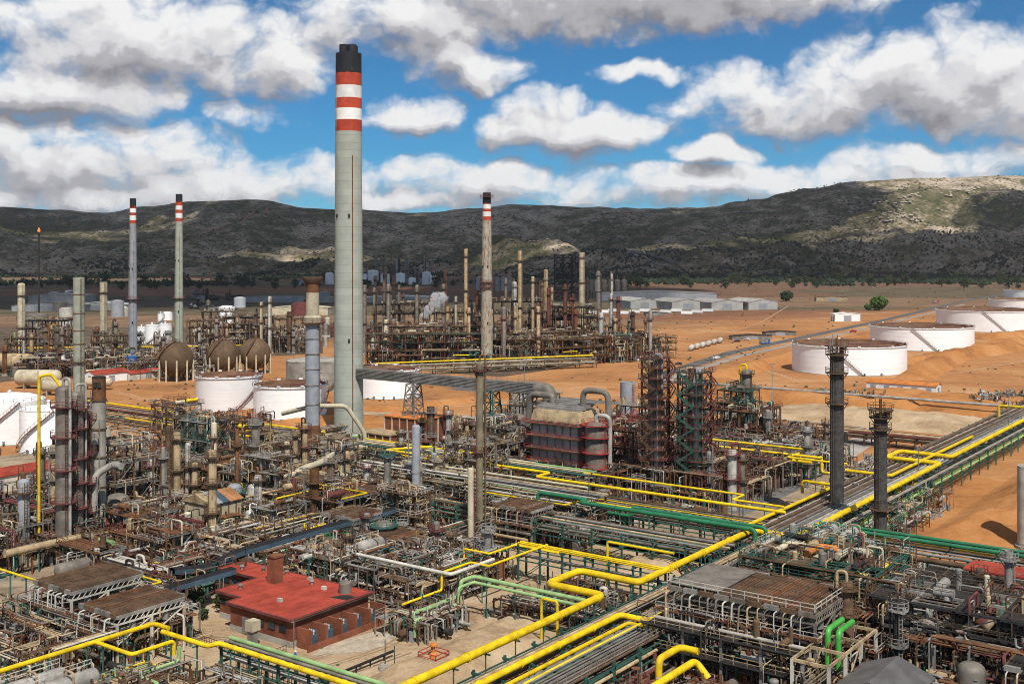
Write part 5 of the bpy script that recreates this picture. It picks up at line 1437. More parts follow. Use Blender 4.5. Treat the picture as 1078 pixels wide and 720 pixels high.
# ================================================================== far process unit
RF = R(30); 
def LF(x, y): return Vector((x * math.cos(RF) - y * math.sin(RF), x * math.sin(RF) + y * math.cos(RF), 0))
o0 = W(545, 388)
for i, (x, y, nb, lv, lb) in enumerate(((0, 0, 9, (5, 9.5, 14), 'long brown three-storey pipe structure at the right of the far unit'), (-8, 16, 9, (6, 12, 17), 'taller brown structure behind the long far pipe structure'), (60, 4, 7, (5, 9, 12), 'low end of the far structure reaching the parked cars'))):
    frame(lb, 0, 0, nb, 1, 7, 8, lv, mp=('rust', 'brown', 'tan')[i], mb='tan', mdeck='brown', rail_m='brown', detail=False, rz=RF, loc=o0 + LF(x, y), stair=False, w=.45)
o1 = W(385, 388)
for i, (x, y, nb, lv, rz, lb) in enumerate(((0, 0, 9, (4.5, 9, 13.5, 18), 0, 'red-brown four-storey structure right of the giant chimney'), (4, 18, 10, (6, 12, 17, 21), 0, 'tall dark structure behind the four-storey far structure'), (66, 2, 5, (5, 10, 15), 0, 'brown open structure at the foot of the rusty banded chimney'))):
    frame(lb, 0, 0, nb, 1, 7, 9, lv, mp=('maroon', 'brown', 'rust')[i], mb='tan' if i else 'teal', mdeck='brown', rail_m='rust', detail=False, rz=rz, loc=o1 + Vector((x, y, 0)), stair=False, w=.5)
PALF = 'std'
maze('tangled pipes and valves inside the far unit right of the giant chimney', 0, 0, 0, 0, 41, 150, 12, 'std', (.15, .4), 120, loc=o1 + Vector((0, -4, 0)), rz=0, LX=95, LY=34, small=1.6)
maze('tangled pipes between the rusty chimney and the far slender columns', 0, 0, 0, 0, 42, 130, 12, 'std', (.15, .4), 110, loc=o0 + LF(-20, -2), rz=RF, LX=115, LY=34, small=1.6)
maze('pipes and small vessels behind the far unit', 0, 0, 0, 0, 43, 90, 10, 'dark', (.15, .4), 110, loc=WD(385, 650), rz=0, LX=150, LY=70, small=2)
maze('pipes and vessels between the spheres and the giant chimney', 0, 0, 0, 0, 44, 110, 12, 'std', (.15, .35), 140, loc=W(196, 372), rz=0, LX=78, LY=45, small=1.6)
maze('pipes and vessels around the foot of the twin chimneys', 0, 0, 0, 0, 45, 60, 7, 'std', (.15, .35), 90, loc=W(100, 384), rz=0, LX=60, LY=60, small=1.4)
maze('low equipment and pipes at the far left edge', 0, 0, 0, 0, 46, 90, 8, 'dark', (.15, .4), 120, loc=W(-5, 400), rz=0, LX=55, LY=130, small=1.8)
for i, (px, py, nb, na, lv) in enumerate(((198, 371, 5, 2, (5, 10, 15, 19)), (238, 369, 4, 2, (6, 11, 16)), (262, 371, 5, 2, (5, 10, 14)), (300, 368, 3, 2, (5, 9)))):
    frame(('tall light steel structure behind the farthest sphere', 'steel structure behind the middle sphere', 'steel structure left of the two-tone chimney top', 'low steel structure beside the giant chimney')[i], 0, 0, nb, na, 4, 5, lv, mp='tan', mb='brown', mdeck='brown', rail_m='maroon', detail=False, rz=.1, loc=W(px, py), w=.35)
for i, (px, py, L, r, m, lb) in enumerate(((12, 392, 20, 4.2, 'tan', 'olive boxy drum farthest at the left edge'), (40, 409, 18, 3.6, 'beige', 'tan horizontal drum left of the flanged column'), (58, 416, 10, 2.6, 'beige', 'short tan drum beside the flanged column'), (216, 358, 14, 3.6, 'beige', 'cream horizontal bullet tank behind the farthest sphere'), (100, 410, 14, 2, 'beige', 'cream drum near the small red roofed hut'))):
    drum(lb, W(px, py), L, r, m, rz=1.45, z=1.4, noz=False)

maze('dense low equipment at the far left behind the white tanks', 0, 0, 0, 0, 47, 110, 10, 'std', (.15, .4), 150, loc=W(5, 396), rz=.1, LX=90, LY=60, small=1.6)
maze('equipment between the flanged column and the spheres', 0, 0, 0, 0, 48, 70, 8, 'std', (.15, .35), 110, loc=W(90, 400), rz=.0, LX=60, LY=50, small=1.4)
maze('scattered far equipment on the dark plain behind the far unit', 0, 0, 0, 0, 49, 60, 12, 'dark', (.2, .5), 220, loc=WD(300, 760), rz=0, LX=230, LY=160, small=2.6)
maze('second storey tangle over the far unit right of the giant chimney', 0, 0, 0, 0, 50, 170, 12, 'std', (.14, .34), 130, loc=o1 + Vector((2, 6, 5)), rz=0, LX=92, LY=24, small=1.5)
maze('tangle of pipes over the long brown far structure', 0, 0, 0, 0, 54, 150, 12, 'std', (.14, .34), 130, loc=o0 + LF(-4, -1) + Vector((0, 0, 3)), rz=RF, LX=108, LY=22, small=1.4)
pipe_rack('far pipe rack with a yellow line at the foot of the far unit', W(395, 396), 120, 5, (3, 5), R(-90 + 22), lanes(71, 5, (3, 5), 120, 'std') + [(1, 6, .4, 'yellow', 0, 120)], step=10, mp='brown', mb='tan')
pipe_rack('far left pipe rack with a yellow line in front of the twin chimneys', W(15, 378), 110, 4, (3, 5), R(-84), lanes(72, 4, (3, 5), 110, 'std') + [(1, 6, .45, 'yellow', 0, 110)], step=10, mp='brown', mb='tan')
# ================================================================== duct from the chimney
a_, b_0 = toab(W(367, 463)); L = 72.0; zc = 22.2
t = thing('flue_duct', 'long grey corrugated flue duct running from the giant chimney past the brick-red switch house', 'duct', AB(a_, b_0 + 4.4), RZB)
n_ = 12
for i in range(n_):
    q = MB(); q.box((0, L * (i + .5) / n_, zc), (2.6, L / n_ - .06, 2.9), 'alud')
    for k_ in range(7):
        for x in (-1.35, 1.35): q.box((x, L * (i + .5) / n_, zc - 1.26 + k_ * .42), (.2, L / n_ - .1, .2), 'galv')
    for k_ in range(4): q.box((-1 + k_ * .66, L * (i + .5) / n_, zc + 1.5), (.25, L / n_ - .1, .16), 'galv')
    q.part('duct_section', t)
q = MB(); lattice(q, 0, 24, 0, zc - 1.8, 6.5, 3.2, 'galv', 6, .22); q.part('trestle', t); q = MB(); lattice(q, 0, 55, 0, zc - 1.8, 6.5, 3.2, 'teal', 6, .22); q.part('trestle', t)
q = MB(); rail(q, [(1.4, 0, zc + 1.6), (1.4, L, zc + 1.6)], 'galv'); q.part('railing', t)
q = MB(); q.lathe([(0, 0), (2.0, .2), (2.2, 1.4), (2.2, 9)], 'alud', 20, c=(0, L + 2, 10)); q.tube(bend([(0, L - .5, zc), (0, L + 4, zc), (0, L + 4, 8)], 4, 8), 2.0, 'alud', 18); q.part('elbow', t)

# brick-red switch house
def block(label, a0, b0, la, lb_, h, name, cat, mw, mr, cols=5, extra=None):
    t = thing(name, label, cat, AB(a0, b0)); q = MB()
    q.box((lb_ / 2, la / 2, h / 2), (lb_, la, h), mw); q.part('wall', t)
    MB().box((lb_ / 2, la / 2, h + .2), (lb_ + .8, la + .8, .4), mr).part('roof', t)
    for i in range(cols + 1):
        for y in (-.12, la + .12): MB().box((lb_ * i / cols, y, h / 2), (.35, .3, h), 'beige').part('pilaster', t)
    for i in range(3):
        for x in (-.12, lb_ + .12): MB().box((x, la * i / 2, h / 2 - .1), (.3, .35, h - .2), 'beige').part('pilaster', t)
    return t
a1_, b1_ = toab(W(437, 474)); block('brick-red switch house with flat roof and pale pilasters beside the giant chimney', a1_ - 2, b1_ - 11, 14, 16, 10, 'switch_house', 'building', 'brickred', 'orange')
a1_, b1_ = toab(W(403, 476)); block('lower brick-red annex touching the switch house', a1_ - 1, b1_ - 8, 8, 12, 5.5, 'switch_house', 'building', 'brickred', 'tan', 4)
a1_, b1_ = toab(W(371, 487)); block('small brown brick box at the giant chimney foot', a1_, b1_ - 3, 5, 6, 4.5, 'switch_house', 'building', 'brickred', 'beige', 2)

mat('furnacegrey', (.40, .385, .36), .75, 0, .3, rust=.34, rustc=(.24, .15, .09))
# ================================================================== heater with red galleries
a0h, b0h = toab(W(588, 506)); 
t = thing('fired_heater', 'boxy fired heater with beige hood, grey walls and red galleries', 'heater', AB(a0h - 1, b0h - 8)); w_, d_ = 15.0, 11.0
q = MB(); q.box((w_ / 2, d_ / 2, 9), (w_, d_, 14), 'furnacegrey'); casing = q.part('casing', t)
for i in range(7): MB().box((w_ * i / 6, -.15, 9), (.3, .3, 14), 'galv').part('buckstay', casing)
for j in range(5): MB().box((w_ + .15, d_ * j / 4, 9), (.3, .3, 14), 'galv').part('buckstay', casing)
q = MB(); q.add([(-.3, -.3, 16), (w_ + .3, -.3, 16), (w_ + .3, d_ + .3, 16), (-.3, d_ + .3, 16), (.3, .3, 19), (w_ - .3, .3, 19), (w_ - .3, d_ - .3, 19), (.3, d_ - .3, 19)], ((0, 1, 5, 4), (1, 2, 6, 5), (2, 3, 7, 6), (3, 0, 4, 7), (4, 5, 6, 7), (3, 2, 1, 0)), 'tan'); hood = q.part('hood', t)
for i in range(5): MB().box((w_ / 2, 2 + i * (d_ - 4) / 4, 19.4 + .25 * i), (w_ - .8, 1.5, .8), 'galv').part('louver', hood)
for z_ in (5.2, 8.6, 12, 15.4):
    q = MB(); q.box((w_ / 2, -.9, z_), (w_ + 3.2, 1.4, .16), 'rust'); q.box((w_ + .9, d_ / 2, z_ + .01), (1.4, d_ + 3.2, .16), 'rust'); rail(q, [(-1.6, -1.8, z_), (w_ + 1.8, -1.8, z_), (w_ + 1.8, d_ + 1.6, z_)], 'red', w=.08, step=2.2); q.part('gallery', t)
for x in (0, 5, 10, 15):
    for y in (0, 5.5, 11): piece('leg', t, (x, y, 0), (x, y, 2.2), .5, 'conc')
q = MB(); q.tube(bend([(w_ - 2, d_ / 2, 20), (w_ - 2, d_ / 2, 24.5), (w_ + 6, d_ / 2, 24.5), (w_ + 6, d_ / 2, 12)], 2.5), .8, 'alud', 14); q.part('flue', t); q = MB(); q.tube(bend([(3, d_ / 2, 20), (3, d_ / 2, 22.2), (-5, d_ / 2, 22.2), (-5, d_ / 2, 10)], 2.5), .9, 'alud', 14); q.part('flue', t)
vessel('process_column', 'dark round tower with red galleries right beside the fired heater', 'column', W(628, 512), 3.0, 17, 'alud', plats=(5, 9, 13, 16.2), mp='red', riser=(-.5, .6, 'alu'))
vessel('process_column', 'squat silver vessel with red platform between heater and grey vent stack', 'column', W(646, 500), 2.2, 13, 'alu', plats=(6, 11), mp='red')
vessel('process_column', 'pale round vessel with red gallery left of the fired heater', 'column', W(545, 490), 2.5, 15, 'alud', plats=(8, 13), mp='red')
q = MB()
for i in range(3): q.tube(bend([(i * 2.4, 0, 0), (i * 2.4, 0, 16 - i), (i * 2.4 + 1, 5, 19.5 - i), (i * 2.4 + 5, 9, 19.5 - i), (i * 2.4 + 6, 12, 12)], 3), .95, ('alud', 'greyblue', 'galv')[i], 14)
q.solo('flue_bend', 'fat grey flue bends arching left behind the fired heater', 'duct', W(540, 470), RZ)

# lattice clad towers
def clad_tower(label, px, py, top, w, mcol, mst, plat, seed):
    p = W(px, py); D = p.y; h = HZ(top, D); t = thing('clad_column', label, 'column', p)
    for (x, y) in ((-1, -1), (1, -1), (1, 1), (-1, 1)): piece('post', t, (x * w / 2, y * w / 2, 0), (x * w / 2, y * w / 2, h), .38, mst, shape='I')
    MB().lathe([(1.7, 0), (1.7, h - 4), (1.4, h - 3.3), (0, h - 3)], mcol, 18).part('body', t)
    MB().lathe([(.9, 0), (.9, h - 8), (0, h - 7.4)], 'alu', 14, c=(w * .28, -w * .3, 0)).part('side_vessel', t)
    q = MB(); nl = int(h / 2.5)
    for i in range(nl + 1):
        z = i * h / nl
        for k_ in range(4):
            c = ((-1, -1), (1, -1), (1, 1), (-1, 1)); a, b = c[k_], c[(k_ + 1) % 4]
            q.bar((a[0] * w / 2, a[1] * w / 2, z), (b[0] * w / 2, b[1] * w / 2, z), .25, mst)
            if i < nl: q.bar((a[0] * w / 2, a[1] * w / 2, z), (b[0] * w / 2, b[1] * w / 2, z + h / nl), .09, mst)
    q.part('lattice', t); rnd = random.Random(seed)
    for i in range(1, nl + 1):
        z = i * h / nl - .1; q = MB(); q.box((0, -w / 2 - .45, z), (w + .9, .9, .12), plat); q.box((w / 2 + .45, 0, z + .01), (.9, w + .9, .12), plat)
        rail(q, [(-w / 2 - .5, -w / 2 - .9, z), (w / 2 + .9, -w / 2 - .9, z), (w / 2 + .9, w / 2 + .5, z), (-w / 2 - .5, w / 2 + .5, z), (-w / 2 - .5, -w / 2 - .9, z)], plat, w=.09, step=1.4); q.part('platform', t)
        q = MB(); s = 1 if i % 2 else -1
        for o in (0, .8): q.bar((-s * w * .35, -w / 2 - 1.5 - o, z - h / nl), (s * w * .35, -w / 2 - 1.5 - o, z), .12, mst, .3)
        for o in (0, .8): q.bar((w / 2 + 1.5 + o, -s * w * .35, z - h / nl), (w / 2 + 1.5 + o, s * w * .35, z), .12, plat, .3)
        q.part('stair', t)
    q = MB()
    for i in range(60):
        x, y = rnd.uniform(-w / 2, w / 2), rnd.uniform(-w / 2, w / 2); z0_, z1_ = sorted((rnd.uniform(0, h), rnd.uniform(0, h + 1)))
        q.tube(bend([(x, y, z0_), (x, y, z1_), (x * .2, y * .2, z1_)], .5), rnd.uniform(.12, .28), pick(rnd, 'std'), 8)
    q.tube(bend([(0, 0, h - 3.2), (0, 0, h + .6), (2.2, -1, h + .6), (2.2, -1, h - 8)], 1.2), .55, 'greyblue', 12); q.part('piping', t)
    return t
clad_tower('tall red-brown lattice clad column with many landings, left of the pair', 690, 524, 376, 5.0, 'alud', 'brown', 'maroon', 1)
clad_tower('green and red lattice clad column with blue top bend, right of the pair', 731, 529, 391, 6.0, 'alud', 'teal', 'maroon', 2)

# ------------------------------------------------------------------ more of the far plant
cluster('slim column crowded in the far unit right of the giant chimney', 'slim columns of the far unit', None, 26, 301, 'std', (14, 34), (.6, 1.5), loc=o1 + Vector((0, -2, 0)), rz=0, LX=95, LY=40)
cluster('slim column crowded around the foot of the rust-streaked chimney', 'slim columns by the rust-streaked chimney', None, 22, 302, 'std', (12, 30), (.6, 1.5), loc=o0 + LF(-10, 0), rz=RF, LX=100, LY=36)
cluster('slim column standing behind the brown spheres', 'slim columns behind the spheres', None, 18, 303, 'std', (10, 26), (.6, 1.5), loc=W(196, 374), rz=0, LX=90, LY=60)
cluster('slim column in the far left equipment', 'slim columns at the far left', None, 20, 304, 'std', (8, 24), (.7, 1.8), loc=W(-5, 396), rz=0, LX=110, LY=110)
cluster('dark slim column on the shaded plain behind the far unit', 'dark columns on the shaded plain', None, 26, 305, 'dark', (18, 48), (1.0, 2.2), loc=WD(310, 800), rz=0, LX=260, LY=240)
for i, (px, py, nb, na, lv, m) in enumerate(((5, 384, 5, 2, (5, 10, 14), 'brown'), (45, 376, 4, 2, (5, 10, 16), 'rust'), (100, 378, 5, 2, (5, 9, 13), 'tan'), (212, 366, 4, 2, (6, 12, 18, 23), 'brown'), (285, 366, 4, 2, (6, 12, 18), 'brown'), (470, 366, 5, 2, (7, 14, 20), 'brown'), (560, 372, 5, 2, (7, 14, 20, 25), 'tan'), (620, 374, 4, 2, (6, 12, 17), 'rust'))):
    frame(('brown frame at the far left edge', 'rusty tall frame left of the ring-banded column', 'tan frame between the ring-banded column and the blue-grey chimney', 'tall brown frame behind the farthest sphere', 'brown frame behind the sphere next to the white tanks', 'tall brown frame left of the rust-streaked chimney', 'tallest tan frame right of the rust-streaked chimney', 'rusty frame below the thick beige column')[i], 0, 0, nb, na, 5, 6, lv, mp=m, mb='tan' if i % 2 else 'brown', mdeck='brown', rail_m='brown', detail=False, rz=.15, loc=W(px, py), w=.4, stair=False)
r_ = random.Random(8); FT = []
for i in range(16): FT.append((r_.uniform(4, 10), r_.uniform(6, 16), r_.choice(('tankwhite', 'offwhite', 'greyblue', 'alud', 'maroon')), r_.uniform(0, 360), r_.uniform(900, 1600)))
FT.sort(key=lambda q: -q[0]); c_ = {}
for rr_, hh_, m, px, D in FT:
    c_[m] = c_.get(m, 0) + 1; k_ = c_[m]
    t = thing('far_tank', '%s %s upright tank on the shaded far left plain' % ('broadest' if k_ == 1 else ORD[k_ - 1] + ' broadest', {'tankwhite': 'white', 'offwhite': 'cream', 'greyblue': 'blue-grey', 'alud': 'dull grey', 'maroon': 'maroon'}[m]), 'tank', WD(px, D), 0, 'small tanks on the far left plain')
    MB().lathe([(rr_, 0), (rr_, hh_)], m, 18).part('shell', t); MB().lathe([(rr_ + .1, hh_), (rr_ * .5, hh_ + rr_ * .15), (0, hh_ + rr_ * .2)], m, 18).part('roof', t)

for i, (px, D, nb, lv) in enumerate(((395, 690, 6, (8, 16, 24, 30)), (450, 720, 5, (8, 16, 23)), (520, 700, 5, (8, 16, 24, 31)), (585, 690, 4, (8, 15, 22, 28)), (235, 720, 5, (7, 14, 20)), (20, 720, 5, (7, 13, 18)))):
    frame(('tall dark frame behind the far unit closest to the giant chimney', 'dark frame behind the steam plume', 'tall dark frame right behind the rust-streaked chimney', 'tall dark frame left of the thick beige column', 'dark frame behind the slim columns of the spheres', 'dark frame on the plain at the far left')[i], 0, 0, nb, 2, 6, 7, lv, mp='brown', mb='dark', mdeck='dark', rail_m='brown', detail=False, rz=.1, loc=WD(px, D), w=.5, stair=False)

# ================================================================== main diagonal pipe rack with the yellow lines
rk = toab(W(460, 740, 5))
A0, B0 = 92.0, -95.2
LV = (3.6, 5.6)
mn = []
rnd = random.Random(77)
def fill(seed, w, z, L, pal, rr, skip=()):
    r_ = random.Random(seed); out = []; x = .4
    while x < w - .3:
        r = r_.uniform(*rr); x += r
        if not any(s0 - r < x < s1 + r for s0, s1 in skip): out.append((x, z, r, pick(r_, pal), -2, L + 2))
        x += r + r_.uniform(.15, .6)
    return out
pipe_rack('broad green-legged pipe rack running diagonally from the front edge under the yellow lines', AB(A0, B0), 112, 13.5, LV, RZ,
          fill(1, 13.5, 3.6, 112, 'rackp', (.12, .34)) + fill(2, 13.5, 5.6, 112, 'rackp', (.10, .3), ((-1, 1.4), (4.6, 7.6))), step=7, walk=(12.8, 5.8))
pipe_rack('broad pipe rack continuing past the two black towers towards the tank farm', AB(A0 + 114, -101), 240, 17, LV, RZ,
          fill(3, 17, 3.6, 240, 'rackp', (.14, .42)) + fill(4, 17, 5.6, 240, 'rackp', (.12, .36), ((13.2, 15.5),)), step=9, walk=None)
Y = lambda pts: snap(pts)
y1 = Y([(430, 720, 6.9), (642, 628, 6.9), (582, 612, 6.9), (607, 600, 6.9), (672, 613, 6.9), (797, 559, 6.9), (838, 565, 6.9), (895, 538, 6.9), (1003, 489, 6.9), (938, 479, 6.9), (938, 474, 6.9), (1005, 479, 6.9), (1037, 462, 6.9), (1043, 454, 6.9), (1078, 440, 6.9)])
y1[0] = (88.0, y1[0][1], y1[0][2]); y1[-1] = (470.0, y1[-1][1], y1[-1][2])
route('thickest bright yellow pipe with wide expansion loops along the diagonal rack', y1, .58, 'yellow', 'yellow_pipe', 16, flange=11, sup=7)
y2 = [(88, -90.3, 6.6), (149.8, -90.3, 6.6), (149.8, -84.2, 6.6), (149.8, -84.2, 4.2)]
route('second thick yellow pipe ending in a bend beside the big air cooler', y2, .46, 'yellow', 'yellow_pipe', 16, flange=9, sup=9)
route('third slimmer yellow pipe alongside the second at the front edge', [(88, -88.4, 5.9), (149.0, -88.4, 5.9), (149.0, -84.0, 5.9), (149.0, -84.0, 4)], .3, 'yellow', 'yellow_pipe', 12)
route('thin yellow pipe low on the diagonal rack', [(88, -86.6, 6.0), (176, -86.6, 6.0), (206, -86.6, 6.0)], .22, 'yellow', 'yellow_pipe', 10)
route('thin yellow branch pipe arching onto the main yellow line near the sand heap', [(178, -110, 7.2), (178, -110, 9.0), (178, -96.3, 9.0), (178, -96.3, 7)][::-1][1:] + [(178, -110, 1)], .24, 'yellow', 'yellow_pipe', 10)
route('yellow pipe slanting beside the black towers on the far rack', [(210, -98.5, 6.9), (262, -98.5, 6.9), (262, -107, 6.9), (262, -107, 4)], .38, 'yellow', 'yellow_pipe', 12)
route('mid-sized yellow pipe branching past the taller black tower', Y([(890, 495, 6.9), (935, 502, 6.9), (1000, 473, 6.9), (1030, 460, 6.9)]), .42, 'yellow', 'yellow_pipe', 12)
route('yellow pipe climbing to the long pipe bridge at the tank farm end', Y([(1022, 462, 5), (1042, 440, 5)]) + [(408, -97, 5), (408, -97, 10), (408, -60, 10)], .45, 'yellow', 'yellow_pipe', 12)
route('yellow pipe behind the air coolers dropping beside the taller black tower', Y([(750, 475, 7), (862, 484, 7)]) + [], .42, 'yellow', 'yellow_pipe', 12, sup=8)
route('stepped yellow pipe linking unit and black tower', Y([(757, 470, 8), (862, 482, 8), (866, 497, 4), (880, 500, 4)]), .34, 'yellow', 'yellow_pipe', 12)

# yellow line and green pipes on the cross rack (along b)
pipe_rack('green-legged cross rack carrying the yellow line in front of the lattice columns', AB(220.5, -190), 92, 7.5, (4.2, 6.4), RZB, [(7.5 - x, z, r, m, a, b) for (x, z, r, m, a, b) in lanes(5, 7.5, (4.2, 6.4), 92, 'rackp', rr=(.12, .3))], step=7)
route('long yellow pipe along the cross rack in front of the fired heater', Y([(455, 470, 8.5), (535, 492, 7.2), (565, 498, 7.2)]) [:1] + [(232, -215, 7.4), (232, -160, 7.4), (226, -160, 7.4), (226, -104, 7.4), (226, -96, 7.4)], .34, 'yellow', 'yellow_pipe', 12)
g1 = [(208.5, -150, 5.5), (208.5, -147, 5.5), (208.5, -147, 8.2), (208.5, -134, 8.2), (205.5, -134, 8.2), (205.5, -108, 8.2), (205.5, -93.5, 8.2), (205.5, -93.5, 4.5)]
route('thick green pipe with raised bend below the lattice columns', g1, .46, 'green', 'green_pipe', 14, flange=8, sup=7)
route('second green pipe dropping at the diagonal rack below the lattice columns', [(207.2, -128, 6.5), (207.2, -122, 6.5), (207.2, -122, 8.4), (207.2, -92, 8.4), (207.2, -92, 4.5)], .4, 'green', 'green_pipe', 14, sup=7)
route('upper green pipe of the pair crossing in front of the orange bank', [(219.5, -86, 8), (219.5, -20, 8)], .34, 'green', 'green_pipe', 12, sup=8)
route('lower green pipe of the pair crossing in front of the orange bank', [(216.6, -86, 8), (216.6, -20, 8)], .42, 'green', 'green_pipe', 12, sup=8)
route('dark brown pipe crossing below the green pair at the right edge', [(201.5, -66, 8.6), (201.5, -20, 8.6)], .5, 'brown', 'dark_pipe', 12, sup=8)
route('black pipe curling beside the red container roof', [(196.5, -52, 8), (196.5, -47, 8.6), (196.5, -20, 8.6)], .45, 'dark', 'dark_pipe', 12, sup=8)
pipe_rack('grey pipe rack in front of the orange bank under the green pair', AB(221, -84), 70, 8, (3.5, 6.2), RZB, lanes(15, 8, (3.5, 6.2), 70, 'rackp'), step=7)
# yellow double line with walkway near the sand heap
pipe_rack('slim green rack with twin yellow lines beside the sand heap', AB(176.2, -127), 31, 2.6, (4.5, 6.6), RZB, [(.5, 6.6, .2, 'yellow', -1, 32), (1.3, 6.6, .16, 'yellow', -1, 32), (2.1, 6.6, .12, 'yellow', -1, 32), (1.0, 4.5, .15, 'galv', -1, 32), (1.8, 4.5, .2, 'alu', -1, 32)], step=5)
pipe_rack('grey rack behind the sand heap carrying silver pipes', AB(199, -165), 70, 6, (4.2, 6.4), RZB, lanes(21, 6, (4.2, 6.4), 70, 'rackp'), step=7, mp='teal')
# pale green line near the yard
route('pale green pipe from the pump skid bending over to the diagonal rack', [(137, -121, 1.0), (137, -121, 4.2), (149, -121, 4.2), (149, -121, 6.6), (152.5, -121, 6.6), (152.5, -97, 6.6)], .36, 'pgreen', 'pale_green_pipe', 12, sup=6)
route('second pale green pipe beside the first over the pump skid', [(136, -119.8, 1.0), (136, -119.8, 3.6), (147, -119.8, 3.6), (147, -119.8, 6.2), (151, -119.8, 6.2), (151, -97, 6.2)], .26, 'pgreen', 'pale_green_pipe', 10)
route('yellow pipe beside the pale green lines near the pump skid', [(140, -126, 4), (150, -126, 4), (150, -126, 7), (158, -126, 7), (158, -122, 7), (176, -122, 7)], .22, 'yellow', 'yellow_pipe', 10)
route('yellow loop standing by the pale vessel near the yard', [(166, -134, 0), (166, -134, 6.5), (166, -128, 6.5), (174, -128, 6.5), (174, -118, 6.5)], .22, 'yellow', 'yellow_pipe', 10)
route('thin yellow gas line standing upright at the foot of the yard bank', [(147, -103, 0), (147, -103, 7.5), (147, -100, 7.5), (147, -100, 2)], .22, 'yellow', 'yellow_pipe', 10)

# front left lines
fl = Y([(0, 712, 6), (8, 705, 6), (100, 675, 6), (150, 655, 6)])
route('yellow pipe entering at the front left corner beside the silver drums', [(74, -145.6, 3.0), (80, -145.6, 3), (80, -145.6, 6), (106, -145.6, 6), (106, -142, 6)], .34, 'yellow', 'yellow_pipe', 12, sup=6)
route('short yellow loop branching from the front left yellow pipe', [(96, -145.6, 6), (96, -136.8, 6), (103, -136.8, 6), (103, -136.8, 4)], .3, 'yellow', 'yellow_pipe', 12, sup=5)
route('yellow pipe running to the bottom edge in front of the control building', [(104.5, -141.5, 6), (104.5, -131, 6), (106.2, -131, 6), (106.2, -95, 6)], .36, 'yellow', 'yellow_pipe', 12, sup=6)
pipe_rack('pale green topped rack crossing in front of the control building yard', AB(110, -131), 36, 3.2, (3.4, 5.4), RZB, [(.7, 5.4, .34, 'pgreen', -1, 37), (1.7, 5.4, .22, 'alud', -1, 37), (2.5, 5.4, .16, 'pgreen', -1, 37), (1.2, 3.4, .2, 'galv', -1, 37), (2.2, 3.4, .26, 'alu', -1, 37)], step=6)
route('light green pipe stepping down among the front left pipes', [(84, -128, 1), (84, -128, 4.5), (94, -128, 4.5), (94, -133, 4.5), (101, -133, 4.5), (101, -133, 6.5)], .28, 'pgreen', 'pale_green_pipe', 10, sup=5)
for i, (a, b, L, r, z) in enumerate(((84, -139, 15, 1.25, 2.6), (81, -143.5, 17, 1.2, 2.4), (76, -133, 12, 1.0, 2.0))):
    drum(('large silver drum lying at the bottom left corner', 'silver drum behind the front one at the bottom left corner', 'smaller silver drum at the bottom edge below the light green pipe')[i], AB(a, b), L, r, 'alu', rz=RZ, z=z)
air_cooler('brown slatted air cooler bank on white legs nearest the control building', 101, -157, 9.5, 12, 8.2, 7, m='bundle', split='b', rim='galv', mleg='offwhite', seed=3)
air_cooler('brown slatted air cooler bank behind the first, at the left edge', 103, -173, 10.5, 13, 8.6, 7, m='bundle', split='b', rim='galv', mleg='offwhite', seed=4)
maze('pipes and valves around the two left air cooler banks', 78, 120, -180, -146, 51, 90, 7, 'std', (.07, .2), 90)
maze('low pale pipes between the yellow loops at the front left', 78, 104, -140, -108, 52, 110, 5, 'green', (.07, .18), 40)
maze('pipes beyond the bottom left corner', 60, 80, -165, -110, 53, 40, 5, 'std', (.08, .2), 30)

# ------------------------------------------------------------------ control building
OUT = [(-15.5, 12.2), (-5, 12.2), (-5, 3.2), (1.6, 3.2), (1.6, 0), (16.2, 0), (16.2, 17.4), (-15.5, 17.4)]
t = thing('control_building', 'low control building with stained red flat roof and brown brick chimney', 'building', AB(122.8, -150)); la, lb_ = 17.4, 16.2
def inset(o, d):
    n = len(o); r = []
    for i in range(n):
        p0, p1, p2 = Vector(o[i - 1]), Vector(o[i]), Vector(o[(i + 1) % n]); d0 = (p1 - p0).normalized(); d1 = (p2 - p1).normalized()
        r.append(tuple(p1 + Vector((d0.y, -d0.x)) * d + Vector((d1.y, -d1.x)) * d))
    return r
q = MB(); q.prism(OUT, 0, 1.0, 'conc'); q.part('plinth', t)
q = MB(); q.prism(inset(OUT, -.05), 1.0, 4.2, 'brickred'); q.part('wall', t)
q = MB(); q.prism(inset(OUT, .5), 4.2, 4.6, 'roofred'); croof = q.part('roof', t)
q = MB(); pts = inset(OUT, .5)
for p_, q_ in zip(pts, pts[1:] + pts[:1]): q.bar((*p_, 4.5), (*q_, 4.5), .22, 'maroon', .42)
q.part('eaves', t)
q = MB(); q.box((-1, 12, 6.8), (1.9, 1.9, 4.6), 'brickred'); q.box((-1, 12, 9.2), (2.2, 2.2, .3), 'rust'); q.part('chimney', croof)
for i, (x, y) in enumerate(((3, 16.5), (5, 15), (-8, 15.5), (9, 14), (-12, 14), (-3, 16.5), (8, 5), (-3, 6))): MB().lathe([(.28, 0), (.28, .5), (.45, .55), (.4, .8), (0, .9)], ('offwhite', 'galv', 'alud')[i % 3], 10, c=(x, y, 4.55)).part('roof_vent', croof) if i % 3 else MB().box((x, y, 4.85), (.8, .6, .6), ('offwhite', 'galv', 'bluegrey')[i % 3]).part('roof_vent', croof)
MB().lathe([(1.1, 0), (1.1, 1.7), (.6, 2.0), (0, 2.05)], 'alud', 12, c=(13, 15, 4.55)).part('roof_tank', croof)
q = MB(); q.prism([(13, 11.5), (16.5, 12), (16.8, 14), (14.6, 14.4), (13.4, 13.2)], 4.6, 4.62, 'dark'); q.part('roof_patch', croof)
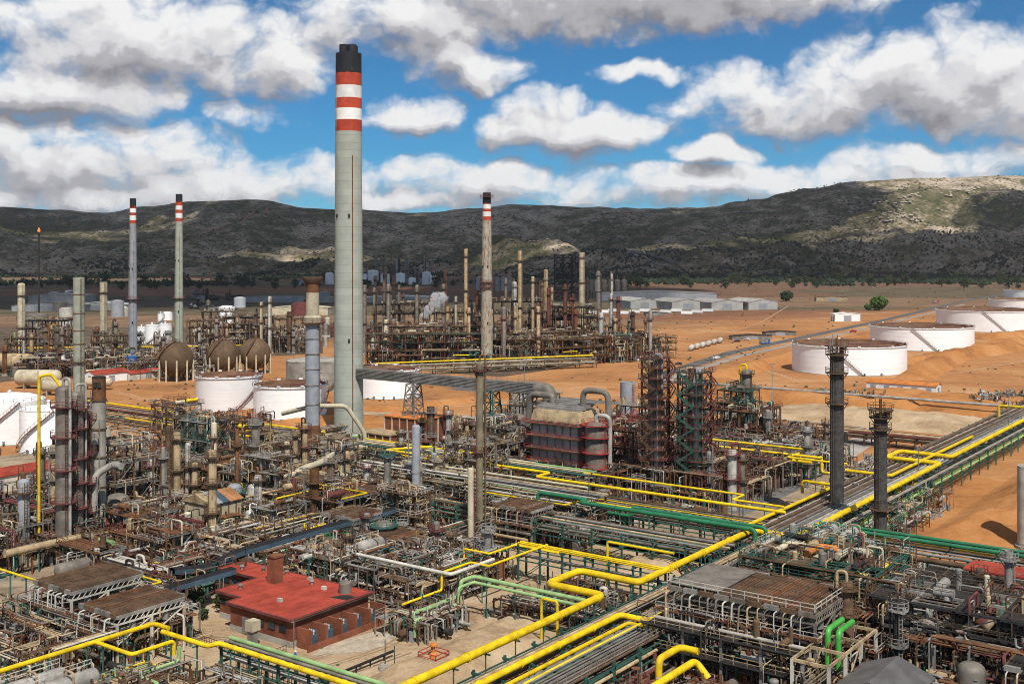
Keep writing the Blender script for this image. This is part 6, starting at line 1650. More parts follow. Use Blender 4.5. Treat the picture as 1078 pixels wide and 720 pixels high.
for k_ in range(9): MB().box((-15 + k_ * 4, 15.2 if k_ < 3 else 9.2, 4.63), (.14, 6.4 if k_ < 3 else 18.6 if k_ > 4 else 12, .06), 'roofred').part('roof_seam', croof)
q = MB(); q.bar((lb_ + .55, -.5, 4.3), (lb_ + .55, la + .5, 4.3), .2, 'galv'); q.bar((lb_ + .55, 0, 0), (lb_ + .55, 0, 4.3), .12, 'galv'); q.part('gutter', croof)
MB().box((5.5, -.06, 1.5), (1.6, .12, 2.6), 'galv').part('door', t)
for i in range(3): MB().box((9 + i * 2.6, -.03, 2.7), (1.6, .1, 1.1), 'glass').part('window', t)
for i in range(3): MB().box((-4 + i * 1.9, 3.2, 2.9), (1.4, .1, .9), 'glass').part('window', t)
for i in range(4): MB().box((-14 + i * 2.4, 12.18, 2.8), (1.5, .1, 1.1), 'glass').part('window', t)
for i in range(6): MB().box((lb_ + 1.9, 1 + i * 3.3, 1.6), (3.2, .3, 3.2), 'brickred').part('bay_wall', t)
q = MB(); q.box((lb_ + 3.6, la / 2, .5), (.15, la, 1.0), 'brickred'); q.part('low_wall', t)
for i in range(5):
    u = thing('transformer', 'blue-grey finned transformer in the %s brick bay from the door end' % ('first', 'second', 'third', 'fourth', 'fifth')[i], 'transformer', AB(122.8 + 2.6 + i * 3.3, -150 + lb_ + 1.8), None, 'transformers along the control building')
    ut_ = MB().box((0, 0, 1.1), (1.5, 1.3, 1.7), 'bluegrey').part('tank', u)
    for k_ in range(4): MB().box((-.55 + .36 * k_, -.8, 1.1), (.08, .3, 1.4), 'bluegrey').part('fin', ut_)
    for k_ in range(3): MB().lathe([(.12, 0), (.16, .25), (.09, .3), (.16, .5), (.05, .75), (0, .75)], 'offwhite', 8, c=(-.45 + .45 * k_, 0, 1.95)).part('insulator', ut_)
    MB().lathe([(.25, -.5), (.25, .5)], 'bluegrey', 10, c=(0, .4, 2.35), axis='x').part('conservator', ut_)
    MB().box((0, 0, .12), (1.7, 1.6, .24), 'conc').part('plinth', u)
q = MB(); q.box((0, 0, 1.3), (1.2, 1.2, 2.6), 'galv'); q.box((0, 0, 3.5), (1.7, 1.7, 1.6), 'beige'); q.solo('air_handler', 'cream box unit on a stand at the near corner of the control building', 'air handler', AB(119.5, -139), RZ)
# low picket fence round the near corner
q = MB(); rail(q, [(0, 0, 0), (14, 0, 0), (14, 5, 0)], 'maroon', h=1.2, w=.06, step=.6); q.solo('fence', 'low dark picket fence round the near corner of the control building', 'fence', AB(116, -147), RZ)
q = MB(); rail(q, [(0, 0, 0), (16, 0, 0)], 'maroon', h=1.1, w=.07, step=.8); q.solo('fence', 'brown picket rail behind the pale green rack in the yard', 'fence', AB(112, -134), RZ)
# yard details
sheet('white_slab', [W(x, y) for x, y in ((328, 690), (345, 679), (395, 664), (418, 669), (404, 680), (380, 686))], 'heap', .03)
q = MB(); q.tube([(0, 0, .9), (0, 17, .9)], .22, 'blackrub', 8)
for y in range(0, 18, 3): q.bar((0, y, 0), (0, y, .9), .18, 'dark')
q.solo('barrier', 'long black pipe barrier edging the sand yard', 'barrier', AB(112.5, -118.5), RZ)
q = MB(); q.tube([(0, 0, .7), (0, 6, .7)], .2, 'blackrub', 8)
for y in (0, 3, 6): q.bar((0, y, 0), (0, y, .7), .18, 'dark')
q.solo('barrier', 'shorter black pipe barrier near the red valve platform', 'barrier', AB(135, -113.5), RZ)
t = thing('valve_platform', 'red railed valve platform with orange actuator on the yard bank', 'platform', AB(128.5, -109.5))
q = MB(); q.box((0, 0, 1.9), (3.4, 3.0, .15), 'rust'); q.part('deck', t)
q = MB(); rectrail(q, -1.7, -1.5, 1.7, 1.5, 1.95, 'red', .1); q.part('railing', t)
for x, y in ((-1.5, -1.3), (1.5, -1.3), (1.5, 1.3), (-1.5, 1.3)): piece('leg', t, (x, y, 0), (x, y, 1.9), .2, 'maroon')
q = MB(); q.lathe([(.55, 0), (.55, .8), (.25, 1), (.25, 1.9), (.6, 1.95), (.6, 2.2), (0, 2.3)], 'orange', 12, c=(0, 0, 1.9)); q.part('actuator', t)
for i, (px, py) in enumerate(((404, 705), (414, 712))):
    q = MB(); q.lathe([(.8, 0), (.8, .7), (.6, .75), (.6, .9), (0, .95)], 'conc', 12); q.bar((.2, 0, .9), (.2, 0, 4.5), .12, 'dark'); q.solo('manhole', ('concrete manhole with a post nearest the black barrier', 'concrete manhole with a post at the front edge')[i], 'manhole', W(px, py))
# worker
def person(label, p, rz):
    t = bpy.data.objects.new('person', bpy.data.meshes.new('person')); col.objects.link(t); t.location = p; t.rotation_euler = (0, 0, rz)
    J = [(0, 0, .98), (0, 0, 1.2), (0, 0, 1.42), (0, 0, 1.52), (0, -.02, 1.66), (-.19, 0, 1.4), (-.24, .02, 1.13), (-.22, -.1, .9), (.19, 0, 1.4), (.25, .02, 1.13), (.22, -.12, .92), (-.1, 0, .92), (-.11, -.03, .5), (-.12, .04, .08), (-.12, -.14, .05), (.1, 0, .92), (.12, .03, .5), (.12, .06, .08), (.12, -.12, .05)]
    E = [(0, 1), (1, 2), (2, 3), (3, 4), (2, 5), (5, 6), (6, 7), (2, 8), (8, 9), (9, 10), (0, 11), (11, 12), (12, 13), (13, 14), (0, 15), (15, 16), (16, 17), (17, 18)]
    rad = [.15, .15, .16, .06, .105, .075, .055, .04, .075, .055, .04, .1, .07, .05, .045, .1, .07, .05, .045]
    me = t.data; me.from_pydata(J, E, []); me.materials.append(MATS['blue'])
    m = t.modifiers.new('skin', 'SKIN'); 
    for i, v in enumerate(me.skin_vertices[0].data): v.radius = (rad[i], rad[i] * .85); v.use_root = (i == 0)
    t.modifiers.new('sub', 'SUBSURF').levels = 1; t.modifiers['sub'].render_levels = 1
    h = MB(); h.lathe([(.13, 0), (.125, .06), (.08, .12), (0, .14)], 'white', 12, c=(0, -.02, 1.68)); h.lathe([(.16, -.01), (.16, .012)], 'white', 12, c=(0, -.04, 1.68)); h.part('hard_hat', t)
    tag(t, label, 'person')
person('worker in blue overalls and white hard hat walking by the picket rail', W(311, 697), 2.5)

# ------------------------------------------------------------------ covered cable bridges
def cable_bridge(label, pts, w=1.9):
    P = [AB(*p) for p in pts]; o = P[0].copy(); o.z = 0; t = thing('cable_bridge', label, 'cable bridge', o, 0); q = MB(); s = MB(); l = MB()
    Q = bend([p - o for p in P], 2.5, 4); V = []
    for i, p in enumerate(Q):
        d = (Q[min(i + 1, len(Q) - 1)] - Q[max(0, i - 1)]); d.z = 0; d.normalize(); n = Vector((d.y, -d.x, 0)) * (w / 2)
        V.append([p - n + Vector((0, 0, .5)), p - n * .6 + Vector((0, 0, .75)), p + n * .6 + Vector((0, 0, .75)), p + n + Vector((0, 0, .5)), p + n + Vector((0, 0, -.35)), p - n + Vector((0, 0, -.35))])
    for (A, B) in zip(V, V[1:]):
        for i, j, mb_, m in ((0, 1, q, 'blackrub'), (1, 2, q, 'blackrub'), (2, 3, q, 'blackrub'), (3, 4, s, 'bluegrey'), (4, 5, s, 'dark'), (5, 0, s, 'bluegrey')): mb_.add([tuple(A[i]), tuple(B[i]), tuple(B[j]), tuple(A[j])], [(3, 2, 1, 0)], m)
    q.part('cover', t); s.part('tray', t)
    L = 0
    for a, b in zip(Q, Q[1:]):
        L += (b - a).length
        if L > 5: l.bar((b.x, b.y, 0), (b.x, b.y, b.z - .35), .22, 'teal'); L = 0
    l.part('post', t)
cable_bridge('black covered cable bridge with blue side bending onto the control building', [(112, -160, 3.0), (116, -160, 3.0), (119, -160, 5.4), (133, -160, 5.4)])
cable_bridge('long black covered cable bridge with blue side behind the control building', [(126, -168, 5.5), (134, -168, 4.2), (140, -168, 5.6), (168, -168, 5.8), (186, -168, 5.8)])

# ================================================================== left process unit
frame('brown two-storey structure left of the long cable bridge', 132, -194, 2, 2, 6, 5, (4, 7.5), mdeck='rust', rail_m='maroon')
frame('maroon structure in front of the beige ring-banded chimney', 140, -208, 2, 2, 5, 5, (4, 8), mp='maroon', mdeck='rust')
frame('grey open structure beside the twin reactor columns', 112, -218, 1, 3, 6, 6, (4, 7.5), mp='galv', mdeck='brown')
frame('rusty structure behind the furnace hut', 178, -232, 3, 2, 6, 6, (4.5, 9), mp='rust', mdeck='rust')
frame('tall thin structure with green ladder towers behind the left unit', 200, -262, 2, 2, 5, 5, (5, 10, 15), mp='teal', mb='teal', mdeck='galv', rail_m='teal')
frame('low brown structure under the beige elephant ducts', 176, -196, 3, 2, 6, 6, (4, 7.5), mp='brown', mdeck='rust')
frame('brown structure beside the long shed with red roof', 176, -262, 3, 2, 6, 6, (4, 8), mp='brown', mdeck='brown')
frame('maroon structure behind the front left air cooler', 122, -196, 2, 1, 6, 6, (4, 7), mp='maroon', mdeck='rust')
air_cooler('tan slatted air cooler with ragged louvres above the long cable bridge', 170, -176, 9, 9, 6.8, 6, m='bundle2', split='b', seed=6)
air_cooler('brown air cooler bank between the small silver column and the plain silver-grey column', 190, -186, 13, 10, 7.5, 7, m='bundle', split='b', seed=7)
air_cooler('brown air cooler bank left of the small silver column', 186, -206, 14, 10, 7.5, 7, m='bundle', split='b', seed=8)
air_cooler('flat grey topped cooler deck beside the tall slender olive column', 192, -147, 10, 8, 8.5, 5, m='bundle', rim='alu', split='b', seed=9)
air_cooler('brown air cooler deck behind the pump rows', 164, -158, 12, 8, 6.2, 6, m='bundle', split='b', seed=10)
t = thing('furnace_hut', 'beige furnace hut with patchwork orange and blue pitched roof', 'hut', AB(161, -210))
q = MB(); q.box((4.2, 4.5, 3.6), (8.4, 9, 5.8), 'beige'); q.part('wall', t)
for x, y in ((.3, .3), (8.1, .3), (8.1, 8.7), (.3, 8.7)): piece('leg', t, (x, y, 0), (x, y, .8), .5, 'brown')
q = MB()
for i, m in enumerate(('tan', 'greyblue', 'bluegrey', 'patchorange', 'patchorange')):
    y0, y1_ = -.4 + i * 1.96, -.4 + (i + 1) * 1.96
    q = MB()
    q.add([(-.5, y0, 6.5), (8.9, y0, 6.5), (8.9, y1_ - .05, 6.5), (-.5, y1_ - .05, 6.5), (-.5, y0, 6.7), (4.2, y0, 8.6), (4.2, y1_ - .05, 8.6), (-.5, y1_ - .05, 6.7), (8.9, y0, 6.7), (8.9, y1_ - .05, 6.7)], ((3, 2, 1, 0), (4, 5, 6, 7), (5, 8, 9, 6), (0, 1, 8, 5, 4), (3, 7, 6, 9, 2), (1, 2, 9, 8), (0, 4, 7, 3)), m)
    q.part('roof_panel', t)
for i in range(4): MB().box((8.46, 1.2 + i * 2.1, 3.6), (.12, .25, 5.4), 'rust').part('wall_rib', t)
for i in range(4): MB().box((1.2 + i * 2.0, -.06, 3.6), (.25, .12, 5.4), 'tan').part('wall_rib', t)
q = MB(); q.tube(bend([(3, 9, 4), (3, 12, 4), (3, 12, 0)], 1.5), .6, 'tan', 12); q.part('duct', t)
def duct(label, pts, r, m, name='duct'): return route(label, pts, r, m, name, 14, br=2.4)
def duct_px(label, pix, r, m):
    b = MB(); P = [WD(px, D, HZ(py, D)) for px, py, D in pix]; o = P[0].copy(); o.z = 0
    b.tube(bend([p - o for p in P], r * 2.2, 6), r, m, 14); return b.solo('duct', label, 'duct', o, 0)
duct_px('beige elephant duct with an S-bend below the two-tone chimney', [(279, 531, 279), (286, 521, 280), (286, 511, 281), (294, 502, 282), (311, 499, 284), (320, 492, 286), (333, 489, 288), (348, 481, 292), (352, 470, 300)], .8, 'beige')
duct_px('thicker beige duct stub behind the elephant duct', [(304, 512, 288), (310, 503, 290), (322, 496, 292), (340, 489, 296)], 1.0, 'tan')
duct_px('brown fat duct elbow beside the elephant duct', [(336, 505, 288), (342, 496, 290), (352, 492, 292), (356, 484, 296)], 1.2, 'brown')
duct('golden bent pipe hung across the foot of the two-tone chimney', [(246, -272, 11), (246, -258, 14.5), (252, -250, 14.5), (256, -246, 6), (256, -246, 1)], .7, 'beige')
duct('silver goose-neck duct beside the beige ring-banded chimney', [(139, -211, 2), (139, -211, 15.5), (142, -209, 17.5), (142, -206, 17.5)], .75, 'alu')
duct('silver S-bend duct on the ground left of the long cable bridge', [(140, -186, 4.5), (140, -181, 4.5), (140, -181, 1.2), (141, -174, 1.2)], .8, 'alu')
duct('grey S-bend duct above the silver one', [(144, -192, 6), (144, -184, 6), (144, -184, 2), (150, -182, 2)], .7, 'alud')
duct('yellow riser pipe climbing beside the twin reactor columns', [(127.5, -212.5, 0), (127.5, -212.5, 37), (129, -210.5, 37.4), (130, -209, 35)], .3, 'yellow', 'yellow_pipe')
duct('yellow riser pipe hooked over the short grey-blue column', [(112, -219, 0), (112, -219, 17.5), (113.5, -217, 17.5), (115, -215, 15)], .28, 'yellow', 'yellow_pipe')
duct('yellow upright pipe amid the left unit', [(166, -232, 0), (166, -232, 9)], .18, 'yellow', 'yellow_pipe')
route('thick tan horizontal duct at the left below the twin reactors', [(116, -205, 5), (132, -205, 5), (132, -196, 5)], .75, 'tan', 'duct', 12, sup=5)
route('silver twin pipe bridge left of the maroon structure', [(126, -186, 5.5), (146, -186, 5.5), (146, -186, 3)], .3, 'alu', 'pipe', 10, sup=5)
q = MB(); q.box((0, 0, 5), (6, 6, 7), 'greyblue'); q.box((0, 0, 8.7), (6.4, 6.4, .4), 'galv')
for x in (-2.6, 2.6):
    for y in (-2.6, 2.6): q.bar((x, y, 0), (x, y, 1.6), .4, 'conc')
q.solo('filter_house', 'grey box filter house on legs behind the maroon pump gantry', 'filter', AB(146, -207), RZ)
vessel('upright_vessel', 'wide grey upright vessel behind the grey box filter house', 'vessel', AB(148, -216), 2.6, 9.5, 'alud', plats=(), mp='brown', ladder=False)
vessel('upright_vessel', 'stout blue-grey vessel with green ring behind the furnace hut', 'vessel', W(247, 545), 1.7, 8, 'greyblue', plats=(6,), mp='teal', ladder=False)
vessel('upright_vessel', 'pale twin of the stout blue-grey vessel behind the furnace hut', 'vessel', W(267, 543), 1.5, 7.5, 'alu', plats=(), mp='teal', ladder=False)
vessel('upright_vessel', 'small silver capsule in front of the furnace hut', 'vessel', W(263, 566), 1.0, 6, 'alu', plats=(), ladder=False, riser=(0, .18, 'white'))
vessel('upright_vessel', 'slim brown standpipe in the left unit', 'vessel', W(178, 520), .9, HZ(448, W(178, 520).y), 'brown', plats=(), mp='brown')
vessel('upright_vessel', 'slim silver standpipe beside the brown one', 'vessel', W(198, 530), .7, HZ(466, W(198, 530).y), 'alu', plats=(9,), mp='brown')
vessel('upright_vessel', 'dark vessel with green ring platform right of the small silver column', 'vessel', W(404, 590), 1.9, 8, 'alud', plats=(7,), mp='teal', ladder=False)
drum('long silver drum behind the pump rows and the control building', AB(158, -152), 9, 1.2, 'alu', rz=RZ, z=4.5)
drum('dark drum on stilts left of the cable bridges', AB(120, -187), 8, 1.3, 'alud', rz=RZ, z=3.5)
drum('short white-ended drum near the left air coolers', AB(117, -178), 5, 1.1, 'offwhite', rz=RZB, z=1.6)
maze('dense pipework of the left process unit around the furnace hut', 132, 182, -230, -172, 61, 190, 4.6, 'std', (.07, .22), 190)
maze('dense pipework behind the twin reactors at the left edge', 104, 165, -262, -205, 62, 150, 9, 'dark', (.08, .24), 120)
maze('dense pipework of the middle unit under the elephant ducts', 178, 232, -228, -166, 63, 200, 7.2, 'std', (.08, .24), 190)
maze('dense pipework between the red roofed shed and the two-tone chimney', 182, 240, -290, -230, 64, 170, 8, 'std', (.08, .24), 160)
maze('small pipes around the giant chimney foot and switch house', 236, 275, -290, -205, 65, 110, 3.6, 'green', (.08, .22), 110)
maze('rows of pumps and pipes behind the control building', 146, 178, -166, -128, 66, 170, 6, 'silver', (.08, .24), 130)
maze('pipes between the control building and the left unit', 120, 146, -186, -163, 67, 60, 6, 'dark', (.08, .22), 50)
maze('sunken pump bay with red pipes inside the yellow expansion loop', 153, 174, -119, -99, 70, 80, 2.6, 'dark', (.08, .2), 70)
maze('pump skid beside the pale green pipe', 136, 147, -127, -118, 68, 30, 3.6, 'silver', (.08, .2), 30)
maze('pipes and pumps behind the tall slender olive column', 196, 222, -166, -128, 69, 90, 6, 'silver', (.08, .2), 100)
# rack of tan pipes from the tank area
pipe_rack('long tan pipe rack with yellow line below the orange tank bank', AB(254, -388), 126, 6, (2.5, 4), RZB, [(x, z, r, m, a, b) for (x, z, r, m, a, b) in lanes(31, 6, (2.5, 4), 126, 'std')] + [(.4, 4.8, .34, 'yellow', -1, 127)], step=9, mp='brown', mb='tan')
pipe_rack('second tan pipe rack in front of the first below the orange tank bank', AB(242, -382), 112, 5, (2, 3.4), RZB, [(x, z, r, m, a, b) for (x, z, r, m, a, b) in lanes(32, 5, (2, 3.4), 112, 'std')] + [(4.6, 4.2, .26, 'yellow', 40, 113)], step=9, mp='brown', mb='tan')
pipe_rack('tan pipe rack running towards the left unit', AB(205, -268), 62, 5, (3.5, 5.5), RZ, lanes(33, 5, (3.5, 5.5), 62, 'std'), step=7, mp='brown', mb='brown')
pipe_rack('cream cross rack behind the plain silver-grey column', AB(243, -232), 78, 6, (4, 6.5), RZB, lanes(34, 6, (4, 6.5), 78, 'green') + [(1, 7.2, .28, 'yellow', 0, 40), (5, 7.2, .22, 'beige', 0, 78)], step=7, mp='teal', mb='tan')
pipe_rack('cream pipe rack in the middle of the plant beside the tall slender column', AB(216, -204), 70, 6, (4, 6.2, 8), RZB, lanes(35, 6, (4, 6.2, 8), 70, 'std'), step=7, mp='brown', mb='beige')
pipe_rack('grey rack leading from the control building yard into the plant', AB(148, -150), 50, 4, (4, 5.8), RZ, lanes(36, 4, (4, 5.8), 50, 'silver'), step=6, mp='galv', mb='galv')

# ================================================================== heater surroundings and right-hand mid unit
maze('dense pipework around the fired heater', 232, 296, -206, -150, 71, 170, 6, 'dark', (.1, .28), 150)
maze('dense pipework under the lattice clad columns', 240, 290, -152, -118, 72, 130, 9, 'dark', (.1, .28), 120)
maze('pipes behind the fired heater towards the far unit', 296, 352, -260, -190, 73, 110, 7, 'std', (.1, .3), 110)
maze('silver pipes and valves right of the lattice clad columns', 288, 330, -160, -118, 74, 190, 7, 'silver', (.1, .26), 170)
maze('pipes at the foot of the round brown structure', 318, 356, -176, -128, 75, 130, 7, 'dark', (.1, .28), 130)
frame('brown process structure with crown of pipes left of the taller black tower', 331, -168, 3, 3, 6, 6, (6, 11.5), mp='brown', mb='brown', mdeck='rust', rail_m='maroon', w=.5)
frame('lean upper stage on the brown process structure', 334, -165, 2, 2, 5, 5, (13.5, 17.5), mp='teal', mb='teal', mdeck='rust', rail_m='teal', stair=False, w=.35)
vessel('process_column', 'short grey column poking out of the brown process structure', 'column', AB(341, -158), 1.6, 24, 'alud', plats=(18, 22.5), mp='brown', riser=(2.5, .3, 'yellow'))
frame('long maroon gallery sloping behind the lattice clad columns', 318, -196, 4, 1, 7, 5, (5, 8.5), mp='maroon', mb='brown', mdeck='rust')
for i in range(4): drum(ORD[i] + ' silver exchanger from the fired heater end of the long maroon gallery', AB(321, -192 + i * 7), 4.5, .9, 'alu', z=9, group='exchangers in the maroon gallery', noz=False)
frame('dark structure beside the fired heater', 262, -166, 2, 2, 6, 6, (5, 9.5, 14), mp='maroon', mb='brown', mdeck='rust', rail_m='red')
frame('dark structure joining heater and lattice clad columns', 268, -152, 2, 2, 6, 5, (5, 10), mp='brown', mb='brown', mdeck='rust', rail_m='red')
frame('dark structure in front of the grey flue bends', 246, -196, 2, 2, 6, 6, (5, 10, 14), mp='brown', mb='galv', mdeck='brown', rail_m='galv')
air_cooler('grey air cooler bank half hidden below the stepped yellow pipe', 298, -146, 20, 10, 6.5, 7, m='bundle2', split='b', seed=11)
q = MB(); q.box((0, 0, 2), (3, 3, 4), 'offwhite'); q.box((0, 0, 4.1), (3.3, 3.3, .25), 'galv'); q.solo('analyser_cabin', 'pale analyser cabin beside the taller black tower', 'cabin', W(853, 478), RZ)
# long silver pipe bridge on trestles and tank farm lines
route('long silver pipe bridge on trestles crossing the orange ground', [(450, -262, 4.6), (450, -40, 4.6)], .55, 'alu', 'pipe_bridge', 12, sup=None)
for i, b_b in enumerate((-238, -205, -172, -139, -106, -73)):
    q = MB(); q.bar((-1.8, 0, 0), (0, 0, 4.1), .2, 'galv'); q.bar((1.8, 0, 0), (0, 0, 4.1), .2, 'galv'); q.bar((0, -2, 0), (0, 0, 4.1), .2, 'galv'); q.bar((0, 2, 0), (0, 0, 4.1), .2, 'galv'); q.bar((-1, 0, 4.05), (1, 0, 4.05), .25, 'galv')
    q.solo('pipe_trestle', ORD[i] + ' A-shaped trestle from the brown process structure under the long silver pipe bridge', 'trestle', AB(450, b_b), RZ, 'trestles under the silver pipe bridge')
route('second thinner silver pipe on sleepers behind the pipe bridge', [(470, -262, 1.2), (470, -60, 1.2)], .4, 'alud', 'ground_pipe', 10)
route('yellow pipe on the tank farm side of the pipe bridge', [(422, -98, 4), (422, -40, 4)], .45, 'yellow', 'yellow_pipe', 10, sup=8)
for i in range(9):
    r_ = random.Random(i); route(ORD[i] + ' ground pipe from the pump house side in the bundle to the tank farm', [(450, -112 + i * 1.7, 1.1), (640, -112 + i * 1.7, 1.1)], r_.uniform(.3, .55), r_.choice(('alu', 'white', 'alud')), 'ground_pipe', 8, group='ground pipes to the tank farm')
pipe_rack('brown cross rack on the bare slope behind the black towers', AB(366, -150), 60, 7, (2.2, 3.6), RZB, lanes(41, 7, (2.2, 3.6), 60, 'std', rr=(.2, .5)), step=8, mp='brown', mb='brown')
maze('white valves and pipes in the tank farm manifold', 455, 500, -125, -95, 81, 110, 3.6, 'silver', (.15, .4), 90, small=1.4)
maze('pump row with pipes left of the white pump house', 452, 468, -185, -150, 82, 50, 3.6, 'green', (.12, .3), 50)
maze('valves and pipes at the edge of the bare slope', 290, 330, -112, -100, 83, 50, 3.6, 'silver', (.1, .26), 60)
maze('pipes and valves under the black towers', 236, 292, -104, -78, 84, 110, 5, 'green', (.08, .24), 90)

# ================================================================== front right units
t = air_cooler('largest brown slatted air cooler with white rails at the front right', 151.5, -83, 23, 14, 12, 9, m='bundle', mleg='alud', rim='alud', split='b', seed=21)
q = MB(); rail(q, [(0, -.2, 12.2), (23, -.2, 12.2)], 'offwhite', w=.09); rail(q, [(23.1, 0, 12.2), (23.1, 14, 12.2)], 'offwhite', w=.09); q.part('railing', t)
q = MB(); q.box((4.2, 7, 12.32), (8, 13.4, .12), 'alud'); q.part('grating', t)
frame('dark steel storeys under the largest air cooler', 147, -84, 4, 3, 6, 5, (4, 7.2), mp='galv', mb='dark', mdeck='dark', rail_m='tan')
maze('dark pipework and valves under the largest air cooler', 148, 168, -86, -58, 91, 170, 7.2, 'dark', (.08, .24), 140)
route('yellow elbow pipe curling out below the largest air cooler', [(138, -77, 1), (138, -77, 6), (144, -77, 6), (144, -74, 6)], .5, 'yellow', 'yellow_pipe', 14)
route('thick yellow pipe below the largest air cooler at the front edge', [(128, -74, 5), (143, -74, 5), (143, -72, 3)], .5, 'yellow', 'yellow_pipe', 14)
frame('tan trimmed structure right of the largest air cooler', 143, -59.8, 1, 3, 5, 6, (3.4, 8.2), mp='offwhite', mb='tan', decks=False, stair=False)
for i in range(2): route(('bright green bent pipe nearest the largest air cooler', 'bright green bent pipe right of its twin')[i], [(147, -58.6 + i * 1.5, 2.6), (152.5, -58.6 + i * 1.5, 2.6), (152.5, -58.6 + i * 1.5, 9.8), (158, -58.6 + i * 1.5, 9.8)], .42, 'lime', 'green_pipe', 14)
shed('grey roofed hut with dark gable at the bottom right', AB(148.5, -49.5), 11, 9, 5.6, 7.4, RZ, 'bluegrey', 'roofgrey', 'compressor_hut', doors=2)
frame('tall dark structure with tan elbows on its deck behind the largest air cooler', 178, -83, 4, 3, 5.5, 6, (4.5, 8.5, 10.5), mp='brown', mb='teal', mdeck='brown', rail_m='teal')
for i in range(3): duct(('tan elbow pipe on the deck nearest the diagonal rack', 'tan elbow pipe in the middle of the deck', 'tan elbow pipe at the deck edge near the yellow upright')[i], [(182 + i, -79 + i * 5, 11.4), (188 + i, -79 + i * 5, 11.4), (188 + i, -75.5 + i * 5, 11.4), (188 + i, -75.5 + i * 5, 8)], .55, ('beige', 'orange', 'beige')[i])
for i in range(4): drum(ORD[i] + ' grey exchanger from the diagonal rack inside the tall dark structure', AB(186, -80 + i * 4.4), 8, 1.0, 'alud', z=5.1, group='exchangers in the tall dark structure', noz=False)
duct('tall yellow upright pipe in the front right unit', [(184, -61.5, 0.5), (184, -61.5, 10.5), (186, -61.5, 11)], .34, 'yellow', 'yellow_pipe')
air_cooler('black slatted air cooler bank below the dark brown pipe', 186, -58, 24, 11, 8.8, 11, m='corrdark' if 'corrdark' in MATS else 'dark', mleg='brown', rim='brown', split='b', seed=22)
air_cooler('dark slatted air cooler bank at the lower right edge', 158, -37, 26, 11, 8, 11, m='dark', mleg='brown', rim='galv', split='b', seed=23)
air_cooler('dark slatted air cooler bank at the bottom right corner', 140, -33, 22, 9, 7, 9, m='dark', mleg='brown', rim='galv', split='b', seed=24)
q = MB(); q.box((0, 0, 4.5), (9, 6, 9), 'maroon'); q.box((0, 0, 9.1), (9.4, 6.4, .3), 'roofred')
for i in range(6): q.box((-4 + i * 1.6, -3.06, 4.5), (.2, .12, 8.6), 'rust')
q.solo('container', 'bright red roofed box half hidden behind the dark pipes', 'container', AB(201, -48), RZ)
vessel('upright_vessel', 'silver upright vessel with red valve head in the front right unit', 'vessel', AB(169, -50), 1.4, 9, 'alud', plats=(7.5,), mp='galv', riser=(1, .25, 'alu'))
vessel('upright_vessel', 'round topped grey vessel right of the grey roofed hut', 'vessel', AB(158, -41), 1.8, 7.5, 'alud', plats=(), ladder=False)
frame('dark three-storey structure in the front right unit', 168, -58, 4, 2, 6, 6, (4.2, 7.8, 10.8), mp='dark', mb='galv', mdeck='dark', rail_m='brown')
frame('brown structure along the right edge', 176, -34, 3, 2, 6, 6, (4, 7.5, 11), mp='brown', mb='tan', mdeck='brown', rail_m='tan')
maze('dense dark pipework of the front right unit', 162, 200, -62, -22, 92, 210, 8.4, 'dark', (.08, .26), 190)
maze('dense pipework around the grey roofed hut', 126, 164, -62, -22, 93, 150, 4.6, 'dark', (.08, .26), 130)
maze('pipework between the diagonal rack and the tall dark structure', 166, 214, -88, -62, 94, 150, 8.4, 'green', (.08, .26), 120)
maze('pipework at the bottom edge right of the diagonal rack', 118, 146, -84, -50, 95, 110, 2.6, 'dark', (.08, .26), 90)
for i in range(2): drum(('silver drum lying above the green-legged rack near the black towers', 'second silver drum lying beside the rack near the black towers')[i], AB(212, -82 + i * 4), 9, 1.2, 'alu', z=6.5)
for i in range(2): drum(('silver exchanger jutting from the tall dark structure', 'lower silver exchanger jutting from the tall dark structure')[i], AB(196 - i * 2, -86.5), 8, .9, 'alu', z=7.5 - i * 2.6)

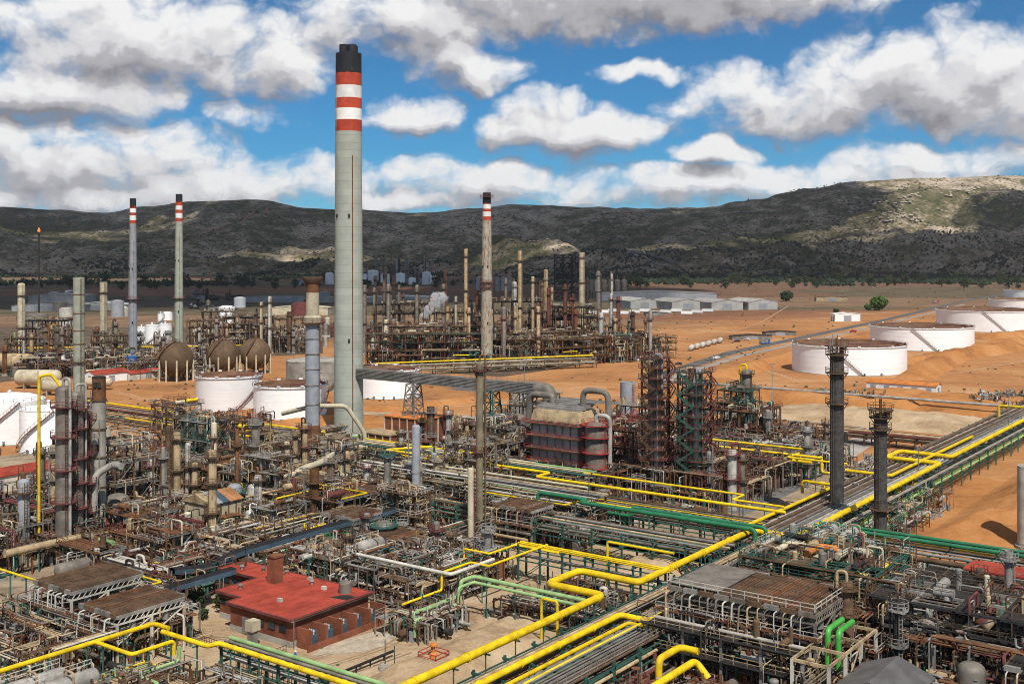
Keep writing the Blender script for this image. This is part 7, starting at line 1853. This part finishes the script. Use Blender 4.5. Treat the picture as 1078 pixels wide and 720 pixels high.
# ------------------------------------------------------------------ vehicles
def car(label, p, rz, m, kind='car'):
    t = thing('parked_car' if kind == 'car' else 'van' if kind == 'van' else 'truck', label, kind, p, rz)
    L, w, h = {'car': (4.3, 1.8, 1.45), 'van': (5.2, 2.0, 2.0), 'truck': (9, 2.5, 3.2)}[kind]
    q = MB(); hw = w / 2
    if kind == 'truck': sec = [(-.5, .5), (-.5, .9), (.22, .9), (.22, 3.0), (.46, 3.0), (.5, 1.7), (.5, .5)]
    elif kind == 'van': sec = [(-.5, .35), (-.5, 1.9), (-.45, 2.0), (.22, 2.0), (.38, 1.25), (.5, 1.0), (.5, .35)]
    else: sec = [(-.5, .3), (-.5, .85), (-.42, .95), (-.3, 1.4), (.08, 1.45), (.24, .98), (.48, .8), (.5, .3)]
    n = len(sec); vs = [(-hw * (1 if z < 1 else .88), y * L, z) for y, z in sec] + [(hw * (1 if z < 1 else .88), y * L, z) for y, z in sec]
    q.add(vs, [tuple(range(n)), tuple(range(2 * n - 1, n - 1, -1))] + [(i, n + i, n + (i + 1) % n, (i + 1) % n) for i in range(n)], m); bod_ = q.part('body', t)
    if kind == 'truck': MB().box((0, -.14 * L, 1.9), (2.5, .68 * L, 2.0), 'galv').part('load', t)
    zs = {'car': 1.16, 'van': 1.5, 'truck': 2.4}[kind]; yy = {'car': -.1, 'van': .1, 'truck': .34}[kind]
    for s in (-1, 1): MB().box((s * hw * .94, yy * L, zs), (.06, L * (.32 if kind != 'truck' else .16), .36), 'glass').part('side_window', bod_)
    q = MB(); a, b = {'car': ((.1, 1.42), (.23, 1.0)), 'van': ((.24, 1.95), (.37, 1.3)), 'truck': ((.462, 2.9), (.495, 1.9))}[kind]
    q.add([(-hw * .8, a[0] * L, a[1] + .02), (hw * .8, a[0] * L, a[1] + .02), (hw * .85, b[0] * L + .02, b[1] + .03), (-hw * .85, b[0] * L + .02, b[1] + .03)], [(0, 3, 2, 1)], 'glass'); q.part('windscreen', bod_)
    for s in (-1, 1):
        for y in (-.32, .31): MB().lathe([(.33, -.1), (.33, .1)], 'tyre', 14, c=(s * (hw - .08), y * L, .33), axis='x').part('wheel', t)
    return t
car('white van parked on the pale road between the black towers', W(905, 457), RZB + .35, 'carwhite', 'van')
cars = [(648, 381, 'carwhite', 'white car nearest the far structure in the parked row'), (660, 378.5, 'galv', 'silver car second in the parked row'), (672, 380, 'carwhite', 'white car third in the parked row'), (684, 376, 'dark', 'dark car fourth in the parked row'),
        (746, 379, 'alud', 'silver car on the road edge'), (754, 377.5, 'carwhite', 'white car farther along the road edge'), (700, 373, 'carwhite', 'white car at the end of the parked row'), (714, 384, 'dark', 'black car standing alone by the road'), (776, 360, 'dark', 'dark car beside the far lay-by'), (786, 358, 'carwhite', 'pale car beside the far lay-by')]
for i, (px, py, m, lb) in enumerate(cars): car(lb, W(px, py), 1.0 + .4 * (i % 3), m)
car('blue lorry standing on the tank farm road', W(805, 362), -.9, 'blue', 'truck'); car('red lorry on the tank farm road beyond the crude tanks', W(985, 319), -1.0, 'red', 'truck'); car('small red pick-up near the second crude tank', W(898, 350), 1.2, 'red', 'van')
# white trailers and low stores by the parked cars
for i in range(12):
    px = 624 + i * 11; q = MB(); q.box((0, 0, 1.9), (2.6, 11, 2.8), 'white'); q.box((0, 0, .4), (2, 10, .5), 'dark'); q.solo('white_container', ORD[i] + ' white container from the silos in the far row before the warehouses', 'container', W(px, 331 - (i % 3) * 1.2), 1.2 + .1 * (i % 2), 'white containers in a far row')
for i in range(6):
    q = MB(); q.lathe([(0, -5), (1.3, -4.6), (1.6, -4), (1.6, 4), (1.3, 4.6), (0, 5)], 'offwhite', 12, c=(0, 0, 2), axis='y'); q.box((0, -2.5, .4), (1.6, .5, .8), 'conc'); q.box((0, 2.5, .4), (1.6, .5, .8), 'conc'); q.solo('bullet_tank', ORD[i] + ' white bullet tank along the tank farm road, counted from the parked cars', 'tank', W(728 + i * 6, 369 - i * 1.6), -.3, 'white bullet tanks by the road')
for i in range(3): shed(('low dark store at the orange plain edge', 'low dark shelter in the lay-by', 'long low shelter in the lay-by')[i], W((690, 790, 820)[i], (332, 357, 353)[i]), 6, (22, 30, 24)[i], 2.6, 3.4, .2, 'alud', 'dark', 'shelter')
# light masts
for i, (px, py, h) in enumerate(((40, 420, 30), (813, 440, 20), (430, 520, 16), (620, 560, 12), (1062, 470, 18), (205, 500, 18), (552, 455, 24), (700, 470, 20), (320, 560, 14), (967, 520, 12))):
    t = thing('light_mast', ('light mast behind the white tanks', 'light mast left of the nearest crude tank', 'light mast before the switch house', 'light mast near the green pipes', 'light mast beside the tank farm rack', 'light mast over the left unit', 'light mast near the grey flue bends', 'light mast behind the lattice clad columns', 'light mast above the long cable bridge', 'light mast in front of the orange bank')[i], 'light mast', W(px, py), 0)
    MB().lathe([(.22, 0), (.1, h)], 'galv', 8).part('pole', t)
    for s in (-1, 1): MB().box((s * .6, -.2, h + .1), (.7, .5, .35), 'galv').part('floodlight', t)
    q = MB(); q.bar((-1, 0, h - .1), (1, 0, h - .1), .12, 'galv'); q.part('crossarm', t)
# steam
sm = bpy.data.materials.new('steam'); sm.use_nodes = True; st = sm.node_tree; st.nodes.clear()
pv = nd(st, 'ShaderNodeVolumePrincipled'); pv.inputs['Color'].default_value = (.98, .98, .98, 1); pv.inputs['Density'].default_value = .35; so = nd(st, 'ShaderNodeOutputMaterial'); st.links.new(pv.outputs[0], so.inputs['Volume']); MATS['steam'] = sm
def steam(label, p, s, puffs):
    q = MB()
    for (x, y, z, r) in puffs:
        vs = []
        for i in range(9):
            for j in range(14):
                d = Vector((math.sin(math.pi * i / 8) * math.cos(2 * math.pi * j / 14), math.sin(math.pi * i / 8) * math.sin(2 * math.pi * j / 14), math.cos(math.pi * i / 8)))
                rr = r * s * (1 + .45 * noise.fractal(d * 1.6 + Vector((x, y, z)), .8, 2, 3)); vs.append((x * s + d.x * rr, y * s + d.y * rr, z * s + d.z * rr))
        q.add(vs, [(i * 14 + j, (i + 1) * 14 + j, (i + 1) * 14 + (j + 1) % 14, i * 14 + (j + 1) % 14) for i in range(8) for j in range(14)], 'steam', True)
    o = q.solo('steam', label, 'steam', p); o['kind'] = 'stuff'
steam('white steam plume rising from the far process unit', WD(447, 640, 26), 1.0, ((0, 0, 0, 2.4), (2.5, 1, 3.5, 3.0), (5.5, 0, 7, 3.6), (9, 1, 10, 3.4), (6, -1, 11, 2.6)))

# ================================================================== taller equipment rising out of the units
cluster('slim column rising from the left process unit', 'columns of the left unit', (140, 205, -262, -182), 26, 401, 'std', (8, 21), (.45, 1.1))
cluster('slim column rising near the middle unit ducts', 'columns of the middle unit', (190, 240, -235, -170), 18, 402, 'std', (6, 13), (.45, 1.1))
cluster('slim column rising beside the twin reactors', 'columns by the twin reactors', (116, 148, -232, -217), 6, 403, 'std', (10, 24), (.5, 1.0))
cluster('slim column between the switch house and the fired heater', 'columns near the switch house', (236, 262, -222, -195), 9, 404, 'std', (8, 18), (.5, 1.2))
cluster('slim dark column around the fired heater and clad towers', 'columns around the heater', (250, 296, -196, -118), 14, 405, 'dark', (8, 17), (.6, 1.4))
cluster('slim column in the unit left of the taller black tower', 'columns left of the taller black tower', (296, 350, -190, -128), 12, 406, 'silver', (6, 14), (.5, 1.2))
cluster('slim column in the pump rows behind the control building', 'columns behind the control building', (150, 178, -165, -130), 8, 407, 'silver', (5, 10), (.45, .9))
cluster('slim dark column in the front right unit', 'columns of the front right unit', (160, 200, -60, -24), 10, 408, 'dark', (9, 15), (.5, 1.1))
FR = [(150, -230, 2, 2, (5, 10, 15, 19), 'four-square brown structure with silver goose-necks behind the filter house'), (184, -216, 2, 1, (4.5, 9, 12.5), 'narrow structure behind the furnace hut'), (196, -242, 3, 1, (5, 10, 15, 18), 'long tall structure in front of the two-tone chimney'),
      (208, -222, 2, 2, (4.5, 8, 11), 'square structure under the elephant duct'), (184, -172, 2, 1, (5, 9.5), 'small structure behind the long cable bridge'), (226, -186, 2, 2, (5, 9, 13), 'square structure between the plain silver-grey column and the slender olive column'), (206, -284, 2, 2, (5, 10, 14, 17), 'square structure beside the red-topped shed rack'),
      (300, -182, 2, 1, (5, 10, 15), 'narrow structure behind the lattice clad columns'), (280, -208, 3, 1, (5, 10, 15, 19), 'long dark structure behind the fired heater'), (164, -190, 1, 2, (4, 7), 'slim structure beside the tan slatted air cooler')]
for i, (a, b, nb, na, lv, lb) in enumerate(FR):
    frame(lb, a, b, nb, na, 5, 5, lv, mp=('brown', 'galv', 'tan', 'rust')[i % 4], mb=('galv', 'brown', 'tan')[i % 3], mdeck=('brown', 'galv')[i % 2], rail_m=('offwhite', 'brown', 'maroon', 'tan')[i % 4], detail=False, w=.32)
# thin yellow gas lines threading the units
YL = [('thin yellow line in front of the brick-red switch house', [(246, -245, 5), (246, -205, 5), (240, -205, 5), (240, -185, 5)], .22), ('thin yellow line stepping down beside the plain silver-grey column', [(228, -205, 7.5), (228, -186, 7.5), (228, -186, 5), (228, -168, 5)], .2),
      ('thin yellow line over the tan racks left of the two-tone chimney', [(244, -330, 4.6), (244, -285, 4.6), (236, -285, 4.6), (236, -262, 4.6)], .24), ('thin yellow line beside the red-topped shed', [(205, -300, 4), (205, -262, 4), (212, -262, 4)], .2), ('thin yellow line over the middle air coolers', [(184, -196, 8.6), (184, -176, 8.6), (176, -176, 8.6)], .18),
      ('thin yellow line beyond the slender olive column', [(206, -160, 7), (206, -138, 7), (212, -138, 7), (212, -118, 7)], .2), ('thin yellow line along the far side of the cross rack', [(236, -150, 7.6), (236, -110, 7.6), (230, -110, 7.6), (230, -98, 7.6)], .24), ('thin yellow line behind the lattice clad columns', [(298, -152, 8), (298, -120, 8), (284, -120, 8), (284, -104, 8)], .28),
      ('thin yellow line left of the long cable bridge', [(170, -190, 8), (186, -190, 8), (186, -178, 8)], .18), ('thin yellow line above the left air coolers', [(118, -176, 7), (118, -160, 7), (112, -160, 7)], .16), ('thin yellow line at the left edge below the twin reactors', [(108, -196, 6), (108, -180, 6)], .2)]
for lb, pts, r in YL: route(lb, pts, r, 'yellow', 'yellow_pipe', 10, sup=5)
for i, (pts, r, m, lb) in enumerate((([(214, -188, 7), (214, -150, 7)], .26, 'pgreen', 'pale green line on the middle rack'), ([(218, -196, 8.5), (218, -140, 8.5)], .3, 'beige', 'cream line on top of the middle rack'), ([(240, -230, 7.5), (240, -170, 7.5)], .3, 'beige', 'cream line on the cream cross rack'), ([(170, -200, 7), (196, -200, 7)], .3, 'tan', 'tan line above the low brown structure'), ([(150, -146, 7), (150, -124, 7), (162, -124, 7)], .32, 'offwhite', 'pale pipe bridge beside the pump rows'), ([(147, -158, 5.2), (160, -158, 5.2), (160, -158, 1)], .4, 'alu', 'silver pipe bent down behind the control building'), ([(147, -157, 5.2), (159, -157, 5.2), (159, -157, 1)], .4, 'offwhite', 'white pipe bent down behind the control building'))):
    route(lb, pts, r, m, 'pipe', 10, sup=6)

# ------------------------------------------------------------------ air
hm = bpy.data.materials.new('haze'); hm.use_nodes = True; ht = hm.node_tree; ht.nodes.clear()
hp = nd(ht, 'ShaderNodeVolumePrincipled'); hp.inputs['Color'].default_value = (.80, .88, 1.0, 1); hp.inputs['Density'].default_value = 2.2e-5; hp.inputs['Anisotropy'].default_value = .2
ho = nd(ht, 'ShaderNodeOutputMaterial'); ht.links.new(hp.outputs[0], ho.inputs['Volume']); MATS['haze'] = hm
hb_ = MB(); hb_.box((0, 3000, 256), (30000, 22000, 528), 'haze'); hz = hb_.part('haze'); hz['kind'] = 'stuff'
